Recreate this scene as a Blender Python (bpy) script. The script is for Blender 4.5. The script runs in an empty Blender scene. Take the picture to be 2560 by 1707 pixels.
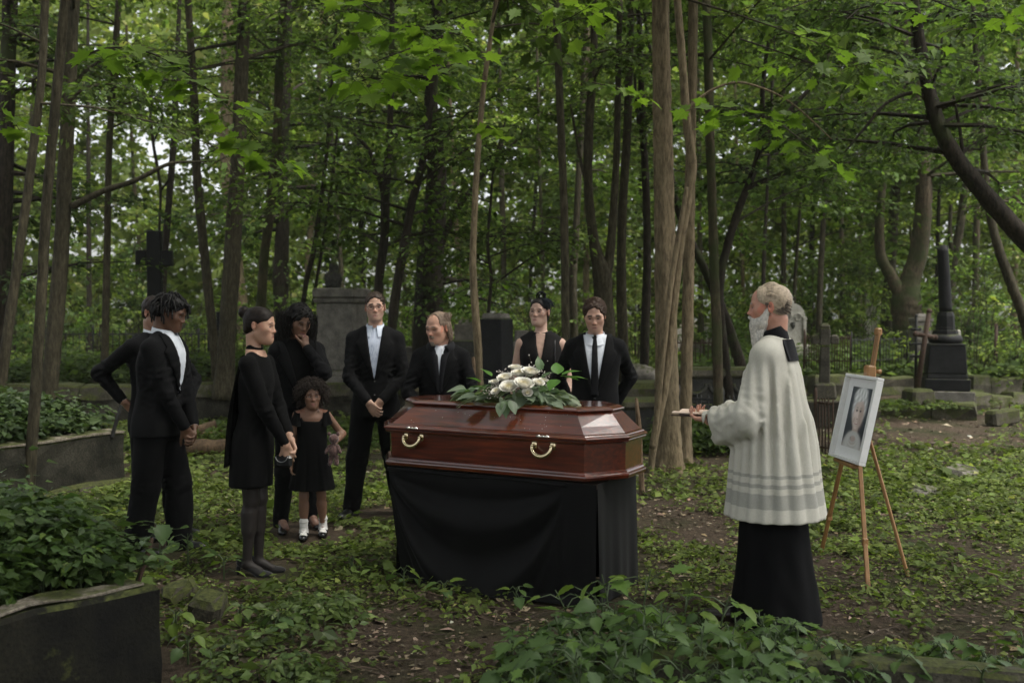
import bpy, math, random
import numpy as np
from mathutils import Vector, Matrix
PI = math.pi
R = math.radians
rng = np.random.default_rng(7)
random.seed(7)
SC = bpy.context.scene
COL = SC.collection

# ------------------------------------------------------------------ camera, sky, sun, exposure
FPX = 2489.0                       # focal length in photograph pixels (35 mm on a 36 mm wide frame)
PITCH = R(1.508)
CAMZ = 1.65
cam_d = bpy.data.cameras.new('camera')
cam_d.lens = 35.0
cam_d.sensor_width = 36.0
cam_d.clip_start = 0.05
cam_d.clip_end = 900.0
cam_d.dof.use_dof = True
cam_d.dof.focus_distance = 6.1
cam_d.dof.aperture_fstop = 2.4
cam = bpy.data.objects.new('camera', cam_d)
COL.objects.link(cam)
cam.location = (0, 0, CAMZ)
cam.rotation_euler = (PI / 2 - PITCH, 0, 0)
SC.camera = cam

SUN_EL, SUN_AZ = R(62), R(108)      # azimuth measured from +Y (the view direction) towards +X
w = bpy.data.worlds.new('World')
SC.world = w
w.use_nodes = True
nt = w.node_tree
bg = nt.nodes['Background']
sky = nt.nodes.new('ShaderNodeTexSky')
sky.sky_type = 'NISHITA'
sky.sun_disc = False
sky.sun_elevation = SUN_EL
sky.sun_rotation = SUN_AZ
sky.air_density = 1.0
sky.dust_density = 4.0
sky.ozone_density = 1.0
hsv = nt.nodes.new('ShaderNodeHueSaturation')          # thin cloud: a paler sky
hsv.inputs['Saturation'].default_value = .18
nt.links.new(sky.outputs[0], hsv.inputs['Color'])
nt.links.new(hsv.outputs[0], bg.inputs[0])
bg.inputs[1].default_value = 0.115
sun_d = bpy.data.lights.new('sun', 'SUN')
sun_d.energy = 1.5
sun_d.angle = R(20)
sun_d.color = (1.0, 0.95, 0.84)
sun = bpy.data.objects.new('sun', sun_d)
COL.objects.link(sun)
sun_dir = Vector((math.sin(SUN_AZ) * math.cos(SUN_EL), math.cos(SUN_AZ) * math.cos(SUN_EL), math.sin(SUN_EL)))
sun.rotation_euler = sun_dir.to_track_quat('Z', 'Y').to_euler()
vs = SC.view_settings
vs.view_transform = 'Standard'
vs.look = 'None'
vs.exposure = 1.5
vs.gamma = 1.0
vs.use_curve_mapping = False
SC.display_settings.display_device = 'sRGB'
try:
    SC.cycles.max_bounces = 7
    SC.cycles.diffuse_bounces = 4
    SC.cycles.transmission_bounces = 4
    SC.cycles.transparent_max_bounces = 6
    SC.cycles.use_denoising = True
    SC.cycles.sample_clamp_indirect = 4.0
except Exception:
    pass

# ------------------------------------------------------------------ pixel -> world (photograph pixels, 2560 x 1707)
_cp, _sp = math.cos(PITCH), math.sin(PITCH)
def ray(px, py):
    x = (px - 1280.0) / FPX
    u = (853.5 - py) / FPX
    return np.array([x, _cp + u * _sp, -_sp + u * _cp])
def at(px, py, Y):
    r = ray(px, py)
    return np.array([0, 0, CAMZ]) + r * (Y / r[1])
def gp(px, py, z=0.0):
    r = ray(px, py)
    return np.array([0, 0, CAMZ]) + r * ((z - CAMZ) / r[2])

# ------------------------------------------------------------------ objects
def _tag(o, label=None, cat=None, group=None, kind=None):
    if label: o['label'] = label
    if cat: o['category'] = cat
    if group: o['group'] = group
    if kind: o['kind'] = kind
    return o
def thing(name, label, cat, loc=(0, 0, 0), rz=0.0, group=None):
    o = bpy.data.objects.new(name, None)
    COL.objects.link(o)
    o.location = [float(c) for c in loc]
    o.rotation_euler = (0, 0, rz)
    o.empty_display_size = 0.1
    return _tag(o, label, cat, group)
def mesh_of(name, V, F, col=None, smooth=True, mats=None, midx=None):
    V = np.asarray(V, dtype=np.float32)
    if not isinstance(F, (list, tuple)): F = [F]
    F = [np.asarray(f, dtype=np.int32) for f in F if len(f)]
    me = bpy.data.meshes.new(name)
    me.vertices.add(len(V))
    me.vertices.foreach_set('co', V.ravel())
    nl = sum(f.size for f in F); npol = sum(len(f) for f in F)
    me.loops.add(nl)
    me.loops.foreach_set('vertex_index', np.concatenate([f.ravel() for f in F]))
    me.polygons.add(npol)
    tot = np.concatenate([np.full(len(f), f.shape[1], np.int32) for f in F])
    start = np.concatenate([[0], np.cumsum(tot)[:-1]]).astype(np.int32)
    me.polygons.foreach_set('loop_start', start)
    me.polygons.foreach_set('use_smooth', np.full(npol, bool(smooth)))
    if midx is not None:
        me.polygons.foreach_set('material_index', np.asarray(midx, np.int32))
    me.update(calc_edges=True)
    if col is not None:
        a = me.color_attributes.new('Col', 'FLOAT_COLOR', 'POINT')
        c = np.ones((len(V), 4), np.float32); c[:, :3] = col
        a.data.foreach_set('color', c.ravel())
    return me
def obj_of(name, me, mat=None, parent=None, loc=None):
    if mat is not None and not me.materials:
        for m in (mat if isinstance(mat, (list, tuple)) else [mat]): me.materials.append(m)
    o = bpy.data.objects.new(name, me)
    COL.objects.link(o)
    if parent is not None: o.parent = parent
    if loc is not None: o.location = [float(c) for c in loc]
    return o

class MB:
    """collects verts, faces (grouped by size) and vertex colours into one mesh"""
    def __init__(s): s.V = []; s.F = {}; s.C = []; s.n = 0
    def add(s, V, F, col=(1, 1, 1)):
        V = np.asarray(V, float)
        if not isinstance(F, (list, tuple)): F = [F]
        for f in F:
            f = np.asarray(f, np.int64)
            if f.size: s.F.setdefault(f.shape[1], []).append(f + s.n)
        s.V.append(V); s.n += len(V)
        c = np.empty((len(V), 3)); c[:] = col
        s.C.append(c)
        return s
    def arrays(s):
        return np.concatenate(s.V), [np.concatenate(f) for f in s.F.values()], np.concatenate(s.C)
    def build(s, name, mat, parent=None, smooth=False, loc=None):
        V, F, C = s.arrays()
        return obj_of(name, mesh_of(name, V, F, C, smooth), mat, parent, loc)
    def box(s, c, size, rot=None, col=(1, 1, 1), bevel=0.0, taper=1.0, jit=0.0):
        V, F = boxgeo(size, bevel, taper)
        if jit: V = V + rng.normal(0, jit, V.shape)
        if rot is not None: V = V @ np.asarray(rot).T
        return s.add(V + np.asarray(c, float), F, col)
    def tube(s, path, rad, n=8, col=(1, 1, 1), caps=True, squash=None):
        return s.add(*tube(path, rad, n, caps, squash), col)

def rotz(a):
    c, q = math.cos(a), math.sin(a)
    return np.array([[c, -q, 0], [q, c, 0], [0, 0, 1.0]])
def rotx(a):
    c, q = math.cos(a), math.sin(a)
    return np.array([[1.0, 0, 0], [0, c, -q], [0, q, c]])
def roty(a):
    c, q = math.cos(a), math.sin(a)
    return np.array([[c, 0, q], [0, 1.0, 0], [-q, 0, c]])
def boxgeo(size, b=0.0, taper=1.0):
    """box centred in x,y with its base at z=-h/2; chamfered edges; optional top taper"""
    sx, sy, sz = [v / 2.0 for v in size]
    if b <= 0:
        V = np.array([[x * sx, y * sy, z * sz] for z in (-1, 1) for y in (-1, 1) for x in (-1, 1)])
        F = np.array([[0, 2, 3, 1], [4, 5, 7, 6], [0, 1, 5, 4], [2, 6, 7, 3], [0, 4, 6, 2], [1, 3, 7, 5]])
    else:
        b = min(b, sx * .9, sy * .9, sz * .9)
        def ring(ix, iy, z):
            c = min(b, ix * .9, iy * .9)
            return [(-ix + c, -iy, z), (ix - c, -iy, z), (ix, -iy + c, z), (ix, iy - c, z), (ix - c, iy, z), (-ix + c, iy, z), (-ix, iy - c, z), (-ix, -iy + c, z)]
        V = np.array(ring(sx - b, sy - b, -sz) + ring(sx, sy, -sz + b) + ring(sx, sy, sz - b) + ring(sx - b, sy - b, sz))
        Q = []
        for k in range(3):
            for i in range(8):
                j = (i + 1) % 8
                Q.append([k * 8 + i, k * 8 + j, k * 8 + 8 + j, k * 8 + 8 + i])
        F = [np.array(Q), np.array([[7, 6, 5, 4, 3, 2, 1, 0], [24, 25, 26, 27, 28, 29, 30, 31]])]
    if taper != 1.0:
        k = 1 + (taper - 1) * (V[:, 2:3] / (2 * sz) + .5)
        V = np.concatenate([V[:, :2] * k, V[:, 2:]], 1)
    return V, F
def catmull(P, m):
    P = np.asarray(P, float)
    if len(P) < 3: 
        t = np.linspace(0, 1, m)[:, None]; return P[0] * (1 - t) + P[-1] * t
    Q = np.vstack([2 * P[0] - P[1], P, 2 * P[-1] - P[-2]])
    out = []
    ts = np.linspace(0, len(P) - 1 - 1e-9, m)
    for t in ts:
        i = int(t); f = t - i
        a, b, c, d = Q[i], Q[i + 1], Q[i + 2], Q[i + 3]
        out.append(.5 * (2 * b + (c - a) * f + (2 * a - 5 * b + 4 * c - d) * f * f + (3 * b - a - 3 * c + d) * f ** 3))
    return np.array(out)
def frames(P):
    P = np.asarray(P, float)
    T = np.gradient(P, axis=0); T /= np.linalg.norm(T, axis=1)[:, None] + 1e-12
    ref = np.array([1.0, 0, 0]) if abs(T[0][0]) < .8 else np.array([0, 1.0, 0])
    N = np.empty_like(T); n = ref - T[0] * (ref @ T[0]); n /= np.linalg.norm(n); N[0] = n
    for i in range(1, len(P)):
        n = n - T[i] * (n @ T[i]); n /= np.linalg.norm(n) + 1e-12; N[i] = n
    return T, N, np.cross(T, N)
def tube(path, rad, n=8, caps=True, squash=None):
    P = np.asarray(path, float); m = len(P)
    rad = np.broadcast_to(np.asarray(rad, float), (m,)) if np.ndim(rad) < 2 else np.asarray(rad)
    T, N, B = frames(P)
    th = np.arange(n) * 2 * PI / n
    if rad.ndim == 1: rr = np.repeat(rad[:, None], n, 1)
    else: rr = rad
    q = 1.0 if squash is None else squash
    V = (P[:, None, :] + rr[:, :, None] * (np.cos(th)[None, :, None] * N[:, None, :] + q * np.sin(th)[None, :, None] * B[:, None, :])).reshape(-1, 3)
    i = np.arange(m - 1)[:, None] * n; j = np.arange(n)[None, :]; k = (j + 1) % n
    F = np.stack([i + j, i + k, i + n + k, i + n + j], -1).reshape(-1, 4)
    Fs = [F]
    if caps:
        Fs.append(np.arange(n)[::-1][None, :].copy()); Fs.append((np.arange(n) + (m - 1) * n)[None, :])
    return V, Fs
def grid_faces(nu, nv, wrap=False):
    """faces of a grid stored row by row: nv rows of nu verts"""
    i = np.arange(nv - 1)[:, None] * nu
    j = np.arange(nu if wrap else nu - 1)[None, :]
    k = (j + 1) % nu
    return np.stack([i + j, i + k, i + nu + k, i + nu + j], -1).reshape(-1, 4)
_nz = np.random.default_rng(3)
_NW = _nz.normal(0, 1, (24, 3)); _NP = _nz.uniform(0, 6.28, 24)
def noise3(P, f=1.0, octv=3, seed=0):
    """smooth pseudo noise in about -1..1 from domain-warped sines"""
    P = np.asarray(P, float) * f + seed * 17.3
    out = np.zeros(P.shape[:-1]); a = 1.0; tot = 0
    for o in range(octv):
        s = 0
        for k in range(4):
            w_ = _NW[(o * 5 + k * 3 + seed) % 24]; q = _NW[(o * 7 + k * 2 + 5 + seed) % 24]
            s = s + np.sin(P @ (w_ * 2.2) + _NP[(k + o + seed) % 24] + 1.6 * np.sin(P @ (q * 1.3) + _NP[(k * 2 + 3) % 24]))
        out += a * s / 4; tot += a; a *= .5; P = P * 2.03
    return out / tot * 1.6

# ------------------------------------------------------------------ materials
_M = {}
def nmat(name):
    m = bpy.data.materials.new(name); m.use_nodes = True
    t = m.node_tree; b = t.nodes['Principled BSDF']
    return m, t, b
def ramp(t, stops):
    n = t.nodes.new('ShaderNodeValToRGB'); e = n.color_ramp.elements
    while len(e) < len(stops): e.new(.5)
    for x, (p, c) in zip(e, stops):
        x.position = p; x.color = (*c, 1) if len(c) == 3 else c
    return n
def mixc(t, fac, a, b, mode='MIX'):
    n = t.nodes.new('ShaderNodeMix'); n.data_type = 'RGBA'; n.blend_type = mode
    for sock, v in ((n.inputs[0], fac), (n.inputs[6], a), (n.inputs[7], b)):
        if isinstance(v, bpy.types.NodeSocket): t.links.new(v, sock)
        elif isinstance(v, (int, float)): sock.default_value = v
        else: sock.default_value = (*v, 1)
    return n.outputs[2]
def noise_n(t, scale, detail=4, rough=.55, vec=None, coord='Object', stretch=None):
    tc = t.nodes.new('ShaderNodeTexCoord')
    src = tc.outputs[coord]
    if stretch is not None:
        mp = t.nodes.new('ShaderNodeMapping'); mp.inputs['Scale'].default_value = stretch
        t.links.new(src, mp.inputs[0]); src = mp.outputs[0]
    n = t.nodes.new('ShaderNodeTexNoise')
    n.inputs['Scale'].default_value = scale; n.inputs['Detail'].default_value = detail; n.inputs['Roughness'].default_value = rough
    t.links.new(src, n.inputs['Vector'])
    return n.outputs['Fac']
def bump(t, b, h, strength=.3, dist=.01):
    n = t.nodes.new('ShaderNodeBump'); n.inputs['Strength'].default_value = strength; n.inputs['Distance'].default_value = dist
    t.links.new(h, n.inputs['Height']); t.links.new(n.outputs[0], b.inputs['Normal'])
def attr(t):
    n = t.nodes.new('ShaderNodeAttribute'); n.attribute_name = 'Col'; return n.outputs['Color']
def M_plain(name, col, rough=.6, metal=0.0, spec=.5, nscale=30.0, namt=.25, bumps=0.0, usecol=False, sheen=0.0, coat=0.0, bdist=.004):
    """colour (optionally times vertex colour) broken up by noise"""
    if name in _M: return _M[name]
    m, t, b = nmat(name)
    base = attr(t) if usecol else None
    f = noise_n(t, nscale, 5)
    r = ramp(t, [(.25, tuple(1 - namt for _ in range(3))), (.75, tuple(1 + namt * .6 for _ in range(3)))])
    t.links.new(f, r.inputs[0])
    c = mixc(t, 1.0, base if usecol else col, r.outputs[0], 'MULTIPLY')
    if usecol and col is not None: c = mixc(t, 1.0, c, col, 'MULTIPLY')
    t.links.new(c, b.inputs['Base Color'])
    b.inputs['Roughness'].default_value = rough; b.inputs['Metallic'].default_value = metal
    b.inputs['Specular IOR Level'].default_value = spec
    if sheen: b.inputs['Sheen Weight'].default_value = sheen; b.inputs['Sheen Roughness'].default_value = .4
    if coat: b.inputs['Coat Weight'].default_value = coat; b.inputs['Coat Roughness'].default_value = .06
    if bumps: bump(t, b, f, bumps, bdist)
    _M[name] = m
    return m
def M_leaf(name, tint=(1, 1, 1), trans=.4, rough=.5, spec=.25):
    """vertex-coloured leaf that also lets light through"""
    if name in _M: return _M[name]
    m, t, b = nmat(name)
    out = t.nodes['Material Output']
    c = mixc(t, 1.0, attr(t), tint, 'MULTIPLY')
    t.links.new(c, b.inputs['Base Color'])
    b.inputs['Roughness'].default_value = rough; b.inputs['Specular IOR Level'].default_value = spec
    tr = t.nodes.new('ShaderNodeBsdfTranslucent')
    c2 = mixc(t, 1.0, c, (1.25, 1.38, .68), 'MULTIPLY')
    t.links.new(c2, tr.inputs['Color'])
    mx = t.nodes.new('ShaderNodeMixShader'); mx.inputs[0].default_value = trans
    t.links.new(b.outputs[0], mx.inputs[1]); t.links.new(tr.outputs[0], mx.inputs[2])
    t.links.new(mx.outputs[0], out.inputs['Surface'])
    _M[name] = m
    return m
def M_bark(name, c1, c2, moss=.0, scale=1.0):
    if name in _M: return _M[name]
    m, t, b = nmat(name)
    f1 = noise_n(t, 34 * scale, 8, .7, stretch=(1, 1, .22))
    f2 = noise_n(t, 3.0 * scale, 4, .5, stretch=(1, 1, .45))
    r = ramp(t, [(.34, tuple(x * .4 for x in c1)), (.5, c1), (.68, c2)])
    t.links.new(f1, r.inputs[0])
    r2 = ramp(t, [(.3, (.72, .72, .7)), (.7, (1.15, 1.12, 1.08))])
    t.links.new(f2, r2.inputs[0])
    c = mixc(t, 1.0, r.outputs[0], r2.outputs[0], 'MULTIPLY')
    if moss > 0:
        f3 = noise_n(t, 1.6, 5, .6)
        r3 = ramp(t, [(.62 - moss * .3, (0, 0, 0)), (.75 - moss * .25, (1, 1, 1))])
        t.links.new(f3, r3.inputs[0])
        c = mixc(t, r3.outputs[0], c, (.04, .05, .018))
    t.links.new(c, b.inputs['Base Color'])
    b.inputs['Roughness'].default_value = .9; b.inputs['Specular IOR Level'].default_value = .2
    bump(t, b, f1, .9, .02)
    _M[name] = m
    return m
def M_stone(name, c1, c2, moss=.5, scale=1.0, stain=.5, rough=.9, spec=.3):
    """weathered stone; moss grows on faces that look up, algae and stains anywhere"""
    if name in _M: return _M[name]
    m, t, b = nmat(name)
    f1 = noise_n(t, 3.2 * scale, 8, .62)
    f2 = noise_n(t, 60 * scale, 3, .6)
    r = ramp(t, [(.38, c1), (.64, c2)]); t.links.new(f1, r.inputs[0])
    r2 = ramp(t, [(.36, (.55, .55, .55)), (.64, (1.25, 1.25, 1.25))]); t.links.new(f2, r2.inputs[0])
    c = mixc(t, 1.0, r.outputs[0], r2.outputs[0], 'MULTIPLY')
    f3 = noise_n(t, 1.3 * scale, 7, .6, stretch=(1, 1, .35))
    r3 = ramp(t, [(.55 - .15 * stain, (1, 1, 1)), (.72, (.35, .33, .27))]); t.links.new(f3, r3.inputs[0])
    c = mixc(t, stain, c, mixc(t, 1.0, c, r3.outputs[0], 'MULTIPLY'))
    if moss > 0:
        g = t.nodes.new('ShaderNodeNewGeometry'); sx = t.nodes.new('ShaderNodeSeparateXYZ')
        t.links.new(g.outputs['Normal'], sx.inputs[0])
        f4 = noise_n(t, 5 * scale, 8, .65)
        ad = t.nodes.new('ShaderNodeMath'); ad.operation = 'MULTIPLY_ADD'
        t.links.new(sx.outputs['Z'], ad.inputs[0]); ad.inputs[1].default_value = .32; t.links.new(f4, ad.inputs[2])
        r4 = ramp(t, [(.80 - .3 * moss, (0, 0, 0)), (.92 - .3 * moss, (1, 1, 1))]); t.links.new(ad.outputs[0], r4.inputs[0])
        f5 = noise_n(t, 40 * scale, 3)
        r5 = ramp(t, [(.3, (.022, .026, .008)), (.7, (.075, .085, .022))]); t.links.new(f5, r5.inputs[0])
        c = mixc(t, r4.outputs[0], c, r5.outputs[0])
    t.links.new(c, b.inputs['Base Color'])
    b.inputs['Roughness'].default_value = rough; b.inputs['Specular IOR Level'].default_value = spec
    ad2 = t.nodes.new('ShaderNodeMath'); ad2.operation = 'ADD'
    t.links.new(f1, ad2.inputs[0]); t.links.new(f2, ad2.inputs[1])
    bump(t, b, ad2.outputs[0], .5, .012)
    _M[name] = m
    return m
# ------------------------------------------------------------------ ground
KD = 2560.0 / 2352.0                      # notes below were taken on a 2352 px wide view of the photograph
def d2(x, y): return x * KD, y * KD
def gz(x, y):
    """height of the forest floor: nearly level where people stand, gently uneven further off"""
    P = np.stack([np.asarray(x, float), np.asarray(y, float), np.zeros_like(np.asarray(x, float))], -1)
    far = np.clip((P[..., 1] - 12) / 25, 0, 1)
    return .012 * fn0(P, 2.3) + far * (.35 * fn0(P, .16) + .10)
def fn0(P, f):
    P = P * f
    return (np.sin(1.3 * P[..., 0] + 2.1 * P[..., 1] + 1.5 * np.sin(1.1 * P[..., 0])) + np.sin(-1.9 * P[..., 0] + .8 * P[..., 1] + 1.4 * np.sin(1.2 * P[..., 1] - .8 * P[..., 0])) + .6 * np.sin(2.7 * P[..., 1] - 1.5 * P[..., 0])) / 2.6
def ground():
    u = np.linspace(-1, 1, 130); xs = 14 * u + 186 * u ** 5
    v = np.linspace(0, 1, 170); ys = -30 + 34 * v ** .6 + 26 * v ** 2 + 270 * v ** 7
    X, Y = np.meshgrid(xs, ys)
    Z = gz(X, Y)
    V = np.stack([X, Y, Z], -1).reshape(-1, 3)
    m, t, b = nmat('forest_floor')
    f1 = noise_n(t, .9, 6, .62); f2 = noise_n(t, 26, 6, .7); f3 = noise_n(t, 130, 3, .6)
    r1 = ramp(t, [(.25, (.036, .027, .019)), (.5, (.080, .060, .043)), (.75, (.145, .114, .082))]); t.links.new(f2, r1.inputs[0])
    r2 = ramp(t, [(.3, (.6, .6, .6)), (.7, (1.3, 1.25, 1.2))]); t.links.new(f3, r2.inputs[0])
    c = mixc(t, 1, r1.outputs[0], r2.outputs[0], 'MULTIPLY')
    r3 = ramp(t, [(.46, (0, 0, 0)), (.62, (.8, .8, .8))]); t.links.new(f1, r3.inputs[0])
    r4 = ramp(t, [(.3, (.018, .022, .008)), (.7, (.05, .058, .02))]); t.links.new(f2, r4.inputs[0])
    c = mixc(t, r3.outputs[0], c, r4.outputs[0])
    t.links.new(c, b.inputs['Base Color']); b.inputs['Roughness'].default_value = .95; b.inputs['Specular IOR Level'].default_value = .15
    ad = t.nodes.new('ShaderNodeMath'); ad.operation = 'ADD'; t.links.new(f2, ad.inputs[0]); t.links.new(f3, ad.inputs[1])
    bump(t, b, ad.outputs[0], .9, .03)
    o = obj_of('ground', mesh_of('ground', V, grid_faces(len(xs), len(ys)), None, True), m)
    o['kind'] = 'structure'
ground()

# ------------------------------------------------------------------ stone helpers
CONC = M_stone('old_concrete', (.036, .033, .024), (.105, .096, .075), moss=.5, stain=.9)
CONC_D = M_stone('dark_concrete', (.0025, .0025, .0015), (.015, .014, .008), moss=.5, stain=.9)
MOSSY = M_stone('mossy_coping', (.06, .055, .04), (.15, .135, .10), moss=1.0, stain=.8)
GRAN = M_stone('grey_granite', (.13, .12, .105), (.24, .22, .19), moss=.28, stain=.45, scale=2)
BLK = M_stone('black_granite', (.006, .006, .0065), (.014, .014, .015), moss=.1, stain=.2, rough=.6, spec=.22, scale=2)
DARKST = M_stone('dark_stone', (.03, .03, .028), (.075, .072, .062), moss=.5, stain=.6)
PALE = M_stone('pale_marble', (.34, .32, .27), (.58, .55, .48), moss=.15, stain=.6, scale=2)
def block(bm_pts, z0, z1, bev=.02, jit=.006, sub=None):
    """prism over a plan outline with a chamfered top and slightly uneven surface, finely divided"""
    P = np.asarray(bm_pts, float); pts = []
    for a, b in zip(P, np.roll(P, -1, 0)):
        k = max(1, int(np.linalg.norm(b - a) / (sub or .22)))
        pts += [a + (b - a) * i / k for i in range(k)]
    P = np.array(pts); n = len(P); c = P.mean(0)
    T = np.roll(P, -1, 0) - np.roll(P, 1, 0); Nn = np.stack([T[:, 1], -T[:, 0]], 1); Nn /= np.linalg.norm(Nn, axis=1)[:, None]
    zs = list(np.linspace(z0, z1 - bev, max(2, int((z1 - z0) / .14) + 1))) + [z1]
    rows = [np.column_stack([P - (Nn * bev if z == z1 else 0), np.full(n, z)]) for z in zs]
    V = np.concatenate(rows); V = V + np.stack([fnz(V, 7, i) for i in range(3)], 1) * jit * 2
    F = [grid_faces(n, len(zs), True), (np.arange(n) + (len(zs) - 1) * n)[None, :]]
    return V, F
def fnz(P, f, s):
    return np.sin(P @ (_NW[s + 3] * f) + s) * .5 + np.sin(P @ (_NW[s + 9] * f * 2.7) + 2 * s) * .5
def quad(a, b, th):
    """plan rectangle along a->b with thickness th to the back (away from the camera side)"""
    a = np.asarray(a[:2], float); b = np.asarray(b[:2], float); d = b - a; n = np.array([-d[1], d[0]]) / np.linalg.norm(d)
    return [a, b, b + n * th, a + n * th]
def part_block(name, parent, origin, pts, z0, z1, mat, **kw):
    V, F = block(pts, z0, z1, **kw)
    return obj_of(name, mesh_of(name, V - np.asarray(origin), F, None, False), mat, parent)
def soil(name, pts, z, amp=.05, z0=0.0):
    """earth heaped inside a kerb"""
    P = np.asarray(pts, float); lo, hi = P.min(0), P.max(0)
    n, m = max(6, int((hi[0] - lo[0]) / .25)), max(6, int((hi[1] - lo[1]) / .25))
    u, v = np.meshgrid(np.linspace(0, 1, n), np.linspace(0, 1, m))
    a, b, c, d = [p for p in P]
    XY = (a * (1 - u[..., None]) + b * u[..., None]) * (1 - v[..., None]) + (d * (1 - u[..., None]) + c * u[..., None]) * v[..., None]
    W = np.concatenate([XY, np.zeros(XY.shape[:2] + (1,))], -1)
    Z = z + amp * (fn0(W, 3) + .5) * np.sin(PI * np.clip(u, .02, .98)) ** .4 * np.sin(PI * np.clip(v, .02, .98)) ** .4
    V = np.concatenate([XY, Z[..., None]], -1).reshape(-1, 3)
    o = obj_of(name, mesh_of(name, V, grid_faces(n, m), None, True), bpy.data.materials['forest_floor']); o['kind'] = 'structure'
    return o

# ---- raised bed behind the mourners on the left: a long concrete kerb with mossy coping
A, B = np.array([-9.5, 14.2]), np.array([-1.75, 15.6])
wk = thing('kerb_wall', 'long low concrete kerb wall with thick mossy coping behind the mourners', 'wall', (A[0], A[1], 0))
d = (B - A) / 5
for i in range(5):
    a, b = A + d * i + .004 * d, A + d * (i + 1) - .004 * d
    part_block('wall_panel', wk, (A[0], A[1], 0), quad(a, b, .30), -.1, .40, CONC, bev=.01)
    part_block('coping', wk, (A[0], A[1], 0), quad(a - [0, .05], b - [0, .05], .42), .403, .62 + .015 * math.sin(i * 3), MOSSY, bev=.03, jit=.012)
part_block('wall_end', wk, (A[0], A[1], 0), quad(B + [.004, 0], B + [.16, 4.5], -.3)[::-1], -.1, .55, CONC, bev=.02)
soil('earth_bank', [A + [0, .35], B + [0, .35], [-1.65, 21.5], [-11.5, 20.5]], .50, .10)

CONC_M = M_stone('stained_concrete', (.012, .012, .007), (.055, .051, .037), moss=.5, stain=1.0)
# ---- bed on the left with weeds (front face at about nine metres)
LB = [gp(-60, 1275)[:2], gp(309, 1208)[:2]]
la, lb = np.array(LB[0]), np.array(LB[1])
bed2 = thing('grave_bed', 'weedy concrete grave bed at the left, dark patches on its stained front', 'grave', (lb[0], lb[1], 0))
dl = (lb - la); dn = np.array([-dl[1], dl[0]]) / np.linalg.norm(dl)
part_block('front_kerb', bed2, (lb[0], lb[1], 0), quad(la, lb, .20), -.1, .50, CONC_M, bev=.015, jit=.008)
part_block('side_kerb', bed2, (lb[0], lb[1], 0), quad(lb + dn * .205, lb + dn * 2.3, .20)[::1], -.1, .50, CONC, bev=.015)
part_block('back_kerb', bed2, (lb[0], lb[1], 0), quad(la + dn * 2.1, lb + dn * 2.1 - dl / np.linalg.norm(dl) * .21, .20), -.1, .49, CONC, bev=.015)
part_block('footing', bed2, (lb[0], lb[1], 0), quad(la - dn * .12, lb - dn * .10 + dl / np.linalg.norm(dl) * .05, .115), -.1, .06, MOSSY, bev=.02, jit=.015)
LIT_WORN = M_stone('lit_worn_concrete', (.12, .105, .08), (.27, .235, .185), moss=.3, stain=.6)  # worn cap, coloured paler to carry the skylight on the top edge
part_block('lit_worn_rim', bed2, (lb[0], lb[1], 0), quad(la - dn * .012, lb - dn * .012, .21), .502, .524, LIT_WORN, bev=.006, jit=.006)
soil('bed_earth', [la + dn * .2, lb + dn * .2, lb + dn * 2.1, la + dn * 2.1], .42, .08)
BED2 = (la + dn * .2, lb + dn * .2, lb + dn * 2.1, la + dn * 2.1)
# ---- bed in the near left corner
na, nb_ = gp(-120, 1585, .45)[:2], gp(396, 1462, .45)[:2]
bed3 = thing('grave_bed', 'dark mossy concrete grave bed in the near left corner, overgrown with nettles', 'grave', (nb_[0], nb_[1], 0))
dl3 = nb_ - na; u3 = dl3 / np.linalg.norm(dl3); n3 = np.array([-u3[1], u3[0]])
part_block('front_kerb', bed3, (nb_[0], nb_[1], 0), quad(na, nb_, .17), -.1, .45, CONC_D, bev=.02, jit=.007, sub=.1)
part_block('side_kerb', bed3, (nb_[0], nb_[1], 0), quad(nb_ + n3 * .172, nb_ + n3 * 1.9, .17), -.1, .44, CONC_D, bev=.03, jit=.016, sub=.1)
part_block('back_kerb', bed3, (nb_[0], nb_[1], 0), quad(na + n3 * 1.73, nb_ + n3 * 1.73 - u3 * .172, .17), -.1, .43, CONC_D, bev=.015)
part_block('lit_worn_rim', bed3, (nb_[0], nb_[1], 0), quad(na + n3 * .02, nb_ + n3 * .02 - u3 * .05, .12), .454, .466, LIT_WORN, bev=.005, jit=.012, sub=.1)
soil('bed_earth', [na + n3 * .17, nb_ + n3 * .17, nb_ + n3 * 1.73, na + n3 * 1.73], .38, .06)
BED3 = (na + n3 * .17, nb_ + n3 * .17, nb_ + n3 * 1.73, na + n3 * 1.73)
# ---- grave kerb in the near right corner
ka, kb = gp(2080, 1648, .16)[:2], gp(2700, 1700, .16)[:2]
k4 = thing('grave_kerb', 'grey stone grave kerb lying behind the foreground leaves at lower right', 'grave', (ka[0], ka[1], 0))
part_block('kerb_stone', k4, (ka[0], ka[1], 0), quad(kb, ka, -.17)[::-1], -.1, .16, CONC, bev=.02)
part_block('kerb_stone', k4, (ka[0], ka[1], 0), quad(ka + [-.004, .0], ka + [-.9, .05], -.16)[::-1], -.1, .15, CONC, bev=.02)

def stone_thing(name, label, cat, loc, parts, rz=0.0, group=None, mat=GRAN):
    """parts: (name, kind, args...) stacked solids in local metres"""
    t = thing(name, label, cat, loc, rz, group)
    for p in parts:
        nm, w_, dp, z0, z1 = p[:5]; o = dict(p[5]) if len(p) > 5 else {}
        m_ = o.pop('mat', mat); tp = o.pop('taper', 1.0); bv = o.pop('bevel', .012); x, y = o.pop('at', (0, 0))
        mb = MB(); mb.box((x, y, (z0 + z1) / 2), (w_, dp, z1 - z0), bevel=bv, taper=tp)
        mb.build(nm, m_, t)
    return t
def pz(px, py, Y): return at(px, py, Y)
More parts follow.
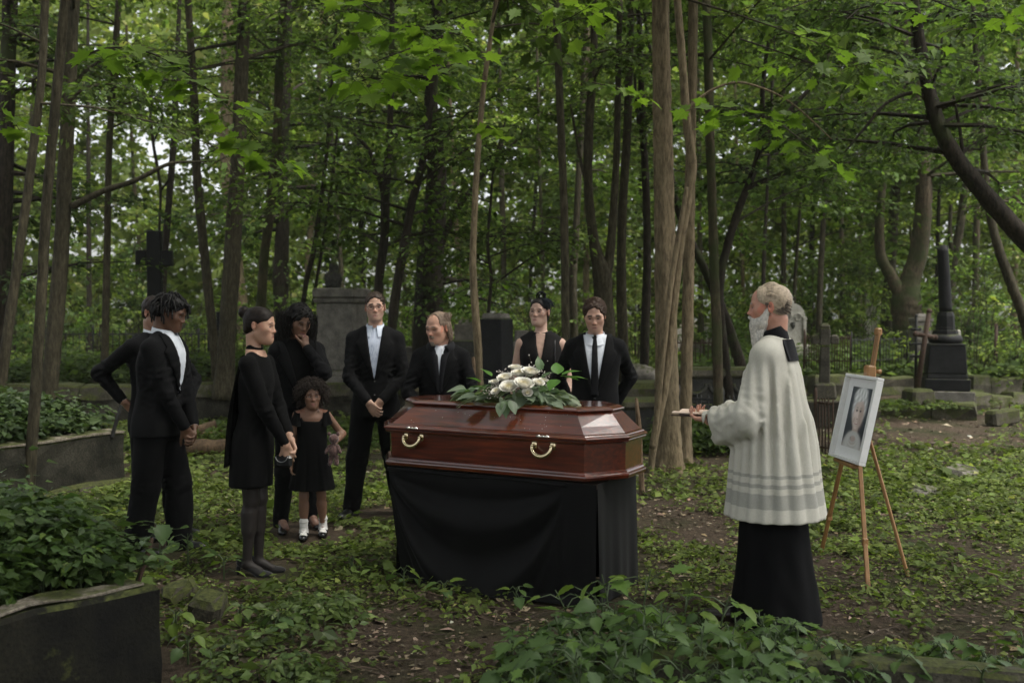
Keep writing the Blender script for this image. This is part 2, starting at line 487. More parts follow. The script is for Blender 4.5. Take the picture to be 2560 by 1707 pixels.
# ---- tall black cross on its pedestal
c = at(389, 907, 16.3)
t = stone_thing('cross_monument', 'tall dark stone cross on a black pedestal at the left above the bank', 'cross', (c[0], 16.3, .45), [
    ('base', 1.05, .75, -.1, .30, dict(mat=DARKST)), ('pedestal', .82, .55, .305, .80, dict(mat=BLK, taper=.96)), ('cap', .70, .46, .803, .90, dict(mat=BLK, taper=.8))], R(8))
mb = MB(); mb.box((0, 0, 1.74), (.225, .17, 1.67), bevel=.012); mb.box((-.20, .0, 2.13), (.17, .17, .25), bevel=.01); mb.box((.20, 0, 2.13), (.17, .17, .25), bevel=.01)
mb.build('cross', BLK, t)
# ---- granite pedestal with a hooded bust
c = at(856, 975, 15.9)
t = stone_thing('pedestal_monument', 'grey granite pedestal with cap and a worn hooded bust on top', 'monument', (c[0], 15.9, .42), [
    ('plinth', .86, .86, -.1, .12, dict(mat=CONC)), ('base', .80, .80, .123, .28), ('base_moulding', .74, .74, .283, .36, dict(taper=.93)),
    ('die', .64, .64, .363, 1.42, dict(taper=.95)), ('cap_moulding', .66, .66, 1.423, 1.49, dict(taper=1.06)), ('cap', .72, .72, 1.493, 1.66, dict(bevel=.03))], R(-14))
S_ = []
def late_bust(t=t):
    S = Solid()
    S.ell((-.14, 0, 1.79), (.13, .11, .16), k=.05); S.ell((-.15, -.01, 1.99), (.062, .066, .085), k=.04); S.cap((-.24, -.01, 1.86), (-.2, -.05, 1.70), .05, .045, k=.04); S.cap((-.05, -.01, 1.86), (-.09, -.05, 1.70), .05, .045, k=.04)
    S.ell((-.15, .03, 1.97), (.075, .07, .1), k=.03); S.half((0, 0, -1), (0, 0, 1.663), k=.004); S.disp = lambda P: .008 * fnoise(P, 30)
    V, F = S.mesh(.014); obj_of('bust', mesh_of('bust', V, F, None, True), DARKST, t)
# ---- dark stele and neighbours behind the old man and the slim tree
c = at(1240, 930, 13.2)
stone_thing('gravestone', 'tall black polished stele with stepped cap behind the slim pale tree', 'gravestone', (c[0], 13.2, .0), [
    ('plinth', .78, .6, -.1, .52, dict(mat=DARKST)), ('base', .60, .45, .523, .82, dict(mat=BLK)), ('stele', .385, .30, .823, 1.60, dict(mat=BLK, taper=.94)), ('cap', .33, .25, 1.603, 1.68, dict(mat=GRAN, taper=.82))], R(-34))
c = at(1174, 860, 14.6)
stone_thing('gravestone', 'low dark block tomb left of the black stele', 'gravestone', (c[0], 14.6, 0), [('base', .85, .6, -.1, .4, dict(mat=DARKST)), ('die', .62, .4, .403, 1.28, dict(mat=DARKST))], R(5))
c = at(1166, 800, 17.5)
stone_thing('gravestone', 'small grey rounded headstone far behind the slim pale tree', 'gravestone', (c[0], 17.5, 0), [('base', .6, .35, -.1, .9), ('slab', .42, .2, .903, 1.50), ('slab_top', .3, .2, 1.503, 1.58, dict(taper=.7))])
c = at(1304, 830, 15.2)
stone_thing('gravestone', 'narrow grey gravestone with cut corner right of the black stele', 'gravestone', (c[0], 15.2, 0), [('base', .4, .35, -.1, .7), ('slab', .24, .16, .703, 1.42, dict(taper=.8)), ('arm', .30, .14, 1.1, 1.25)], R(12))
c = at(1048, 900, 16.8)
stone_thing('stepped_tomb', 'stepped grey stone tomb between the man with glasses and the old man', 'gravestone', (c[0], 16.8, 0), [('base', 1.2, .8, -.1, .35, dict(mat=CONC)), ('step', 1.0, .7, .353, .62, dict(mat=CONC)), ('die', .72, .5, .623, 1.02), ('slab', .8, .56, 1.023, 1.12)], R(-6))
c = at(620, 850, 19)
stone_thing('gravestone', 'black headstone with small cross behind the woman with the bun', 'gravestone', (c[0] - .55, 19, .4), [('base', .6, .4, 0, .3, dict(mat=BLK)), ('slab', .42, .14, .303, .95, dict(mat=BLK)), ('cross_arm', .24, .1, 1.1, 1.18, dict(mat=BLK)), ('cross_post', .08, .12, .953, 1.32, dict(mat=BLK))])
# pale distant stones seen through the trunks
g5 = np.random.default_rng(55)
for i, (px, py, Y, hh, ww) in enumerate([(1772, 850, 26, 1.0, .5), (1690, 855, 30, .9, .6), (1730, 862, 24, .6, .5), (2180, 800, 34, 2.2, .5), (2232, 812, 30, 1.6, .55), (690, 842, 28, 1.2, .6), (468, 850, 26, 1.3, .5)]):
    c = at(px, py, Y)
    lab = ['small pale headstone far off between two thin trunks', 'low pale tomb far off beside the leaning dark trunk', 'short grey headstone in the sunlit clearing', 'tall pale slab far off behind the stone cross', 'pale grave obelisk far off left of the forked tree', 'grey headstone far off behind the woman with curls', 'dark headstone by the left railing'][i]
    stone_thing('gravestone', lab, 'gravestone', (c[0], Y, 0), [('base', ww * 1.3, .4, -.2, .35 + .2 * (Y > 25)), ('slab', ww, .16, .35 + .2 * (Y > 25) + .003, .35 + hh, dict(taper=.9 if i % 2 else 1.0))], R(float(g5.uniform(-20, 20))), mat=PALE if i in (0, 1, 3, 4) else (DARKST if i == 6 else GRAN))
# ---- white ornate tombstone behind the priest
def white_tomb():
    Y = 21.0; c = at(1978, 800, Y)
    t = thing('ornate_tombstone', 'white carved tombstone with arched top and finial behind the priest', 'gravestone', (c[0], Y, 0), R(6))
    wv = .27
    mb = MB(); mb.box((0, 0, .4), (.95, .5, 1.0), bevel=.02); mb.build('base', PALE, t)
    mb = MB(); mb.box((0, 0, .97), (.72, .36, .13), bevel=.02); mb.build('base_moulding', PALE, t)
    out = [(-wv, 1.04), (wv, 1.04), (wv, 1.56)] + [(wv * math.cos(a), 1.56 + .34 * math.sin(a) ** .85) for a in np.linspace(.12, PI - .12, 15)] + [(-wv, 1.56)]
    P = np.array(out); n = len(P)
    V = np.concatenate([np.column_stack([P[:, 0], np.full(n, -.10), P[:, 1]]), np.column_stack([P[:, 0], np.full(n, .10), P[:, 1]])])
    i = np.arange(n); j = (i + 1) % n
    obj_of('slab', mesh_of('slab', V, [np.stack([i, i + n, j + n, j], 1)[:, ::-1], i[None, ::1], (i + n)[None, ::-1]], None, False), PALE, t)
    mb = MB(); mb.tube([(0, 0, 1.86), (0, 0, 1.95), (0, 0, 1.97), (0, 0, 2.03), (0, 0, 2.09)], [.06, .05, .025, .04, .008], 10); mb.build('finial', PALE, t, smooth=True)
    for x in (-.10, .10):
        a = np.linspace(0, PI, 13)
        mb = MB(); mb.tube(np.stack([x + .075 * np.cos(a), np.full(13, -.115), 1.60 + .085 * np.sin(a)], 1), .018, 6); mb.build('arch_moulding', PALE, t, smooth=True)
        a = np.linspace(0, 2 * PI, 17)
        mb = MB(); mb.tube(np.stack([x + .05 * np.cos(a), np.full(17, -.112), 1.59 + .05 * np.sin(a)], 1), .012, 6, caps=False); mb.build('ring', PALE, t, smooth=True)
        mb = MB(); mb.box((x * 2.45, -.11, 1.30), (.07, .06, .50), bevel=.01); mb.build('pilaster', PALE, t)
        mb = MB(); mb.box((x * 2.45, -.115, 1.565), (.10, .08, .028), bevel=.008); mb.box((x * 2.45, -.115, 1.60), (.085, .07, .026), bevel=.008); mb.build('capital', PALE, t)
    mb = MB(); mb.tube([(0, -.105, 1.50), (0, -.115, 1.42), (0, -.11, 1.36)], [.05, .045, .01], 10); mb.build('pendant', DARKST, t, smooth=True)
white_tomb()
# ---- plot with the black column, on the right
P0 = np.array(gp(2195, 1046)[:2]); P1 = np.array(gp(2440, 1058)[:2]); P2 = np.array(gp(2470, 1010)[:2])
pl = thing('grave_kerb', 'low mossy stone kerb round the plot of the black column', 'grave', (P0[0], P0[1], 0))
u = (P1 - P0); 
part_block('kerb_stone', pl, (P0[0], P0[1], 0), quad(P0 - u * .9, P0 + u * .55, .3), -.1, .24, MOSSY, bev=.03, jit=.015)
part_block('kerb_stone', pl, (P0[0], P0[1], 0), quad(P0 + u * .56, P1, .35), -.1, .29, MOSSY, bev=.04, jit=.02)
part_block('kerb_stone', pl, (P0[0], P0[1], 0), quad(P1 + [.0, .36], P2 + [.1, .3], .3), -.1, .27, MOSSY, bev=.03, jit=.015)
soil('plot_earth', [P0 - u * .9 + [0, .3], P1 + [-.05, .3], P2 + [-.2, 2.6], P0 - u * .9 + [0, 4.0]], .18, .06)
def column_monument():
    Y = 16.4; c = at(2362, 990, Y)
    t = thing('column_monument', 'black polished broken column on a stepped pedestal at the right', 'monument', (c[0], Y, .20), R(-16))
    for nm, w_, z0, z1, kw in (('plinth', .80, -.1, .22, dict(mat=GRAN)), ('step', .68, .223, .42, dict()), ('die_base', .62, .423, .50, dict(taper=.96)), ('die', .60, .503, .96, dict(taper=.90)), ('die_cap', .56, .963, .985, dict())):
        mb = MB(); mb.box((0, 0, (z0 + z1) / 2), (w_, w_, z1 - z0), bevel=.012, taper=kw.get('taper', 1)); mb.build(nm, kw.get('mat', BLK), t)
    mb = MB(); mb.tube([(0, 0, .987), (0, 0, 1.0), (0, 0, 1.05), (0, 0, 1.11), (0, 0, 1.14)], [.20, .255, .27, .245, .19], 24); mb.build('torus', BLK, t, smooth=True)
    mb = MB(); mb.tube([(0, 0, 1.142), (0, 0, 1.20), (0, 0, 1.205), (0, 0, 1.25)], [.20, .19, .15, .145], 8); mb.build('neck', BLK, t)
    mb = MB(); mb.tube([(0, 0, 1.252), (0, 0, 1.44), (0, 0, 1.50), (-.0, 0, 1.505)], [.145, .135, .115, .10], 8); mb.build('collar', BLK, t)
    m = 16; zz = np.linspace(1.507, 2.56, m)
    V, F = tube(np.stack([-.055 * (zz - 1.5), 0 * zz, zz], 1), np.linspace(.102, .088, m), 14); V[-14:, 2] += .05 * np.sin(np.arange(14) * 1.3)
    obj_of('shaft', mesh_of('shaft', V, F, None, True), BLK, t)
column_monument()
def iron_cross(Y, px, pyb, pyt, tiltx, label, rad, arms, mat, name='iron_cross', base=None):
    b = at(px, pyb, Y); tp = at(px, pyt, Y); H_ = tp[2] - b[2]
    t = thing(name, label, 'cross', b)
    t.rotation_euler = (0, tiltx, R(8))
    mb = MB(); mb.tube([(0, 0, 0), (0, 0, H_ * .5), (0, 0, H_)], [rad * 1.2, rad, rad * .95], 8); mb.build('post', mat, t, smooth=True)
    for z, w_ in arms:
        mb = MB(); mb.tube([(-w_, 0, H_ * z), (0, 0, H_ * z), (w_, 0, H_ * z)], rad * .9, 8)
        for x in (-w_, w_): mb.add(*uv_ball0((x, 0, H_ * z), rad * 1.15))
        mb.build('arm', mat, t, smooth=True)
    mb = MB(); mb.add(*uv_ball0((0, 0, H_), rad * 1.15)); mb.build('knob', mat, t, smooth=True)
    return t
def uv_ball0(c, r, n=8, m=6):
    th = np.linspace(0, PI, m); ph = np.arange(n) * 2 * PI / n
    V = np.stack([np.sin(th)[:, None] * np.cos(ph), np.sin(th)[:, None] * np.sin(ph), np.repeat(np.cos(th)[:, None], n, 1)], -1).reshape(-1, 3) * r
    return V + np.asarray(c), grid_faces(n, m, True)[:, ::-1]
RUST = M_plain('rusty_iron', (.055, .030, .018), rough=.85, nscale=25, namt=.5, bumps=.3)
IRON = M_plain('black_iron', (.016, .015, .014), rough=.6, nscale=30, namt=.4)
iron_cross(15.9, 2293, 968, 776, R(9), 'leaning rusty metal cross set in a stone block beside the black column', .042, [(.68, .17)], RUST)
iron_cross(16.6, 2289, 972, 790, 0, 'slim black iron cross with knobs behind the leaning cross', .022, [(.45, .09), (.62, .11), (.82, .07)], IRON)
c = at(2292, 1000, 15.9)
stone_thing('stone_block', 'rough tapering stone block holding the leaning cross', 'stone', (c[0], 15.85, .15), [('stone', .46, .42, -.1, .33, dict(mat=MOSSY, taper=.82, bevel=.04))], R(12))
c = at(2301, 850, 19.5)
stone_thing('gravestone', 'grey pillar gravestone with lidded top behind the leaning cross', 'gravestone', (c[0], 19.5, 0), [('base', .5, .5, -.1, .9), ('die', .32, .3, .903, 1.52), ('lid', .36, .34, 1.523, 1.60), ('knob', .2, .2, 1.603, 1.68, dict(taper=.7))])
c = at(2394, 840, 20)
stone_thing('gravestone', 'narrow white stone post right of the black column', 'gravestone', (c[0], 20, 0), [('post', .10, .14, -.1, 1.36, dict(mat=PALE, taper=.9, bevel=.03)), ('foot', .4, .3, -.1, .8, dict(mat=GRAN))])
# stone cross with gabled arms
c = at(2061, 984, 14.6); 
t = thing('stone_cross', 'weathered grey stone cross with gabled arms right of the priest', 'cross', (c[0], 14.6, c[2]), R(-12))
mb = MB(); mb.box((0, 0, .04), (.34, .30, .24), bevel=.03, taper=.85); mb.build('foot', CONC, t)
mb = MB(); mb.box((0, 0, .42), (.15, .13, .56), bevel=.012, taper=.86); mb.box((0, 0, .84), (.15, .13, .26), bevel=.012); mb.build('shaft', CONC, t)
for x in (-1, 1):
    mb = MB(); mb.box((x * .135, 0, .78), (.115, .13, .10), bevel=.01); mb.box((x * .135, 0, .845), (.13, .15, .05), bevel=.02, taper=.55); mb.build('arm', CONC, t)
mb = MB(); mb.box((0, 0, 1.0), (.17, .15, .07), bevel=.02, taper=.5); mb.build('gable', CONC, t)
part_block('plinth', t, (c[0], 14.6, c[2]), [(c[0] - .3, 14.3), (c[0] + .3, 14.3), (c[0] + .3, 14.9), (c[0] - .3, 14.9)], -.1, c[2] - .075, CONC, bev=.02)
# kerb lines on the right behind the easel
for i, (x0, y0, x1, y1, Y, zb, lab) in enumerate([(2035, 940, 2285, 938, 17.6, 0, 'mossy kerb under the railing behind the easel'), (2030, 1000, 2200, 985, 15.2, 0, 'broken low kerb behind the priest and easel'), (2436, 945, 2560, 940, 18.2, 0, 'upper mossy kerb step at the right edge'), (2436, 985, 2580, 975, 16.9, 0, 'lower mossy kerb step at the right edge')]):
    a, b = at(x0, y0, Y), at(x1, y1, Y + .3)
    t = thing('grave_kerb', lab, 'grave', (a[0], a[1], 0)); n_ = 3
    for q in range(n_):
        aa = a[:2] + (b - a)[:2] * (q / n_ + .004); bb = a[:2] + (b - a)[:2] * ((q + 1) / n_ - .004)
        part_block('kerb_stone', t, (a[0], a[1], 0), quad(aa, bb, .3), -.2, max(.2, a[2] + .03 * math.sin(q * 2 + i)), MOSSY, bev=.03, jit=.015)
fb = at(2507, 1014, 14.6)
t = thing('fallen_stone', 'fallen mossy stone block with iron stubs lying at the right edge', 'stone', (fb[0], 14.6, .16), R(14))
mb = MB(); mb.box((0, 0, 0), (.46, .24, .22), bevel=.03, rot=roty(R(-6)), jit=.006); mb.build('stone', MOSSY, t)
for x in (-.06, .1): 
    mb = MB(); mb.tube([(x, 0, .1), (x + .03, 0, .17)], .010, 6); mb.build('iron_stub', RUST, t)
pp = gp(2488, 1000)
t = thing('iron_post', 'thin rusty iron post with a hook standing alone at the right', 'post', (pp[0], pp[1], 0))
mb = MB(); mb.tube([(0, 0, -.1), (0, 0, 1.49)], .034, 8); mb.build('post', RUST, t, smooth=True)
mb = MB(); mb.tube([(.0, 0, 1.36), (.12, 0, 1.36), (.16, 0, 1.40), (.16, 0, 1.30)], .014, 6); mb.build('hook', IRON, t, smooth=True)
# stones behind the big trunk
c = at(1600, 897, 14.8)
t = thing('boulder', 'rounded grey boulder lying behind the young man', 'stone', (c[0], 14.8, .75)); BOULD = t
c = at(1603, 990, 12.6)
stone_thing('stone_slab', 'flat mossy slab on a block behind the coffin foot', 'stone', (c[0], 12.6, .0), [('block', .5, .4, -.1, .48, dict(mat=DARKST)), ('slab', .62, .5, .483, .60, dict(mat=MOSSY, bevel=.03))], R(8))
c = at(1790, 950, 14.0)
t = stone_thing('carved_wall', 'dark mossy tomb wall with raised garland behind the thin tree', 'wall', (c[0], 14.0, 0), [('base', 1.15, .5, -.1, .42, dict(mat=DARKST)), ('panel', 1.05, .4, .423, .78, dict(mat=DARKST)), ('coping', 1.2, .52, .783, .92, dict(mat=MOSSY, bevel=.03))], R(3))
mb = MB()
for k in range(3):
    a = np.linspace(0, PI, 11); mb.tube(np.stack([-.34 + .34 * k + .15 * np.cos(a), np.full(11, -.21), .70 - .14 * np.sin(a)], 1), .03, 6)
mb.build('garland', DARKST, t, smooth=True)
c = at(1595, 940, 13.9)
t = stone_thing('mossy_tomb', 'moss covered tomb block under the boulder', 'stone', (c[0], 14.4, 0), [('block', 1.5, 1.0, -.1, .70, dict(mat=MOSSY, bevel=.08))])
for (px, py, Y, s_, lab) in [(520, 1545, 4.55, (.22, .18, .17), 'broken mossy stone lying beside the near left bed'), (2395, 1188, 10.3, (.34, .3, .09), 'flat stone sunk in the ground right of the easel'), (2305, 1236, 9.3, (.26, .22, .08), 'small flat stone near the easel'), (455, 1500, 4.7, (.2, .16, .14), 'small rough stone among leaves by the near left bed')]:
    c = gp(px, py)
    t = thing('loose_stone', lab, 'stone', (c[0], c[1], 0), R(float(g5.uniform(0, 90))))
    mb = MB(); mb.box((0, 0, s_[2] * .3), s_, bevel=.03, rot=rotx(R(8)) @ roty(R(float(g5.uniform(-14, 14)))), jit=.012); mb.build('stone', MOSSY if s_[2] > .1 else GRAN, t)

# ------------------------------------------------------------------ iron railings: every bar its own part
def railing(name, label, a, b, z0, h, step, mat, post_every=8, bar=.011, rails=(.12, .92), spear=True, bend=0.0):
    a = np.asarray(a, float); b = np.asarray(b, float); L = np.linalg.norm(b - a); n = int(L / step)
    t = thing(name, label, 'fence', (a[0], a[1], z0)); ang = math.atan2(b[1] - a[1], b[0] - a[0]); t.rotation_euler = (0, 0, ang)
    def shared(nm, r, hh, tip):
        V, F = tube([(0, 0, -.1), (0, 0, hh), (0, 0, hh + tip)], [r, r, r * .2], 5); return mesh_of(nm, V, F, None, True)
    mbar, mpost = shared('bar', bar, h, .06 if spear else .01), shared('post', bar * 2.4, h + .08, .05)
    g = np.random.default_rng(int(L * 100))
    for i in range(n + 1):
        post = i % post_every == 0
        o = obj_of('post' if post else 'bar', mpost if post else mbar, mat, t, (i * L / n, 0, 0)); o.rotation_euler = (bend * float(g.normal()), bend * float(g.normal()), 0)
    for f in rails:
        mb = MB(); mb.box((L / 2, 0, h * f), (L, bar * 1.6, bar * 2.4)); mb.build('rail', mat, t)
    return t
railing('iron_railing', 'long black iron railing behind the bank at the left', (-9.8, 20.6), (-4.6, 21.6), .5, .82, .13, IRON, bend=.01)
railing('iron_railing', 'black iron railing behind the two women at the left', (-4.5, 21.6), (-2.2, 21.2), .5, .78, .13, IRON, bend=.01)
a, b = at(2010, 900, 18.6), at(2125, 900, 18.2)
railing('iron_railing', 'rusty dark railing with close bars behind the stone cross', a[:2], b[:2], .75, .52, .045, RUST, bar=.009, post_every=20, spear=False, bend=.02)
a, b = at(2128, 900, 18.3), at(2275, 900, 19.5)
railing('iron_railing', 'light iron railing behind the top of the easel', a[:2], b[:2], .75, .48, .10, IRON, bar=.007, post_every=9, spear=False, bend=.02)
a, b = at(1660, 900, 20.5), at(1830, 900, 20.2)
railing('iron_railing', 'rusty railing in the clearing behind the big pale trunk', a[:2], b[:2], .55, .58, .08, RUST, bar=.012, post_every=7, bend=.04)
a, b = at(1700, 1000, 12.9), at(1850, 1000, 12.6)
railing('iron_railing', 'dark low railing among leaves behind the priest\'s book', a[:2], b[:2], 0, .62, .07, IRON, bar=.010, post_every=8, spear=False, bend=.02)
a, b = at(2040, 1000, 11.9), at(2082, 1000, 11.7)
railing('iron_railing', 'short rusty railing close behind the priest', a[:2], b[:2], 0, .66, .045, RUST, bar=.010, post_every=9, spear=False, bend=.01)
a, b = at(1018, 950, 12.0), at(1075, 950, 12.0)
railing('wooden_pickets', 'short row of pale pickets behind the old man', a[:2], b[:2], 0, .82, .075, M_plain('old_picket', (.13, .105, .06), rough=.9, nscale=20), bar=.018, post_every=9, spear=True, bend=.03)

# ------------------------------------------------------------------ logs, stakes, stumps
BARK_LOG = M_bark('log_bark', (.085, .058, .036), (.15, .105, .065))
ENDW = M_plain('cut_wood', (.24, .16, .09), rough=.8, nscale=40)
def log(label, a, b, r):
    a = np.asarray(a, float); b = np.asarray(b, float); c = (a + b) / 2
    t = thing('log', label, 'log', c)
    P = catmull([a - c, (a - c) * .3 + [0, 0, r * .1], (b - c) * .3 + [0, 0, -r * .05], b - c], 12)
    V, F = tube(P, r * (1 + .06 * np.sin(np.arange(12) * 1.7)), 14, caps=False); obj_of('bark', mesh_of('bark', V, F, None, True), BARK_LOG, t)
    for p, s in ((P[0], -1), (P[-1], 1)):
        th = np.arange(14) * 2 * PI / 14; T, N_, B_ = frames(P); k = 0 if s < 0 else -1
        D = p + r * .97 * (np.cos(th)[:, None] * N_[k] + np.sin(th)[:, None] * B_[k]) + T[k] * s * .002
        obj_of('cut_end', mesh_of('cut_end', D, [np.arange(14)[None, ::s]], None, False), ENDW, t)
a, b = gp(440, 1143), gp(600, 1136); log('long brown log lying on the ground between the left mourners', a + [0, 0, .10], b + [0, 0, .10], .095)
a = gp(452, 1108); log('short cut log propped on stones left of the woman with the bun', a + [0, 0, .10], a + [.42, .15, .22], .075)
a = gp(515, 1108); log('stubby cut log end pointing at the viewer by the bank', a + [0, -.1, .09], a + [.22, .25, .12], .07)
def stake(label, p, q, r, mat, name='stake', cat='stake'):
    t = thing(name, label, cat, p); q = np.asarray(q) - np.asarray(p)
    V, F = tube([-q * .1, q * .3, q * .7 + [r * .3, 0, 0], q], [r, r * .95, r * .9, r * .5], 7); V += np.random.default_rng(2).normal(0, r * .08, V.shape)
    obj_of('shaft', mesh_of('shaft', V, F, None, False), mat, t)
a = gp(345, 1452, .42); stake('rusty iron bar sticking out of the near left bed', a, a + [.05, .05, .19], .014, RUST)
a = gp(282, 1085, .5); stake('dark stake leaning in the left grave bed', a, a + [.08, .0, .28], .02, IRON)
c = at(1606, 1040, 9.2); stake('splintered pale stump beside the foot of the coffin', (c[0], 9.2, 0), (c[0] - .05, 9.25, .88), .028, M_bark('splinter', (.16, .11, .07), (.26, .19, .13)), 'stump', 'stump')
c = at(1186, 960, 10.2); stake('thin broken stem beside the slim pale tree', (c[0], 10.2, 0), (c[0] - .01, 10.2, 1.22), .03, bpy.data.materials['splinter'], 'stump', 'stump')
# ------------------------------------------------------------------ leaves and trees
def tmpl_ovate():
    V = np.array([[0, 0, 0], [-.30, .38, .05], [0, .45, -.02], [.30, .38, .05], [0, 1, -.10]])
    return V, np.array([[0, 3, 2], [0, 2, 1], [2, 3, 4], [2, 4, 1]])
def tmpl_rhomb():
    V = np.array([[0, 0, 0], [-.34, .45, .05], [.34, .45, .05], [0, 1, -.06]])
    return V, np.array([[0, 2, 1], [1, 2, 3]])
def tmpl_maple():
    out = [(0, 0), (.20, -.06), (.40, -.02), (.34, .16), (.62, .22), (.50, .34), (.80, .58), (.42, .56), (.40, .70), (.22, .66), (.16, .84), (0, 1.08)]
    L = out + [(-x, y) for x, y in out[-2:0:-1]]
    V = np.array([(x * .62, y, .10 * abs(x) - .10 * y * y) for x, y in L] + [(0, .34, -.03)]); n = len(L)
    i = np.arange(n); return V, np.stack([i, (i + 1) % n, np.full(n, n)], 1)
T_OV, T_RH, T_MP = tmpl_ovate(), tmpl_rhomb(), tmpl_maple()
def scatter(T, P, Dd, Nn, S, C):
    """copies of a leaf template: base points P, leaf directions Dd, face normals Nn, lengths S, colours C"""
    V0, F0 = T; n = len(P); k = len(V0)
    Dd = Dd / (np.linalg.norm(Dd, axis=1)[:, None] + 1e-9)
    X = np.cross(Dd, Nn); X /= np.linalg.norm(X, axis=1)[:, None] + 1e-9
    Z = np.cross(X, Dd)
    V = P[:, None, :] + S[:, None, None] * (V0[None, :, :1] * X[:, None, :] + V0[None, :, 1:2] * Dd[:, None, :] + V0[None, :, 2:] * Z[:, None, :])
    F = (F0[None] + (np.arange(n) * k)[:, None, None]).reshape(-1, F0.shape[1])
    return V.reshape(-1, 3), F, np.repeat(C, k, 0)
def leaf_cols(g, n, base, var=.35, yellow=.25):
    b = np.asarray(base, float); v = np.exp(g.normal(0, var, n))[:, None]; y = g.random((n, 1)) * yellow
    return np.clip(b * v * (1 + y * np.array([.9, .35, -.3])), .002, .4)
def sprays(g, C0, D0, L, K, ls, droop=.35, flat=.35, width=.42):
    """leafy twigs: K leaves along each twig, set to both sides in a nearly level sheet"""
    n = len(C0); t = (np.arange(K)[None, :] + g.random((n, K))) / K
    D0 = D0 / (np.linalg.norm(D0, axis=1)[:, None] + 1e-9)
    up = np.tile([0, 0, 1.0], (n, 1)) + g.normal(0, .25, (n, 3)); S0 = np.cross(D0, up); S0 /= np.linalg.norm(S0, axis=1)[:, None] + 1e-9
    sd = np.where(g.random((n, K)) < .5, -1.0, 1.0)
    Lx = (np.asarray(L) * np.ones(n))[:, None]
    P = C0[:, None, :] + D0[:, None, :] * (t * Lx)[..., None] + S0[:, None, :] * (sd * width * Lx * (1 - .55 * t) * g.random((n, K)))[..., None]
    P[..., 2] -= droop * Lx * t * t + .0
    P[..., 2] += g.normal(0, .045, (n, K)) * Lx
    Dl = D0[:, None, :] * .55 + S0[:, None, :] * (sd * .8)[..., None] + g.normal(0, .35, (n, K, 3)); Dl[..., 2] -= .35
    Nl = np.tile([0, 0, 1.0], (n, K, 1)) + g.normal(0, flat, (n, K, 3))
    S = ls * np.exp(g.normal(0, .25, (n, K)))
    return P.reshape(-1, 3), Dl.reshape(-1, 3), Nl.reshape(-1, 3), S.ravel(), np.repeat(np.arange(n), K)
def leaf_mass(name, parent, mat, T, g, C0, D0, L, K, ls, base, origin=(0, 0, 0), clump=.30, **kw):
    P, Dl, Nl, S, idx = sprays(g, C0, D0, L, K, ls, **kw)
    cl = np.exp(g.normal(0, clump, len(C0)))[idx]
    C = leaf_cols(g, len(P), base) * cl[:, None]
    V, F, Cc = scatter(T, P - np.asarray(origin), Dl, Nl, S, np.clip(C, .002, .35))
    return obj_of(name, mesh_of(name, V, F, Cc, False), mat, parent)
LEAF = M_leaf('leaf', trans=.5, rough=.6, spec=.12)
LEAF_D = M_leaf('leaf_dull', trans=.4, rough=.6, spec=.15)
LEAF_G = M_leaf('leaf_glossy', trans=.32, rough=.42, spec=.28)
BARKS = dict(
    pale=M_bark('bark_pale', (.155, .122, .076), (.235, .190, .122)), mid=M_bark('bark_mid', (.050, .044, .028), (.090, .079, .052)),
    dark=M_bark('bark_dark', (.028, .023, .017), (.055, .045, .034), moss=.25), mossy=M_bark('bark_mossy', (.07, .055, .036), (.12, .098, .064), moss=.6))
G1, G2, G3 = (.062, .100, .030), (.044, .074, .026), (.090, .130, .036)

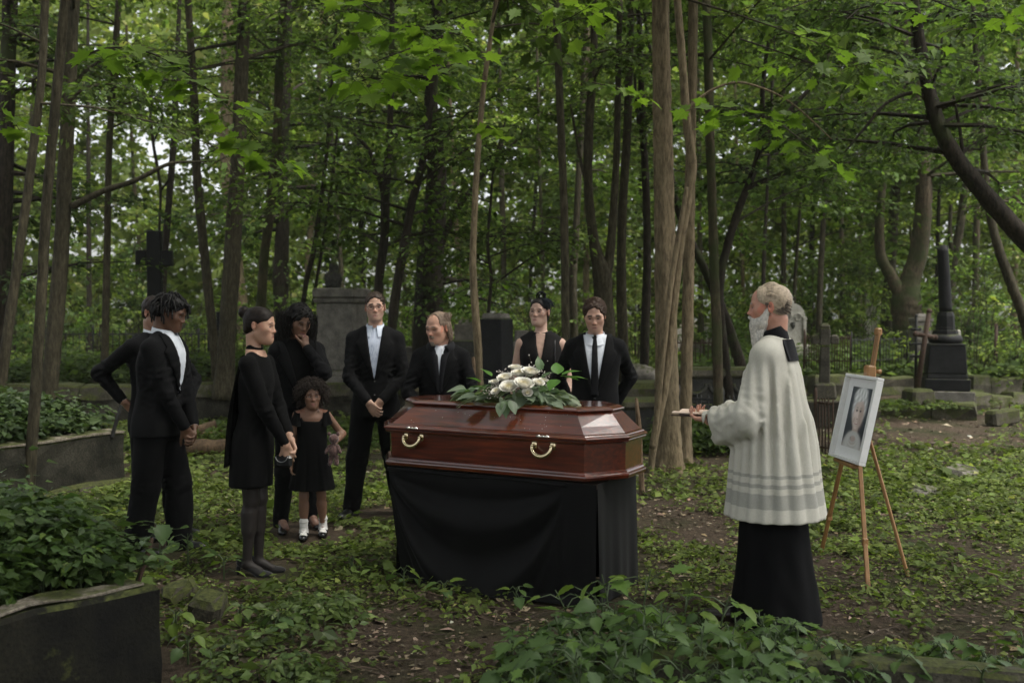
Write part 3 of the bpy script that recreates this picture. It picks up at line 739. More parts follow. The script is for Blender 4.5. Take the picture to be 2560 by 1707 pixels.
def tree(label, path, Y, bark='mid', top=None, crown=None, limbs=(), base_z=0.0, flare=.35, name='tree', seed=0, n=12, group=None, knots=True, Ys=None, ground=True):
    """path: (px, py, width px) points of the trunk on the 2352 px view, lowest first; Y: distance
    crown: dict(z=(lo,hi), n branches, L reach, sp sprays per branch, K leaves, ls leaf length, T template, col)
    limbs: extra (path) lists of the same kind"""
    g = np.random.default_rng(seed + 100)
    def world(pts, Yv):
        out = []
        for i, (x, y, w_) in enumerate(pts):
            yy = Yv if not hasattr(Yv, '__len__') else Yv[i]
            out.append((*at(x * KD, y * KD, yy), w_ * KD / FPX * yy / 2 * .80))
        return np.array(out)
    W = world(path, Y if Ys is None else Ys)
    if W[0, 2] > base_z and ground:
        d = (W[1] - W[0]) / max(W[1, 2] - W[0, 2], .1); d[:2] = np.clip(d[:2], -.3, .3)
        b = W[0] - d * (W[0, 2] - base_z + .12); b[3] = W[0, 3] * 1.06; W = np.vstack([b, W])
    if top is not None:
        d = (W[-1] - W[-2]) / np.linalg.norm((W[-1] - W[-2])[:3]); d[:2] = np.clip(d[:2], -.25, .25)
        e = W[-1] + d * (top - W[-1, 2]) / max(d[2], .5); e[3] = max(W[-1, 3] * .45, .015); W = np.vstack([W, (W[-1] * .5 + e * .5), e])
    o = W[0, :3].copy(); o[2] = base_z
    t = thing(name, label, 'tree', o, group=group)
    m = max(20, int(len(W) * 9)); P = catmull(W, m)
    r = P[:, 3].copy(); hgt = P[:, 2] - base_z
    r = r * (1 + flare * np.exp(-np.maximum(hgt, 0) / .22))
    th = np.arange(n) * 2 * PI / n
    RR = r[:, None] * (1 + .07 * np.sin(3 * th[None, :] + 1.3 * hgt[:, None] + seed) + .05 * np.sin(5 * th[None, :] - .9 * hgt[:, None]) + (.16 * np.exp(-np.maximum(hgt, 0) / .25))[:, None] * np.sin(4 * th + seed)[None, :] + .035 * g.normal(0, 1, (m, n)))
    V, F = tube(P[:, :3] - o, RR, n)
    obj_of('trunk', mesh_of('trunk', V, F, None, True), BARKS[bark], t)
    def limb(pts, Yv, nm='limb'):
        Wl = world(pts, Yv); Pl = catmull(Wl, len(Wl) * 7); Vl, Fl = tube(Pl[:, :3] - o, Pl[:, 3] * (1 + .05 * np.sin(np.arange(len(Pl)) * 1.3)), 8)
        obj_of(nm, mesh_of(nm, Vl, Fl, None, True), BARKS[bark], t)
    for l in limbs:
        limb(l[0], l[1] if len(l) > 1 else Y)
    if crown:
        c = dict(z=(2.5, 6.5), n=14, L=2.2, sp=7, K=22, ls=.09, T=T_OV, col=G1, mat=LEAF, spl=.75, rise=.25, az=None, clump=.3, droop=.35) | crown
        mb = MB(); C0 = []; D0 = []
        for k in range(c['n']):
            z = g.uniform(*c['z']); i = np.argmin(np.abs(P[:, 2] - z)); p0 = P[i, :3]
            a = g.uniform(0, 2 * PI) if c['az'] is None else g.uniform(*c['az']); Lb = c['L'] * g.uniform(.55, 1.15)
            d = np.array([math.cos(a), math.sin(a), c['rise'] + g.normal(0, .18)])
            tt = np.linspace(0, 1, 8)[:, None]; side = np.array([-math.sin(a), math.cos(a), 0])
            B = p0 + d * Lb * tt + side * (g.normal(0, .12) * Lb * np.sin(tt * 3)) + np.array([0, 0, -.22 * Lb]) * tt ** 2.2
            r0 = max(.012, min(P[i, 3] * .38, .05))
            mb.tube(B[::2] - o, np.linspace(r0, .004, 4), 4, caps=False)
            for q in range(c['sp']):
                u = g.uniform(.2, 1.0); j = min(int(u * 7), 6); b0 = B[j] + (B[j + 1] - B[j]) * (u * 7 - j)
                aa = a + g.choice([-1, 1]) * g.uniform(.3, 1.3); dd = np.array([math.cos(aa), math.sin(aa), g.normal(-.02, .22)])
                C0.append(b0); D0.append(dd)
                e = b0 + dd * c['spl'] * .8; e[2] -= .2 * c['spl']
                mb.tube(np.array([b0, (b0 + e) / 2 + [0, 0, .05 * c['spl']], e]) - o, [.006, .004, .002], 3, caps=False)
        if mb.n: mb.build('branches', BARKS['dark' if bark == 'dark' else 'mid'], t)['kind'] = 'stuff'
        leaf_mass('crown', t, c['mat'], T_RH if (c['T'] is T_OV and Y > 12.8) else c['T'], g, np.array(C0), np.array(D0), c['spl'] * g.uniform(.7, 1.2, len(C0)), c['K'], c['ls'], c['col'], o, clump=c['clump'], droop=c['droop'])
    return t
c1 = dict(n=13, L=2.0, sp=7, K=26, ls=.078)
cm = dict(n=16, L=2.4, sp=8, K=26, ls=.088)
# --- left side
tree('slim leaning tree in front of the left grave bed', [(62, 1150, 34), (78, 950, 31), (92, 740, 29), (105, 500, 28), (122, 300, 27), (150, 0, 26)], 8.85, 'mid', top=9, crown=dict(z=(4.6, 8), n=9, L=1.8, ls=.10), seed=1, flare=.12)
tree('light brown leaning tree at the left edge', [(4, 870, 30), (35, 640, 26), (66, 420, 24), (95, 180, 22), (104, 0, 21)], 11.4, 'mid', top=10, crown=cm | dict(z=(4.0, 9)), seed=2, flare=.1)
tree('thick grey brown tree behind the slim leaning tree', [(120, 820, 44), (135, 640, 42), (148, 420, 40), (160, 200, 38), (168, 0, 36)], 13.2, 'mid', top=13, crown=cm | dict(z=(4.2, 10), n=18), limbs=[([(165, 475, 22), (235, 440, 18), (310, 415, 15), (385, 378, 11), (440, 372, 6), (500, 372, 3)],)], seed=3)
tree('dark ivy clad tree at the far left edge', [(-2, 800, 44), (8, 560, 44), (16, 320, 42), (22, 0, 40)], 14.5, 'dark', top=13, crown=cm | dict(z=(2.0, 9), n=24, L=2.0, col=G2), seed=4)
tree('straight thin tree left of the stone cross', [(240, 810, 21), (246, 560, 19), (252, 330, 18), (265, 120, 18), (272, 0, 17)], 15.0, 'mid', top=11, crown=c1 | dict(z=(4, 9.5)), base_z=.5, seed=5)
tree('thin dark tree rising behind the stone cross', [(372, 690, 20), (384, 520, 19), (398, 340, 18), (405, 180, 16), (410, 60, 12)], 18.0, 'dark', top=12, crown=c1 | dict(z=(5.5, 11), n=8), base_z=.5, seed=6)
tree('crooked black branchy sapling above the stone cross', [(366, 545, 7), (368, 430, 8), (352, 330, 9), (345, 240, 8), (350, 160, 6)], 17.2, 'dark', crown=None, limbs=[([(352, 330, 6), (372, 270, 5), (366, 200, 4)],), ([(368, 440, 7), (395, 400, 5), (388, 372, 4)],), ([(350, 300, 4), (325, 255, 3), (300, 200, 2)],)], base_z=.5, seed=7)
tree('curved slim brown tree left of the woman with the bun', [(492, 800, 27), (482, 700, 26), (466, 545, 25), (452, 400, 24), (448, 270, 22), (440, 130, 20), (432, 0, 18)], 15.5, 'mid', top=11, crown=c1 | dict(z=(5, 10)), base_z=.5, seed=8)
tree('stout brown tree behind the woman with the bun', [(521, 800, 50), (530, 650, 46), (538, 500, 44), (548, 330, 40), (556, 150, 36), (562, 0, 32)], 15.0, 'mid', top=13, crown=cm | dict(z=(5.0, 11), n=16), base_z=.5, seed=9)
tree('pale broad trunk far behind the stout brown tree', [(560, 760, 34), (530, 480, 38), (520, 300, 38), (522, 120, 34)], 24.0, 'pale', top=16, crown=cm | dict(z=(7, 14), n=14, L=3.2, ls=.13), seed=10)
tree('dark mossy tree behind the woman with curls', [(598, 720, 27), (606, 600, 26), (620, 480, 28), (636, 330, 26), (642, 160, 24), (650, 0, 22)], 16.5, 'mossy', top=12, crown=cm | dict(z=(3.4, 10), n=18), base_z=.5, seed=11)
tree('black ivy covered trunk far behind the woman with curls', [(646, 760, 40), (645, 640, 46), (650, 520, 38), (648, 380, 34), (655, 200, 30)], 21.0, 'dark', top=14, crown=cm | dict(z=(3, 12), n=22, ls=.12, col=G2), seed=12)
tree('twin thin slanting stem left of the pedestal monument', [(694, 710, 14), (705, 640, 15), (722, 570, 15), (735, 480, 13), (752, 330, 11), (765, 150, 9)], 17.0, 'dark', top=10, crown=c1 | dict(z=(4, 9)), limbs=[([(718, 700, 9), (728, 640, 9), (742, 560, 9), (758, 450, 8), (775, 300, 7)],)], base_z=.5, seed=13)
# --- centre
tree('dark forked tree above the man with glasses', [(868, 720, 27), (872, 640, 26), (884, 540, 25), (886, 440, 26), (893, 340, 20), (898, 200, 17), (900, 60, 14)], 14.6, 'dark', top=11, crown=cm | dict(z=(2.6, 9), n=24, ls=.085), limbs=[([(884, 480, 14), (876, 430, 13), (850, 350, 11), (812, 305, 8), (780, 250, 5)],), ([(866, 690, 14), (858, 678, 10), (856, 672, 6)],)], base_z=.2, seed=14)
tree('dark leaning tree right of the man with glasses', [(900, 760, 28), (912, 660, 26), (930, 560, 25), (945, 470, 24), (968, 380, 22), (985, 270, 19), (995, 120, 16)], 14.0, 'dark', top=11, crown=cm | dict(z=(2.5, 9), n=24, ls=.085), base_z=.0, seed=15)
tree('great dark ivy covered trunk behind the old man', [(985, 800, 86), (988, 640, 78), (996, 500, 66), (1002, 380, 52), (990, 240, 40), (1000, 90, 34)], 16.5, 'dark', top=14, crown=cm | dict(z=(1.6, 11), n=40, L=1.7, ls=.085, col=G2), limbs=[([(1000, 600, 22), (1040, 500, 18), (1110, 400, 13), (1180, 330, 9), (1230, 260, 5)],), ([(960, 640, 14), (966, 560, 12), (985, 480, 10)],)], seed=16)
tree('slim pale winding tree between the old man and the veiled woman', [(1103, 905, 24), (1100, 850, 23), (1097, 780, 23), (1090, 690, 22), (1086, 600, 20), (1090, 480, 18), (1097, 360, 17), (1110, 210, 15), (1128, 80, 13), (1140, 0, 12)], 10.3, 'pale', top=7.5, crown=dict(z=(4.4, 7), n=7, L=1.5, ls=.11, T=T_MP, K=14), seed=17, flare=.1)
tree('thin black crooked stem beside the black stele', [(1122, 720, 10), (1128, 640, 10), (1120, 560, 9), (1126, 480, 8), (1135, 380, 6), (1160, 280, 4)], 13.6, 'dark', crown=dict(z=(2.0, 4.2), n=12, L=1.5, ls=.08), limbs=[([(1128, 660, 6), (1180, 620, 6), (1250, 575, 5), (1300, 570, 3)],)], seed=18)
tree('slim straight brown tree right of the veiled woman', [(1299, 790, 24), (1298, 640, 23), (1296, 480, 22), (1290, 320, 22), (1283, 160, 22), (1276, 0, 20)], 11.2, 'mid', top=9, crown=cm | dict(z=(4.4, 8), n=11, ls=.10), seed=19, flare=.1)
tree('smooth forked tree behind the young man', [(1392, 800, 60), (1390, 740, 56), (1386, 680, 52), (1383, 630, 50), (1366, 560, 30), (1352, 440, 27), (1352, 300, 26), (1362, 150, 22), (1366, 0, 20)], 13.4, 'mid', top=12, crown=cm | dict(z=(4.5, 10), n=16), limbs=[([(1390, 650, 34), (1400, 590, 28), (1408, 500, 24), (1416, 360, 20), (1420, 180, 18), (1424, 0, 16)],), ([(1350, 440, 10), (1330, 350, 9), (1310, 240, 6)],)], seed=20)
tree('tall grey tree just right of the young man', [(1432, 800, 30), (1428, 650, 28), (1430, 480, 26), (1440, 300, 24), (1446, 120, 22), (1450, 0, 20)], 14.2, 'mid', top=12, crown=c1 | dict(z=(5, 10)), seed=21)
tree('slim grey trunk behind the forked tree', [(1318, 740, 26), (1316, 640, 25), (1322, 540, 20), (1330, 380, 18)], 19.0, 'mid', top=12, crown=cm | dict(z=(4, 11), ls=.12), seed=22)
tree('black trunk hard behind the big pale trunk', [(1482, 780, 26), (1486, 620, 24), (1484, 450, 22), (1476, 280, 20), (1470, 100, 16)], 15.0, 'dark', top=12, crown=cm | dict(z=(3.6, 10), n=16), limbs=[([(1478, 330, 12), (1462, 250, 10), (1458, 170, 8)],)], seed=23)
bp = tree('big pale trunk beside the foot of the coffin', [(1538, 1085, 84), (1537, 1040, 76), (1533, 900, 66), (1530, 760, 62), (1526, 560, 58), (1523, 380, 54), (1520, 180, 50), (1518, 0, 48)], 10.45, 'pale', top=14, crown=cm | dict(z=(5.5, 12), n=14), seed=24, n=22, flare=.18)
tree('pale twin stem winding across the big trunk', [(1494, 1098, 17), (1500, 1030, 22), (1512, 960, 24), (1528, 880, 24), (1540, 780, 24), (1550, 680, 24), (1563, 560, 24), (1582, 440, 26), (1590, 380, 26), (1578, 280, 25), (1568, 150, 23), (1556, 0, 21)], 10.12, 'pale', top=9, crown=dict(z=(4.2, 8), n=8, L=2.2, ls=.12, T=T_MP, K=16, sp=6), limbs=[([(1498, 1030, 16), (1509, 950, 17), (1519, 850, 17), (1533, 720, 17), (1546, 620, 16), (1566, 500, 15), (1578, 430, 13)], 10.06), ([(1573, 270, 12), (1592, 240, 10), (1640, 205, 8), (1700, 190, 7), (1780, 215, 6), (1840, 255, 5), (1910, 320, 3)], 9.9)], seed=25, flare=.05)
tree('second pale trunk right behind the big pale trunk', [(1572, 1075, 40), (1574, 960, 35), (1578, 800, 33), (1582, 600, 31), (1586, 380, 29), (1590, 180, 27), (1592, 0, 26)], 10.9, 'pale', top=11, crown=cm | dict(z=(5, 10), n=10), seed=26, flare=.15)
tree('straight olive brown tree behind the prayer book', [(1652, 1030, 34), (1650, 960, 29), (1648, 820, 28), (1642, 640, 26), (1636, 460, 26), (1630, 300, 26), (1626, 120, 25), (1622, 0, 24)], 12.3, 'mossy', top=11, crown=cm | dict(z=(4.4, 10), n=14), seed=27, flare=.3)
tree('dark leaning trunk crossing behind the olive brown tree', [(1712, 880, 34), (1690, 800, 30), (1655, 700, 26), (1620, 620, 24), (1590, 560, 22), (1560, 490, 20), (1545, 420, 16), (1530, 330, 12)], 15.5, 'dark', top=8, crown=cm | dict(z=(3.6, 7), n=10), seed=28)
tree('curved dark tree with long upward limb above the priest', [(1668, 840, 26), (1655, 720, 25), (1655, 640, 24), (1672, 560, 24), (1700, 470, 22), (1732, 390, 20), (1750, 300, 17), (1752, 200, 13), (1770, 60, 9)], 13.8, 'dark', top=8, crown=cm | dict(z=(2.8, 7), n=30, L=2.6, ls=.085, col=G2), limbs=[([(1746, 320, 15), (1790, 280, 14), (1850, 215, 12), (1910, 160, 9), (1960, 110, 5)],), ([(1715, 440, 10), (1760, 410, 8), (1830, 390, 5)],)], seed=29)
# --- right side
tree('thin straight tree above the white tombstone', [(1880, 800, 18), (1884, 640, 17), (1890, 520, 15), (1894, 400, 12)], 21.0, 'mid', top=10, crown=cm | dict(z=(4, 9), ls=.12), seed=30)
tree('thin dark sapling above the priest\'s head', [(1752, 690, 12), (1756, 560, 11), (1762, 440, 9)], 19.0, 'dark', top=9, crown=cm | dict(z=(3.6, 8), n=12, ls=.11), seed=31)
tree('slim stem between the priest and the forked oak', [(1822, 740, 11), (1826, 640, 10), (1832, 560, 9)], 24.0, 'mid', top=10, crown=cm | dict(z=(4, 9), ls=.14), seed=32)
tree('massive forked old tree behind the railing at the right', [(2088, 800, 88), (2084, 740, 80), (2082, 690, 78), (2092, 640, 56), (2108, 590, 52), (2120, 500, 48), (2122, 420, 42), (2118, 340, 34)], 21.5, 'mossy', top=15, crown=cm | dict(z=(4.5, 13), n=26, L=3.4, ls=.13), limbs=[([(2074, 690, 46), (2050, 640, 36), (2024, 590, 32), (2020, 520, 28), (2026, 440, 22), (2040, 330, 16)],), ([(2108, 600, 12), (2095, 560, 10), (2090, 520, 7)],)], seed=33, n=16)
tree('grey trunk left of the massive forked tree', [(2042, 790, 40), (2040, 700, 36), (2045, 620, 30)], 26.0, 'mid', top=14, crown=cm | dict(z=(5, 13), ls=.15, L=3), seed=34)
tree('heavy black tree leaning in from the right edge', [(2500, 700, 62), (2420, 615, 58), (2340, 535, 54), (2260, 445, 50), (2200, 370, 46), (2160, 300, 42), (2135, 220, 38), (2115, 120, 34), (2098, 0, 30)], 11.6, 'dark', top=8, crown=cm | dict(z=(2.9, 7), n=34, L=2.3, ls=.085, col=G2), limbs=[([(2150, 270, 16), (2110, 215, 12), (2040, 235, 10), (1990, 290, 8), (1940, 350, 5)],), ([(2215, 390, 12), (2205, 300, 10), (2190, 220, 6)],)], seed=35)
tree('slanting brown tree at the right edge', [(2370, 800, 30), (2352, 730, 29), (2322, 650, 28), (2296, 580, 26), (2275, 500, 23), (2262, 400, 20), (2252, 260, 16)], 15.5, 'mid', top=11, crown=cm | dict(z=(3, 9), n=18), seed=36)
tree('curved brown double trunk far behind the black column', [(2182, 700, 20), (2190, 600, 22), (2205, 520, 24), (2215, 440, 20)], 25.0, 'mid', top=13, crown=cm | dict(z=(4, 12), ls=.15, L=3), limbs=[([(2192, 600, 16), (2182, 540, 14), (2184, 470, 10)],)], seed=37)

# far trunks: individually placed, each a tree of its own
def far_trees():
    g = np.random.default_rng(77)
    xs = [30, 205, 330, 700, 790, 835, 935, 1060, 1160, 1215, 1250, 1345, 1405, 1470, 1610, 1710, 1800, 1860, 1935, 1975, 2000, 2150, 2240, 2330]
    words = ['thin', 'slim', 'slender', 'narrow']
    where = ['at the far left', 'left of the stone cross', 'behind the stone cross', 'left of the pedestal monument', 'above the pedestal bust', 'beside the man with glasses', 'right of the man with glasses', 'left of the slim pale tree', 'above the low block tomb', 'above the black stele', 'left of the veiled woman', 'above the young man', 'between the young man and the grey tree', 'left of the big pale trunk', 'right of the second pale trunk', 'over the carved tomb wall', 'over the priest', 'right of the priest', 'over the stone cross', 'left of the picture', 'over the easel', 'left of the black column', 'right of the black column', 'at the far right']
    for i, x in enumerate(xs):
        Y = g.uniform(24, 36); w_ = g.uniform(12, 22); k = g.normal(0, 12)
        tree(f'{words[i % 4]} distant woodland trunk {where[i]}', [(x, 790, w_), (x + k * .3, 620, w_ * .92), (x + k, 420, w_ * .8), (x + 1.5 * k, 200, w_ * .65)], Y, ['mid', 'dark', 'mossy', 'pale'][i % 4], top=15, seed=200 + i, n=7,
             crown=dict(z=(3.0, 14), n=16, L=3.0, sp=7, K=22, ls=.165, T=T_RH, col=((.080, .125, .038), (.110, .160, .044), (.068, .108, .036))[i % 3], spl=1.1), group='distant woodland trunks')  # distant leaves lightened in colour to stand in for haze
far_trees()

# --- understorey shrubs and saplings
def shrub(label, x, Y, h, r, n, ls, col, seed, T=T_OV, z0=0.0, name='shrub', K=16):
    g = np.random.default_rng(seed); o = np.array([x, Y, z0]); t = thing(name, label, 'shrub', o)
    mb = MB(); C0, D0 = [], []
    for k in range(n):
        a = g.uniform(0, 2 * PI); q = g.random() ** .6; e = np.array([math.cos(a) * r * q, math.sin(a) * r * q, h * g.uniform(.35, 1.0) * (1 - .35 * q * q)])
        P = catmull([(0, 0, -.05), e * [.25, .25, .5], e], 5); mb.tube(P, [.012, .010, .008, .006, .003], 4, caps=False)
        for s in range(3): C0.append(e * [1, 1, 1] * g.uniform(.6, 1.0)); D0.append([math.cos(a + g.normal(0, .9)), math.sin(a + g.normal(0, .9)), g.normal(.0, .25)])
    mb.build('stems', BARKS['mid'], t)['kind'] = 'stuff'
    leaf_mass('foliage', t, LEAF, T, g, np.array(C0), np.array(D0), .45 * g.uniform(.6, 1.3, len(C0)), K, ls, col)
def shrubs():
    g = np.random.default_rng(31)
    S = [(120, 21, 'leafy shrub behind the left railing', G2), (215, 24, 'pale green shrub beyond the left railing', G3), (320, 25, 'dense dark bush behind the stone cross', G2), (440, 23, 'bright sapling right of the stone cross', G3), (590, 22, 'light green bush behind the woman with the bun', G3), (680, 20, 'shrub behind the woman with curls', G1), (775, 22, 'tall bush behind the pedestal monument', G1), (850, 19, 'bush right behind the pedestal monument', G1), (945, 19, 'bush between the two dark leaning trees', G1), (1050, 20, 'pale bush left of the slim pale tree', G3), (1150, 21, 'leafy bush over the low block tomb', G1), (1215, 18, 'hanging bush over the black stele', G1), (1270, 20, 'green bush left of the veiled woman', G3), (1335, 22, 'bush behind the slim grey trunk', G1), (1460, 21, 'bright bush left of the big pale trunk', G3), (1620, 24, 'bush beyond the second pale trunk', G1), (1720, 26, 'bush at the edge of the clearing', G3), (1800, 28, 'misty green bush above the priest', G1), (1870, 25, 'bush behind the white tombstone', G1), (1960, 25, 'yellow green sapling above the stone cross', G3), (2010, 27, 'bush left of the massive forked tree', G1), (2150, 24, 'bush right of the massive forked tree', G1), (2210, 22, 'dense hedge bush behind the black column', G2), (2270, 22, 'tall bush behind the iron post', G1), (2330, 20, 'bush at the right edge', G1), (2240, 19, 'low bush near the iron post', G3)]
    for i, (x, Y, lab, col) in enumerate(S):
        X = (x * KD - 1280) / FPX * Y; h = g.uniform(2.4, 4.2) * Y / 23
        shrub(lab, X, Y, h, g.uniform(1.2, 2.0), 26, .085 * Y / 20, tuple(1.25 * q for q in col), 300 + i, K=22, T=T_RH)
shrubs()
# --- the far wood: nobody could count these leaves
def far_wood():
    g = np.random.default_rng(5)
    n = 7200
    Y = g.uniform(32, 68, n); X = g.uniform(-1, 1, n) * (.54 * Y + 3); Z = g.random(n) ** .85 * (.36 * Y + 2)
    px = 1280 + X / Y * FPX; py = 788 - (Z - 1.65) / Y * FPX
    gap = np.zeros(n)
    for cx, cy, rx, ry, a in [(330, 270, 230, 200, .90), (470, 420, 120, 130, .9), (1230, 330, 90, 130, .75), (1790, 330, 70, 110, .7), (560, 160, 130, 110, .9), (170, 560, 130, 80, .5), (420, 640, 110, 60, .5), (2500, 190, 60, 60, .6), (2250, 560, 60, 60, .5), (1640, 850, 120, 40, .5), (1560, 120, 60, 90, .5)]:
        gap = np.maximum(gap, .78 * a * np.exp(-((px - cx) / rx) ** 2 - ((py - cy) / ry) ** 2))
    nz = noise3(np.stack([X * .16, Y * .08, Z * .2], 1), 1.0, 2, 3)
    keep = (g.random(n) > gap) & (nz > -.75)
    C0 = np.stack([X, Y, Z], 1)[keep]; m = len(C0)
    a = g.uniform(0, 2 * PI, m); D0 = np.stack([np.cos(a), np.sin(a), g.normal(-.1, .3, m)], 1)
    o = leaf_mass('far_wood', None, LEAF, T_RH, g, C0, D0, g.uniform(1.4, 2.6, m), 30, .34, (.125, .172, .052), clump=.35, flat=.8, droop=.3, width=.5)  # paleness of distance haze put into the leaf colour
    o['kind'] = 'stuff'; o['label'] = 'far wood of mixed green foliage closing the view'
    # low undergrowth in the distance
    n = 2300; Y = g.uniform(21, 60, n); X = g.uniform(-1, 1, n) * (.55 * Y + 2); C0 = np.stack([X, Y, gz(X, Y) + g.random(n) * .35], 1)
    a = g.uniform(0, 2 * PI, n); D0 = np.stack([np.cos(a), np.sin(a), g.normal(.35, .2, n)], 1)
    o = leaf_mass('undergrowth', None, LEAF, T_RH, g, C0, D0, g.uniform(.5, 1.1, n), 22, .22, (.125, .175, .055), clump=.25, width=.7)
    o['kind'] = 'stuff'; o['label'] = 'low green undergrowth spreading between the far trees'
far_wood()

# --- unseen trees added so their crowns darken the clearing and near corners
def added_shade_tree(label, x, y, cx, cy, Rr, z0, z1, n, seed):
    g = np.random.default_rng(seed); o = np.array([x, y, 0.0]); t = thing('tree', label, 'tree', o)
    P = catmull([(0, 0, -.1), (.1, .05, 3), ((cx - x) * .12, (cy - y) * .12, 6.5), ((cx - x) * .3, (cy - y) * .3, z1)], 26)
    V, F = tube(P, np.linspace(.22, .06, 26), 12); obj_of('trunk', mesh_of('trunk', V, F, None, True), BARKS['mid'], t)
    a = g.uniform(0, 2 * PI, n); q = Rr * np.sqrt(g.random(n)); z = g.uniform(z0, z1, n)
    C0 = np.stack([cx + q * np.cos(a), cy + q * np.sin(a), z - .06 * q], 1); b = g.uniform(0, 2 * PI, n)
    mb = MB()
    for k in range(0, n, 9):
        e = C0[k] - o; st = P[np.argmin(np.abs(P[:, 2] - (e[2] - 1.2)))]; mb.tube(catmull([st, (st + e) / 2 + [0, 0, .4], e], 6), np.linspace(.05, .008, 6), 5, caps=False)
    mb.build('branches', BARKS['mid'], t)['kind'] = 'stuff'
    leaf_mass('crown', t, LEAF, T_RH, g, C0, np.stack([np.cos(b), np.sin(b), g.normal(0, .2, n)], 1), g.uniform(.7, 1.3, n), 24, .15, G1, o)
for i, (x, y, cx, cy, Rr, n, lab) in enumerate([(-7.5, 3.5, -4.5, 5.5, 4.2, 150, 'tall unseen tree added left of the view to shade the clearing'), (8.2, 4.0, 4.8, 5.0, 4.0, 170, 'tall unseen tree added right of the view to shade the clearing'), (-5.5, -3.5, -3.2, .8, 4.4, 560, 'unseen tree added for shade behind the viewer on the left'), (5.2, -4.5, 3.2, .2, 4.2, 460, 'unseen tree added for shade behind the viewer on the right'), (.8, -7.5, .3, 3.6, 3.6, 110, 'unseen tree added for shade straight behind the viewer')]):
    added_shade_tree(lab, x, y, cx, cy, Rr, 6.6, 9.0, n, 900 + i)
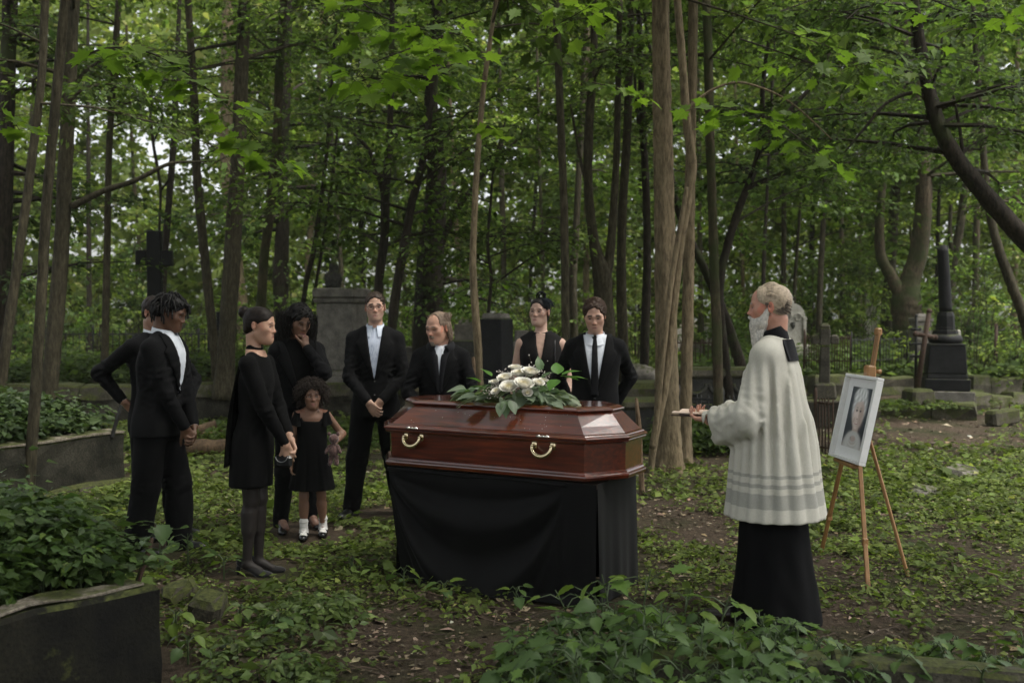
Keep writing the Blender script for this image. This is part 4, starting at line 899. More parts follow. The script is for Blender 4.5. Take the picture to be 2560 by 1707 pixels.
# ------------------------------------------------------------------ implicit surfaces: smooth unions of simple solids, meshed by surface nets
class Prim:
    __slots__ = ('fn', 'lo', 'hi', 'op', 'k', 'tag')
    def __init__(s, fn, lo, hi, op, k, tag): s.fn, s.lo, s.hi, s.op, s.k, s.tag = fn, np.asarray(lo, float), np.asarray(hi, float), op, k, tag
class Solid:
    def __init__(s): s.p = []; s.X = None; s.disp = None
    # placement: local -> solid space is P = R p + t
    def frame(s, R_=None, t=None): s.X = None if R_ is None else (np.asarray(R_, float), np.asarray(t, float)); return s
    def _put(s, fn, lo, hi, op, k, tag):
        lo = np.asarray(lo, float); hi = np.asarray(hi, float)
        if s.X is not None:
            Rm, t = s.X
            cs = np.array([[(lo, hi)[i][0], (lo, hi)[j][1], (lo, hi)[l][2]] for i in (0, 1) for j in (0, 1) for l in (0, 1)]) @ Rm.T + t
            g = fn
            fn = lambda P, g=g, Rm=Rm, t=t: g((P - t) @ Rm)
            lo, hi = cs.min(0), cs.max(0)
        s.p.append(Prim(fn, lo, hi, op, k, tag)); return s
    def cap(s, a, b, r1, r2=None, k=.02, op=1, tag=0):
        a = np.asarray(a, float); b = np.asarray(b, float); r2 = r1 if r2 is None else r2
        ba = b - a; L = ba @ ba + 1e-12
        def fn(P):
            h = np.clip(((P - a) @ ba) / L, 0, 1)
            return np.linalg.norm(P - a - h[..., None] * ba, axis=-1) - (r1 + (r2 - r1) * h)
        m = max(r1, r2)
        return s._put(fn, np.minimum(a, b) - m, np.maximum(a, b) + m, op, k, tag)
    def ell(s, c, r, k=.02, op=1, tag=0, rot=None):
        c = np.asarray(c, float); r = np.asarray(r, float) * np.ones(3)
        Q = None if rot is None else np.asarray(rot, float)
        def fn(P):
            p = P - c
            if Q is not None: p = p @ Q
            k0 = np.linalg.norm(p / r, axis=-1); k1 = np.linalg.norm(p / (r * r), axis=-1)
            return k0 * (k0 - 1) / (k1 + 1e-9)
        m = r if Q is None else np.full(3, r.max())
        return s._put(fn, c - m, c + m, op, k, tag)
    def box(s, c, h, r=.005, k=.01, op=1, tag=0, rot=None):
        c = np.asarray(c, float); h = np.asarray(h, float) - r
        Q = None if rot is None else np.asarray(rot, float)
        def fn(P):
            p = P - c
            if Q is not None: p = p @ Q
            q = np.abs(p) - h
            return np.linalg.norm(np.maximum(q, 0), axis=-1) + np.minimum(q.max(-1), 0) - r
        m = h + r if Q is None else np.full(3, np.linalg.norm(h) + r)
        return s._put(fn, c - m, c + m, op, k, tag)
    def loft(s, Z, k=.02, op=1, tag=0, pleat=None, p=2.2, flat=True):
        """Z rows: z, cx, cy, a, b (elliptic sections, smoothly interpolated)"""
        Z = np.asarray(Z, float); Z = Z[np.argsort(Z[:, 0])]
        zz = np.linspace(Z[0, 0], Z[-1, 0], 60)
        C = np.stack([np.interp(zz, Z[:, 0], Z[:, i]) for i in range(1, 5)], 1)
        for _ in range(2): C[1:-1] = (C[:-2] + 2 * C[1:-1] + C[2:]) / 4
        def fn(P):
            z = P[..., 2]
            cx, cy, a, b = [np.interp(z, zz, C[:, i]) for i in range(4)]
            x = (P[..., 0] - cx); y = (P[..., 1] - cy)
            sc = 1.0
            if pleat is not None: sc = 1.0 + pleat(np.arctan2(y / b, x / a), z)
            q = (np.abs(x / a) ** p + np.abs(y / b) ** p) ** (1 / p)
            d = (q / sc - 1) * np.minimum(a, b) * .9
            e = np.maximum(Z[0, 0] - z, z - Z[-1, 0])
            return np.maximum(d, e)
        A = C[:, 2].max() * 1.15; B = C[:, 3].max() * 1.15
        lo = [C[:, 0].min() - A, C[:, 1].min() - B, Z[0, 0]]; hi = [C[:, 0].max() + A, C[:, 1].max() + B, Z[-1, 0]]
        return s._put(fn, lo, hi, op, k, tag)
    def half(s, n, o, k=.005, op=-1, tag=0):
        """half space with outward normal n through o (subtracts what lies on the n side when op is -1)"""
        n = np.asarray(n, float); n = n / np.linalg.norm(n); o = np.asarray(o, float)
        f = lambda P: -((P - o) @ n)
        if s.X is not None:
            Rm, t = s.X; f = lambda P, g=f: g((P - t) @ Rm)
        s.p.append(Prim(f, [-9] * 3, [9] * 3, op, k, tag)); return s
    def eval(s, P, sel=None):
        P = np.asarray(P, float); d = np.full(P.shape[:-1], 1.0)
        for i, q in enumerate(s.p):
            if sel is not None and not sel[i]: continue
            e = q.fn(P)
            if q.op == 1:
                h = np.maximum(q.k - np.abs(d - e), 0) / q.k; d = np.minimum(d, e) - h * h * q.k * .25
            else:
                h = np.maximum(q.k - np.abs(d + e), 0) / q.k; d = np.maximum(d, -e) + h * h * q.k * .25
        if s.disp is not None: d = d - s.disp(P)
        return d
    def bounds(s, pad):
        lo = np.min([q.lo for q in s.p if q.op == 1], 0) - pad; hi = np.max([q.hi for q in s.p if q.op == 1], 0) + pad
        return lo, hi
    def mesh(s, h, lo=None, hi=None, pad=.03):
        L, Hh = s.bounds(pad)
        lo = L if lo is None else np.maximum(L, lo); hi = Hh if hi is None else np.minimum(Hh, hi)
        B = 12
        nb = np.maximum(1, np.ceil((hi - lo) / (h * B)).astype(int))
        V = np.full(tuple(nb * B + 1), 1.0, np.float32)
        sz = h * B
        plo = np.array([q.lo - q.k - .012 for q in s.p]); phi = np.array([q.hi + q.k + .012 for q in s.p])
        isu = np.array([q.op == 1 for q in s.p])
        r = np.arange(B + 1) * h
        G = np.stack(np.meshgrid(r, r, r, indexing='ij'), -1)
        for bi in range(nb[0]):
            for bj in range(nb[1]):
                for bk in range(nb[2]):
                    o = lo + np.array([bi, bj, bk]) * sz
                    m = np.all((plo < o + sz) & (phi > o), 1)
                    if not (m & isu).any(): continue
                    V[bi * B:bi * B + B + 1, bj * B:bj * B + B + 1, bk * B:bk * B + B + 1] = s.eval(G + o, m)
        return nets(V, lo, h)
def nets(V, lo, h):
    S = V < 0
    c = [S[i:S.shape[0] - 1 + i, j:S.shape[1] - 1 + j, k:S.shape[2] - 1 + k] for i in (0, 1) for j in (0, 1) for k in (0, 1)]
    cnt = sum(x.astype(np.int8) for x in c)
    mix = (cnt > 0) & (cnt < 8)
    I = np.argwhere(mix)
    if len(I) == 0: return np.zeros((0, 3)), np.zeros((0, 4), int)
    idx = np.full(mix.shape, -1, np.int64); idx[mix] = np.arange(len(I))
    offs = np.array([[i, j, k] for i in (0, 1) for j in (0, 1) for k in (0, 1)])
    val = np.stack([V[I[:, 0] + o[0], I[:, 1] + o[1], I[:, 2] + o[2]] for o in offs], 1).astype(float)
    acc = np.zeros((len(I), 3)); n = np.zeros(len(I))
    for a in range(8):
        for b in range(a + 1, 8):
            if np.abs(offs[a] - offs[b]).sum() != 1: continue
            va, vb = val[:, a], val[:, b]; m = (va < 0) != (vb < 0)
            t = np.where(m, va / np.where(m, va - vb, 1), 0)
            acc += np.where(m[:, None], offs[a] + t[:, None] * (offs[b] - offs[a]), 0); n += m
    P = lo + (I + acc / n[:, None]) * h
    Q = []
    for ax in range(3):
        sl0 = [slice(None)] * 3; sl1 = [slice(None)] * 3
        sl0[ax] = slice(0, -1); sl1[ax] = slice(1, None)
        e = S[tuple(sl0)] != S[tuple(sl1)]
        u, v = (ax + 1) % 3, (ax + 2) % 3
        E = np.argwhere(e)
        ok = (E[:, u] > 0) & (E[:, v] > 0) & (E[:, u] < mix.shape[u]) & (E[:, v] < mix.shape[v]) & (E[:, ax] < mix.shape[ax])
        E = E[ok]
        def cell(du, dv):
            K = E.copy(); K[:, u] -= du; K[:, v] -= dv
            return idx[K[:, 0], K[:, 1], K[:, 2]]
        q = np.stack([cell(1, 1), cell(0, 1), cell(0, 0), cell(1, 0)], 1)
        ins = S[E[:, 0], E[:, 1], E[:, 2]]
        q = np.where(ins[:, None], q, q[:, ::-1])
        Q.append(q[(q >= 0).all(1)])
    return P, np.concatenate(Q)
def smooth_mesh(V, F, it=1, lam=.5):
    for _ in range(it):
        acc = np.zeros_like(V); n = np.zeros(len(V))
        for i in range(4):
            for d in (1, 3):
                np.add.at(acc, F[:, i], V[F[:, (i + d) % 4]]); np.add.at(n, F[:, i], 1)
        V = V + lam * (acc / np.maximum(n, 1)[:, None] - V)
    return V
# ------------------------------------------------------------------ figures
def fnoise(P, f, seed=0):
    P = P * f
    x, y, z = P[..., 0], P[..., 1], P[..., 2]; q = seed * 1.7
    return (np.sin(1.3 * x + 2.1 * y - .7 * z + q + 1.5 * np.sin(.9 * z + 1.1 * x + q)) + np.sin(-1.9 * x + .8 * y + 1.6 * z + 2 * q + 1.4 * np.sin(1.2 * y - .8 * x)) + .6 * np.sin(2.7 * y + 2.2 * z - 1.5 * x + 3 * q)) / 2.6
def unit(v): v = np.asarray(v, float); return v / (np.linalg.norm(v) + 1e-12)
def ik(S, W, l1, l2, pole):
    S = np.asarray(S, float); W = np.asarray(W, float); d = W - S; L = np.linalg.norm(d)
    if L > (l1 + l2) * .995: W = S + d / L * (l1 + l2) * .995; d = W - S; L = np.linalg.norm(d)
    a = (l1 * l1 - l2 * l2 + L * L) / (2 * L); hgt = math.sqrt(max(l1 * l1 - a * a, 0)); u = d / L
    p = np.asarray(pole, float); p = unit(p - u * (p @ u))
    return S + u * a + p * hgt, W
def head_rot(yaw=0, pitch=0, roll=0): return rotz(R(yaw)) @ rotx(R(pitch)) @ roty(R(roll))

def add_head(S, Q, c, s=1.0, f=None):
    """skull, face and ears; local frame: face looks to -y, eyes at z=0"""
    f = dict(nose=1.0, jaw=1.0, brow=1.0, cheek=1.0, lips=1.0, chin=1.0, ear=1.0) | (f or {})
    v = lambda *a: np.array(a) * s
    S.frame(Q, c)
    S.ell(v(0, .02, .036), v(.0735, .093, .078), k=.01 * s)
    S.ell(v(0, -.028, .035), v(.064, .06, .062), k=.03 * s)
    S.ell(v(0, -.03, -.03), v(.0545, .060, .08), k=.03 * s)
    j = f['jaw']
    S.ell(v(0, -.034, -.080), v(.041 * j, .05, .036), k=.03 * s)
    for x in (-1, 1): S.cap(v(x * .045 * j, .005, -.055), v(x * .019 * j, -.062, -.100), .016 * s, .015 * s, k=.045 * s)
    S.ell(v(0, -.083, -.101), v(.021, .017, .018) * f['chin'], k=.02 * s)
    for x in (-1, 1):
        S.ell(v(x * .041, -.057, -.024), v(.018, .020, .018) * f['cheek'], k=.05 * s)
        S.ell(v(x * .031, -.101, -.001), v(.019, .022, .0140), k=.016 * s, op=-1)
    b = f['brow']
    S.cap(v(-.042, -.079, .021), v(-.012, -.089, .017), .0085 * b * s, .008 * b * s, k=.016 * s)
    S.cap(v(.042, -.079, .021), v(.012, -.089, .017), .0085 * b * s, .008 * b * s, k=.016 * s)
    for x in (-1, 1): S.ell(v(x * .031, -.0730, -.002), v(.0145, .0125, .0110), k=.008 * s)
    n = f['nose']
    S.cap(v(0, -.086, .012), v(0, -.088 - .017 * n, -.029), .0070 * s, .0098 * s, k=.016 * s)
    S.ell(v(0, -.090 - .017 * n, -.032), v(.0098, .011, .0085), k=.008 * s)
    for x in (-1, 1): S.ell(v(x * .0118, -.094 - .006 * n, -.0365), v(.0072, .010, .0072), k=.008 * s)
    S.ell(v(0, -.074, -.071), v(.029, .02, .023), k=.03 * s)
    L = f['lips']
    S.ell(v(0, -.0905, -.0655), v(.022, .008, .0046 * L), k=.005 * s)
    S.ell(v(0, -.0895, -.0762), v(.019, .0085, .0054 * L), k=.005 * s)
    for x in (-1, 1): S.cap(v(0, -.0985, -.0705), v(x * .021, -.091, -.0745), .0022 * s, .0018 * s, k=.003 * s, op=-1)
    e = f['ear']
    for x in (-1, 1):
        S.ell(v(x * .0765, .014, -.008), v(.0085, .019, .031) * e, k=.006 * s, rot=rotx(R(-12)) @ rotz(R(x * 22)))
        S.ell(v(x * .0845, .009, -.004), v(.007, .0095, .017), k=.004 * s, op=-1)
    S.frame()
def head_col(P, Q, c, s, skin, lip, brow, o=None):
    o = o or {}
    p = ((P - c) @ Q) / s
    C = np.empty_like(P); C[:] = skin
    skin = np.array(skin)
    inb = np.abs(p[:, 2]) < .16
    face = (p[:, 1] < -.02) & inb
    def blend(m, col, a=1.0):
        m = np.clip(m, 0, 1)[:, None] * a
        C[:] = C * (1 - m) + np.array(col) * m
    x = np.abs(p[:, 0])
    g = lambda d, w: np.exp(-(d / w) ** 2)
    # warmer cheeks, nose and ears
    red = skin * np.array(o.get('red', (1.06, .80, .76)))
    blend(face * np.exp(-((x - .04) / .02) ** 2 - ((p[:, 2] + .035) / .022) ** 2), red, .3)
    blend(face * np.exp(-(p[:, 0] / .014) ** 2 - ((p[:, 2] + .032) / .014) ** 2), red, .7)
    blend((x > .068) * inb * 1.0, red, .6)
    # eye sockets tinted darker: their shade painted into the skin colour
    blend(face * np.exp(-((x - .031) / .017) ** 2 - ((p[:, 2] + .003) / .011) ** 2), skin * np.array([.62, .55, .55]), o.get('lid', .45))
    # nostrils
    blend(face * np.exp(-((x - .008) / .0045) ** 2 - ((p[:, 2] + .0425) / .0035) ** 2) * (p[:, 1] < -.09), skin * .25, .9)
    # lips
    lipm = np.exp(-(x / .0175) ** 4) * np.exp(-((p[:, 2] + .071) / .0085) ** 4) * (p[:, 1] < -.08)
    blend(lipm, lip, .85)
    blend(np.exp(-(x / .019) ** 4) * g(p[:, 2] + .0705 + 13 * x * x, .0022) * (p[:, 1] < -.085), np.array(lip) * .3, .9)
    # brows
    if brow is not None:
        zc = .024 - np.clip(x - .03, 0, 1) * .30 + .0
        bm = np.exp(-((p[:, 2] - zc) / (o.get('bw', .0045) * 1.25)) ** 4) * np.clip((x - .010) / .006, 0, 1) * np.clip((.050 - x) / .008, 0, 1) * (p[:, 1] < -.05)
        blend(bm, np.array(brow) * .6, .95)
    if 'stubble' in o:
        col, a = o['stubble']
        zb = -.045 - .02 * np.clip(.05 - x, 0, .05) / .05
        m = np.clip((zb - p[:, 2]) / .012, 0, 1) * np.clip((p[:, 2] + .135) / .02, 0, 1) * (p[:, 1] < .02) * (1 - lipm)
        blend(m, col, a)
    if 'fore' in o: blend(np.clip((p[:, 2] - .075) / .02, 0, 1) * inb, o['fore'][0], o['fore'][1])
    n = fnoise(P, 90) * .05 + fnoise(P, 210, 2) * .05
    return np.clip(C * (1 + n[:, None]), 0, 1)
def add_hand(S, W, D, Nn, thumb=1, s=1.0, curl=(25, 35, 25), spread=6, tcurl=20, open_thumb=1.0):
    """palm and five jointed fingers: W wrist, D along the palm, Nn the way the palm faces, thumb side = thumb * (D x Nn)"""
    D = unit(D); Nn = unit(np.asarray(Nn, float) - D * (np.asarray(Nn, float) @ D)); T = np.cross(D, Nn) * thumb
    W = np.asarray(W, float)
    off = [.031, .0105, -.010, -.030]; pl = [.086, .089, .085, .077]
    ln = [(.040, .024, .019), (.044, .028, .020), (.041, .026, .019), (.032, .020, .017)]
    S.cap(W - D * .03 * s, W + D * .012 * s, .026 * s, .024 * s, k=.02 * s)
    for o, l in zip(off, pl):
        S.cap(W + (D * .012 + T * o * .6) * s, W + (D * l + T * o) * s, .0135 * s, .0112 * s, k=.012 * s)
    S.cap(W + (D * .015 + T * .018 + Nn * .008) * s, W + (D * .045 + T * .03 + Nn * .012) * s, .015 * s, .012 * s, k=.014 * s)
    for i, (o, l, seg) in enumerate(zip(off, pl, ln)):
        a0 = W + (D * l + T * o) * s
        d = unit(D + T * (math.tan(R(spread)) * (1.5 - i) / 1.5)); ang = 0
        for jn in range(3):
            ang += curl[jn] * (1 + .08 * i)
            dd = unit(d * math.cos(R(ang)) + Nn * math.sin(R(ang)))
            b0 = a0 + dd * seg[jn] * s
            r0 = (.0092, .0082, .0074)[jn] * (1 if i < 3 else .88) * s
            S.cap(a0, b0, r0, r0 * .9, k=.005 * s)
            a0 = b0
    tb = W + (D * .028 + T * .03 + Nn * .008) * s
    td = unit(D * .75 + T * .62 * open_thumb + Nn * .25)
    t1 = tb + td * .038 * s
    td2 = unit(td * math.cos(R(tcurl)) + (D * .6 + Nn * .5 - T * .4) * math.sin(R(tcurl)))
    t2 = t1 + td2 * .03 * s; t3 = t2 + unit(td2 + D * .2) * .022 * s
    S.cap(tb, t1, .013 * s, .0105 * s, k=.01 * s); S.cap(t1, t2, .0102 * s, .0095 * s, k=.005 * s); S.cap(t2, t3, .0093 * s, .0075 * s, k=.005 * s)

def M_skin(name='skin'):
    if name in _M: return _M[name]
    m, t, b = nmat(name)
    t.links.new(attr(t), b.inputs['Base Color'])
    b.inputs['Roughness'].default_value = .5; b.inputs['Specular IOR Level'].default_value = .4
    b.inputs['Subsurface Weight'].default_value = .12
    b.inputs['Subsurface Radius'].default_value = (.012, .005, .003)
    b.inputs['Subsurface Scale'].default_value = .6
    f = noise_n(t, 160, 3); bump(t, b, f, .12, .002)
    _M[name] = m
    return m
def M_cloth(name, col, rough=.85, sheen=.25, weave=420, bumps=.25, var=.25, fold=0.0):
    if name in _M: return _M[name]
    m, t, b = nmat(name)
    f = noise_n(t, weave, 2, .6); g = noise_n(t, 9, 4, .6)
    r = ramp(t, [(.3, tuple(c * (1 - var) for c in col)), (.7, tuple(c * (1 + var) for c in col))])
    mm = t.nodes.new('ShaderNodeMath'); mm.operation = 'MULTIPLY_ADD'; mm.inputs[1].default_value = .5
    t.links.new(f, mm.inputs[0])
    m2 = t.nodes.new('ShaderNodeMath'); m2.operation = 'MULTIPLY'; m2.inputs[1].default_value = .5; t.links.new(g, m2.inputs[0]); t.links.new(m2.outputs[0], mm.inputs[2])
    t.links.new(mm.outputs[0], r.inputs[0])
    t.links.new(r.outputs[0], b.inputs['Base Color'])
    b.inputs['Roughness'].default_value = rough; b.inputs['Specular IOR Level'].default_value = .12
    b.inputs['Sheen Weight'].default_value = sheen; b.inputs['Sheen Roughness'].default_value = .5
    b.inputs['Sheen Tint'].default_value = (.25, .25, .26, 1)
    h = f
    if fold:
        g2 = noise_n(t, 16, 3, .5)
        a = t.nodes.new('ShaderNodeMath'); a.operation = 'MULTIPLY_ADD'; a.inputs[1].default_value = fold
        t.links.new(g2, a.inputs[0]); t.links.new(f, a.inputs[2]); h = a.outputs[0]
    bump(t, b, h, bumps, .003)
    _M[name] = m
    return m

def skin_mesh(S, boxes, h, colf, parent, name='body', coarse=None):
    """one body mesh: fine where skin shows (boxes), coarse under the clothes"""
    mb = MB()
    if coarse is not None:
        sol, hc = coarse
        V, F = sol.mesh(hc); mb.add(V, F, colf(V))
    for lo, hi in boxes:
        V, F = S.mesh(h, np.array(lo), np.array(hi)); 
        if len(V): mb.add(V, F, colf(V))
    return mb.build(name, M_skin(), parent, smooth=True)
def solid_part(S, h, mat, parent, name, colf=None, post=None):
    V, F = S.mesh(h)
    if post is not None: V = post(V)
    return obj_of(name, mesh_of(name, V, F, None if colf is None else colf(V), True), mat, parent)
def front_y(tor, x, z, y0=-.5, y1=.15, n=70, sgn=1):
    x = np.asarray(x, float); z = np.asarray(z, float)
    ys = np.linspace(y0, y1, n)
    P = np.stack(np.broadcast_arrays(x[:, None], ys[None, :] * sgn, z[:, None]), -1)
    d = tor.eval(P); neg = d < 0
    i = np.where(neg.any(1), neg.argmax(1), n - 1); i = np.maximum(i, 1)
    r = np.arange(len(x)); a, b = d[r, i - 1], d[r, i]
    t = np.clip(a / np.where(np.abs(a - b) < 1e-9, 1e-9, a - b), 0, 1)
    return (ys[i - 1] + t * (ys[i] - ys[i - 1])) * sgn
def strip(tor, rows, off, thick, name, mat, parent, nu=7, nz=26, sgn=1, colf=None, bulge=0.0):
    """a piece of cloth lying on the front (sgn=-1: the back) of a torso: rows of (z, x left, x right)"""
    rows = np.asarray(rows, float); rows = rows[np.argsort(rows[:, 0])]
    zz = np.linspace(rows[0, 0], rows[-1, 0], nz)
    xl = np.interp(zz, rows[:, 0], rows[:, 1]); xr = np.interp(zz, rows[:, 0], rows[:, 2])
    u = np.linspace(0, 1, nu)
    X = xl[:, None] * (1 - u) + xr[:, None] * u; Z = np.repeat(zz[:, None], nu, 1)
    Y = front_y(tor, X.ravel(), Z.ravel(), sgn=sgn).reshape(X.shape)
    bl = bulge * (4 * u * (1 - u))[None, :]
    A = np.stack([X, Y - sgn * (off + bl), Z], -1).reshape(-1, 3); B = np.stack([X, Y - sgn * (off - thick), Z], -1).reshape(-1, 3)
    g = grid_faces(nu, nz); n = nu * nz
    F = [g if sgn == 1 else g[:, ::-1], (g + n)[:, ::-1] if sgn == 1 else g + n]
    per = list(range(nu)) + [r * nu + nu - 1 for r in range(1, nz)] + [(nz - 1) * nu + i for i in range(nu - 2, -1, -1)] + [r * nu for r in range(nz - 2, 0, -1)]
    per = np.array(per); nx = np.roll(per, -1)
    F.append(np.stack([per + n, nx + n, nx, per], 1))
    V = np.concatenate([A, B])
    return obj_of(name, mesh_of(name, V, F, None if colf is None else colf(V), True), mat, parent)
def uv_ball(c, r, n=10, m=7, rot=None):
    th = np.linspace(0, PI, m); ph = np.arange(n) * 2 * PI / n
    V = np.stack([np.sin(th)[:, None] * np.cos(ph), np.sin(th)[:, None] * np.sin(ph), np.repeat(np.cos(th)[:, None], n, 1)], -1).reshape(-1, 3) * np.asarray(r)
    if rot is not None: V = V @ np.asarray(rot).T
    return V + np.asarray(c), grid_faces(n, m, True)[:, ::-1]
M_EYE = lambda: M_plain('eye_wet', None, rough=.12, usecol=True, namt=.02, spec=.6)
def eyes(parent, Q, c, s, iris=(.03, .018, .01), gaze=(0, 0), opening=1.0, lash=(.02, .015, .012)):
    for x in (-1, 1):
        V, F = uv_ball((0, 0, 0), (.0128 * s, .0085 * s, .0062 * s * opening), 16, 11)
        a = np.hypot(V[:, 0] / s - .006 * gaze[0], V[:, 2] / s - .004 * gaze[1])
        C = np.empty_like(V); C[:] = (.24, .22, .21)
        C[(a < .0056) & (V[:, 1] < 0)] = iris; C[(a < .0026) & (V[:, 1] < 0)] = (.004, .004, .004)
        e = obj_of('eye', mesh_of('eye', (V + np.array([x * .031, -.0815, -.002]) * s) @ Q.T + c, F, C, True), M_EYE(), parent)
        t = np.linspace(-1, 1, 9)
        p = np.stack([x * .031 + .0142 * t, -.0878 + .0045 * t * t, -.002 + .0066 * opening * (1 - t * t) - .001], 1) * s
        V, F = tube(p @ Q.T + c, np.interp(np.abs(t), [0, 1], [.0016, .0007]) * s, 5)
        obj_of('eyelash', mesh_of('eyelash', V, F, np.tile(lash, (len(V), 1)), True), M_plain('hair_dark', None, rough=.6, usecol=True), parent)
M_HAIR = lambda: _hair_mat()
def _hair_mat():
    if 'hair' in _M: return _M['hair']
    m, t, b = nmat('hair')
    f = noise_n(t, 70, 4, .7)
    r = ramp(t, [(.3, (.55, .55, .55)), (.75, (1.35, 1.35, 1.35))]); t.links.new(f, r.inputs[0])
    t.links.new(mixc(t, 1, attr(t), r.outputs[0], 'MULTIPLY'), b.inputs['Base Color'])
    b.inputs['Roughness'].default_value = .5; b.inputs['Specular IOR Level'].default_value = .18
    bump(t, b, f, .4, .004)
    _M['hair'] = m
    return m
def col_noise(col, amt=.25, f=60):
    col = np.asarray(col, float)
    return lambda V: np.clip(col * (1 + amt * (fnoise(V, f)[:, None])), 0, 1)
def strands(paths, r, col, mat, parent, name, n=4, var=.3):
    """many tapered locks joined into one mesh"""
    mb = MB()
    for p in paths:
        m = len(p); rr = r * (np.sin(np.linspace(.35, PI - .25, m)) ** .6)
        mb.tube(p, rr, n, np.asarray(col) * (1 + var * rng.uniform(-1, 1)), caps=False)
    return mb.build(name, mat, parent, smooth=True)
def curl_paths(cent, nrm, n, L, amp, turns, drop=0.0, m=14, jitter=.25):
    """corkscrew locks starting at points cent, growing along nrm and falling by drop"""
    out = []
    for c, d in zip(cent, nrm):
        l = L * rng.uniform(.7, 1.25); t = np.linspace(0, 1, m)
        d = unit(d + rng.normal(0, jitter, 3))
        a = unit(np.cross(d, rng.normal(0, 1, 3))); b = np.cross(d, a); q = rng.uniform(0, 6.28)
        w_ = turns * 2 * PI * t * rng.uniform(.8, 1.2) + q
        p = c + d * (l * t)[:, None] * (1 - drop * t[:, None] * .5) + np.array([0, 0, -1]) * (drop * l * t * t)[:, None]
        p = p + (a * np.cos(w_)[:, None] + b * np.sin(w_)[:, None]) * (amp * (.4 + .6 * t))[:, None]
        out.append(p)
    return out

# ---- tailoring
def torso_loft(S, H, w=1.0, d=1.0, lean=0.0, hem=.44, puff=1.0, shoulder=True, k=.03, top=.84, waist=1.0, chest=1.0):
    ly = lambda f: -lean * (f - .5) * H
    Z = [(hem, .104 * w, .074 * d), (.50, .103 * w, .074 * d), (.56, .096 * w * waist, .069 * d), (.62, .091 * w * waist, .066 * d), (.68, .096 * w, .069 * d * chest), (.73, .104 * w, .071 * d * chest), (.775, .105 * w, .064 * d), (.81, .088 * w, .050 * d), (top, .05 * w, .038 * d)]
    S.loft([(f * H, 0, ly(f) + (.004 if f > .7 else 0), a * H * puff, b * H * puff) for f, a, b in Z], k=k, tag=1)
    if shoulder:
        for x in (-1, 1): S.cap((x * .028 * H, .012 + ly(.84), .836 * H), (x * .096 * H * w, .006 + ly(.81), .797 * H), .026 * H, .027 * H * puff, k=.03, tag=1)
def sleeve(S, sh, el, wr, H, r=(.036, .031, .026, .022), k=.03, puff=1.0):
    S.cap(sh, el, r[0] * H * puff, r[1] * H * puff, k=k)
    S.cap(el, wr, r[1] * H * puff * .98, r[3] * H * puff, k=.02)
def wrinkle(amp=.003, elbows=(), er=.15, eamp=.005, f=16, seed=0, zlo=None):
    els = [np.asarray(e) for e in elbows]
    def fn(P):
        q = P * np.array([1.0, 1.0, .75])
        n = fnoise(q, f, seed); v = amp * n
        for e in els:
            g = np.exp(-((P - e) ** 2).sum(-1) / (er * er))
            v = v + eamp * g * (.6 - 2 * np.abs(fnoise(P * np.array([1, 1, 1.9]), 21, seed + 3)))
        return v
    return fn
def trousers(S, H, feet, w=1.0, r=(.056, .044, .036), knees=(0, 0), hipz=.52, k=.03, cy=0.0):
    S.loft([(.44 * H, 0, cy, .098 * H * w, .072 * H), (.50 * H, 0, cy, .099 * H * w, .072 * H), (.58 * H, 0, cy, .088 * H * w, .062 * H)], k=.03)
    els = []
    for i, (x, ft) in enumerate(zip((-1, 1), feet)):
        hp = np.array([x * .05 * H * w, cy, .485 * H]); an = np.array([ft[0], ft[1], .03 * H])
        kn = (hp + an) / 2 + np.array([0, -.02 - knees[i], .005 * H])
        S.cap(hp, kn, r[0] * H, r[1] * H, k=k); S.cap(kn, an, r[1] * H, r[2] * H, k=.02)
        els += [kn, an + np.array([0, 0, .05])]
    S.half((0, 0, -1), (0, 0, .018 * H), k=.004)
    return els
def shoe(parent, ft, yaw, L=.28, mat=None, heel=0.0, name='shoe', w=1.0):
    """leather shoe: ft is the ankle point on the ground, toes towards -y turned by yaw"""
    S = Solid(); Q = rotz(yaw); S.frame(Q, (ft[0], ft[1], 0))
    if heel <= 0:
        S.cap((0, .045, .035), (0, -.06, .034), .036 * w, .037 * w, k=.02)
        S.ell((0, -.125, .028), (.043 * w, L * .33, .03), k=.03)
        S.cap((0, .03, .05), (0, -.01, .085), .04 * w, .036 * w, k=.02)
        S.box((0, -.06, .006), (.042 * w, L * .5, .008), r=.006, k=.004)
        S.half((0, 0, -1), (0, 0, .0), k=.002)
    else:
        S.cap((0, .035, heel + .03), (0, -.09, .03), .027, .026, k=.02)
        S.ell((0, -.125, .022), (.034, .062, .022), k=.02)
        S.cap((0, .05, heel * .9), (0, .052, .004), .016, .010, k=.01)
        S.half((0, 0, -1), (0, 0, .0), k=.002)
    S.frame()
    return solid_part(S, .009, mat or M_plain('shoe_leather', (.008, .008, .008), rough=.28, spec=.5), parent, name)
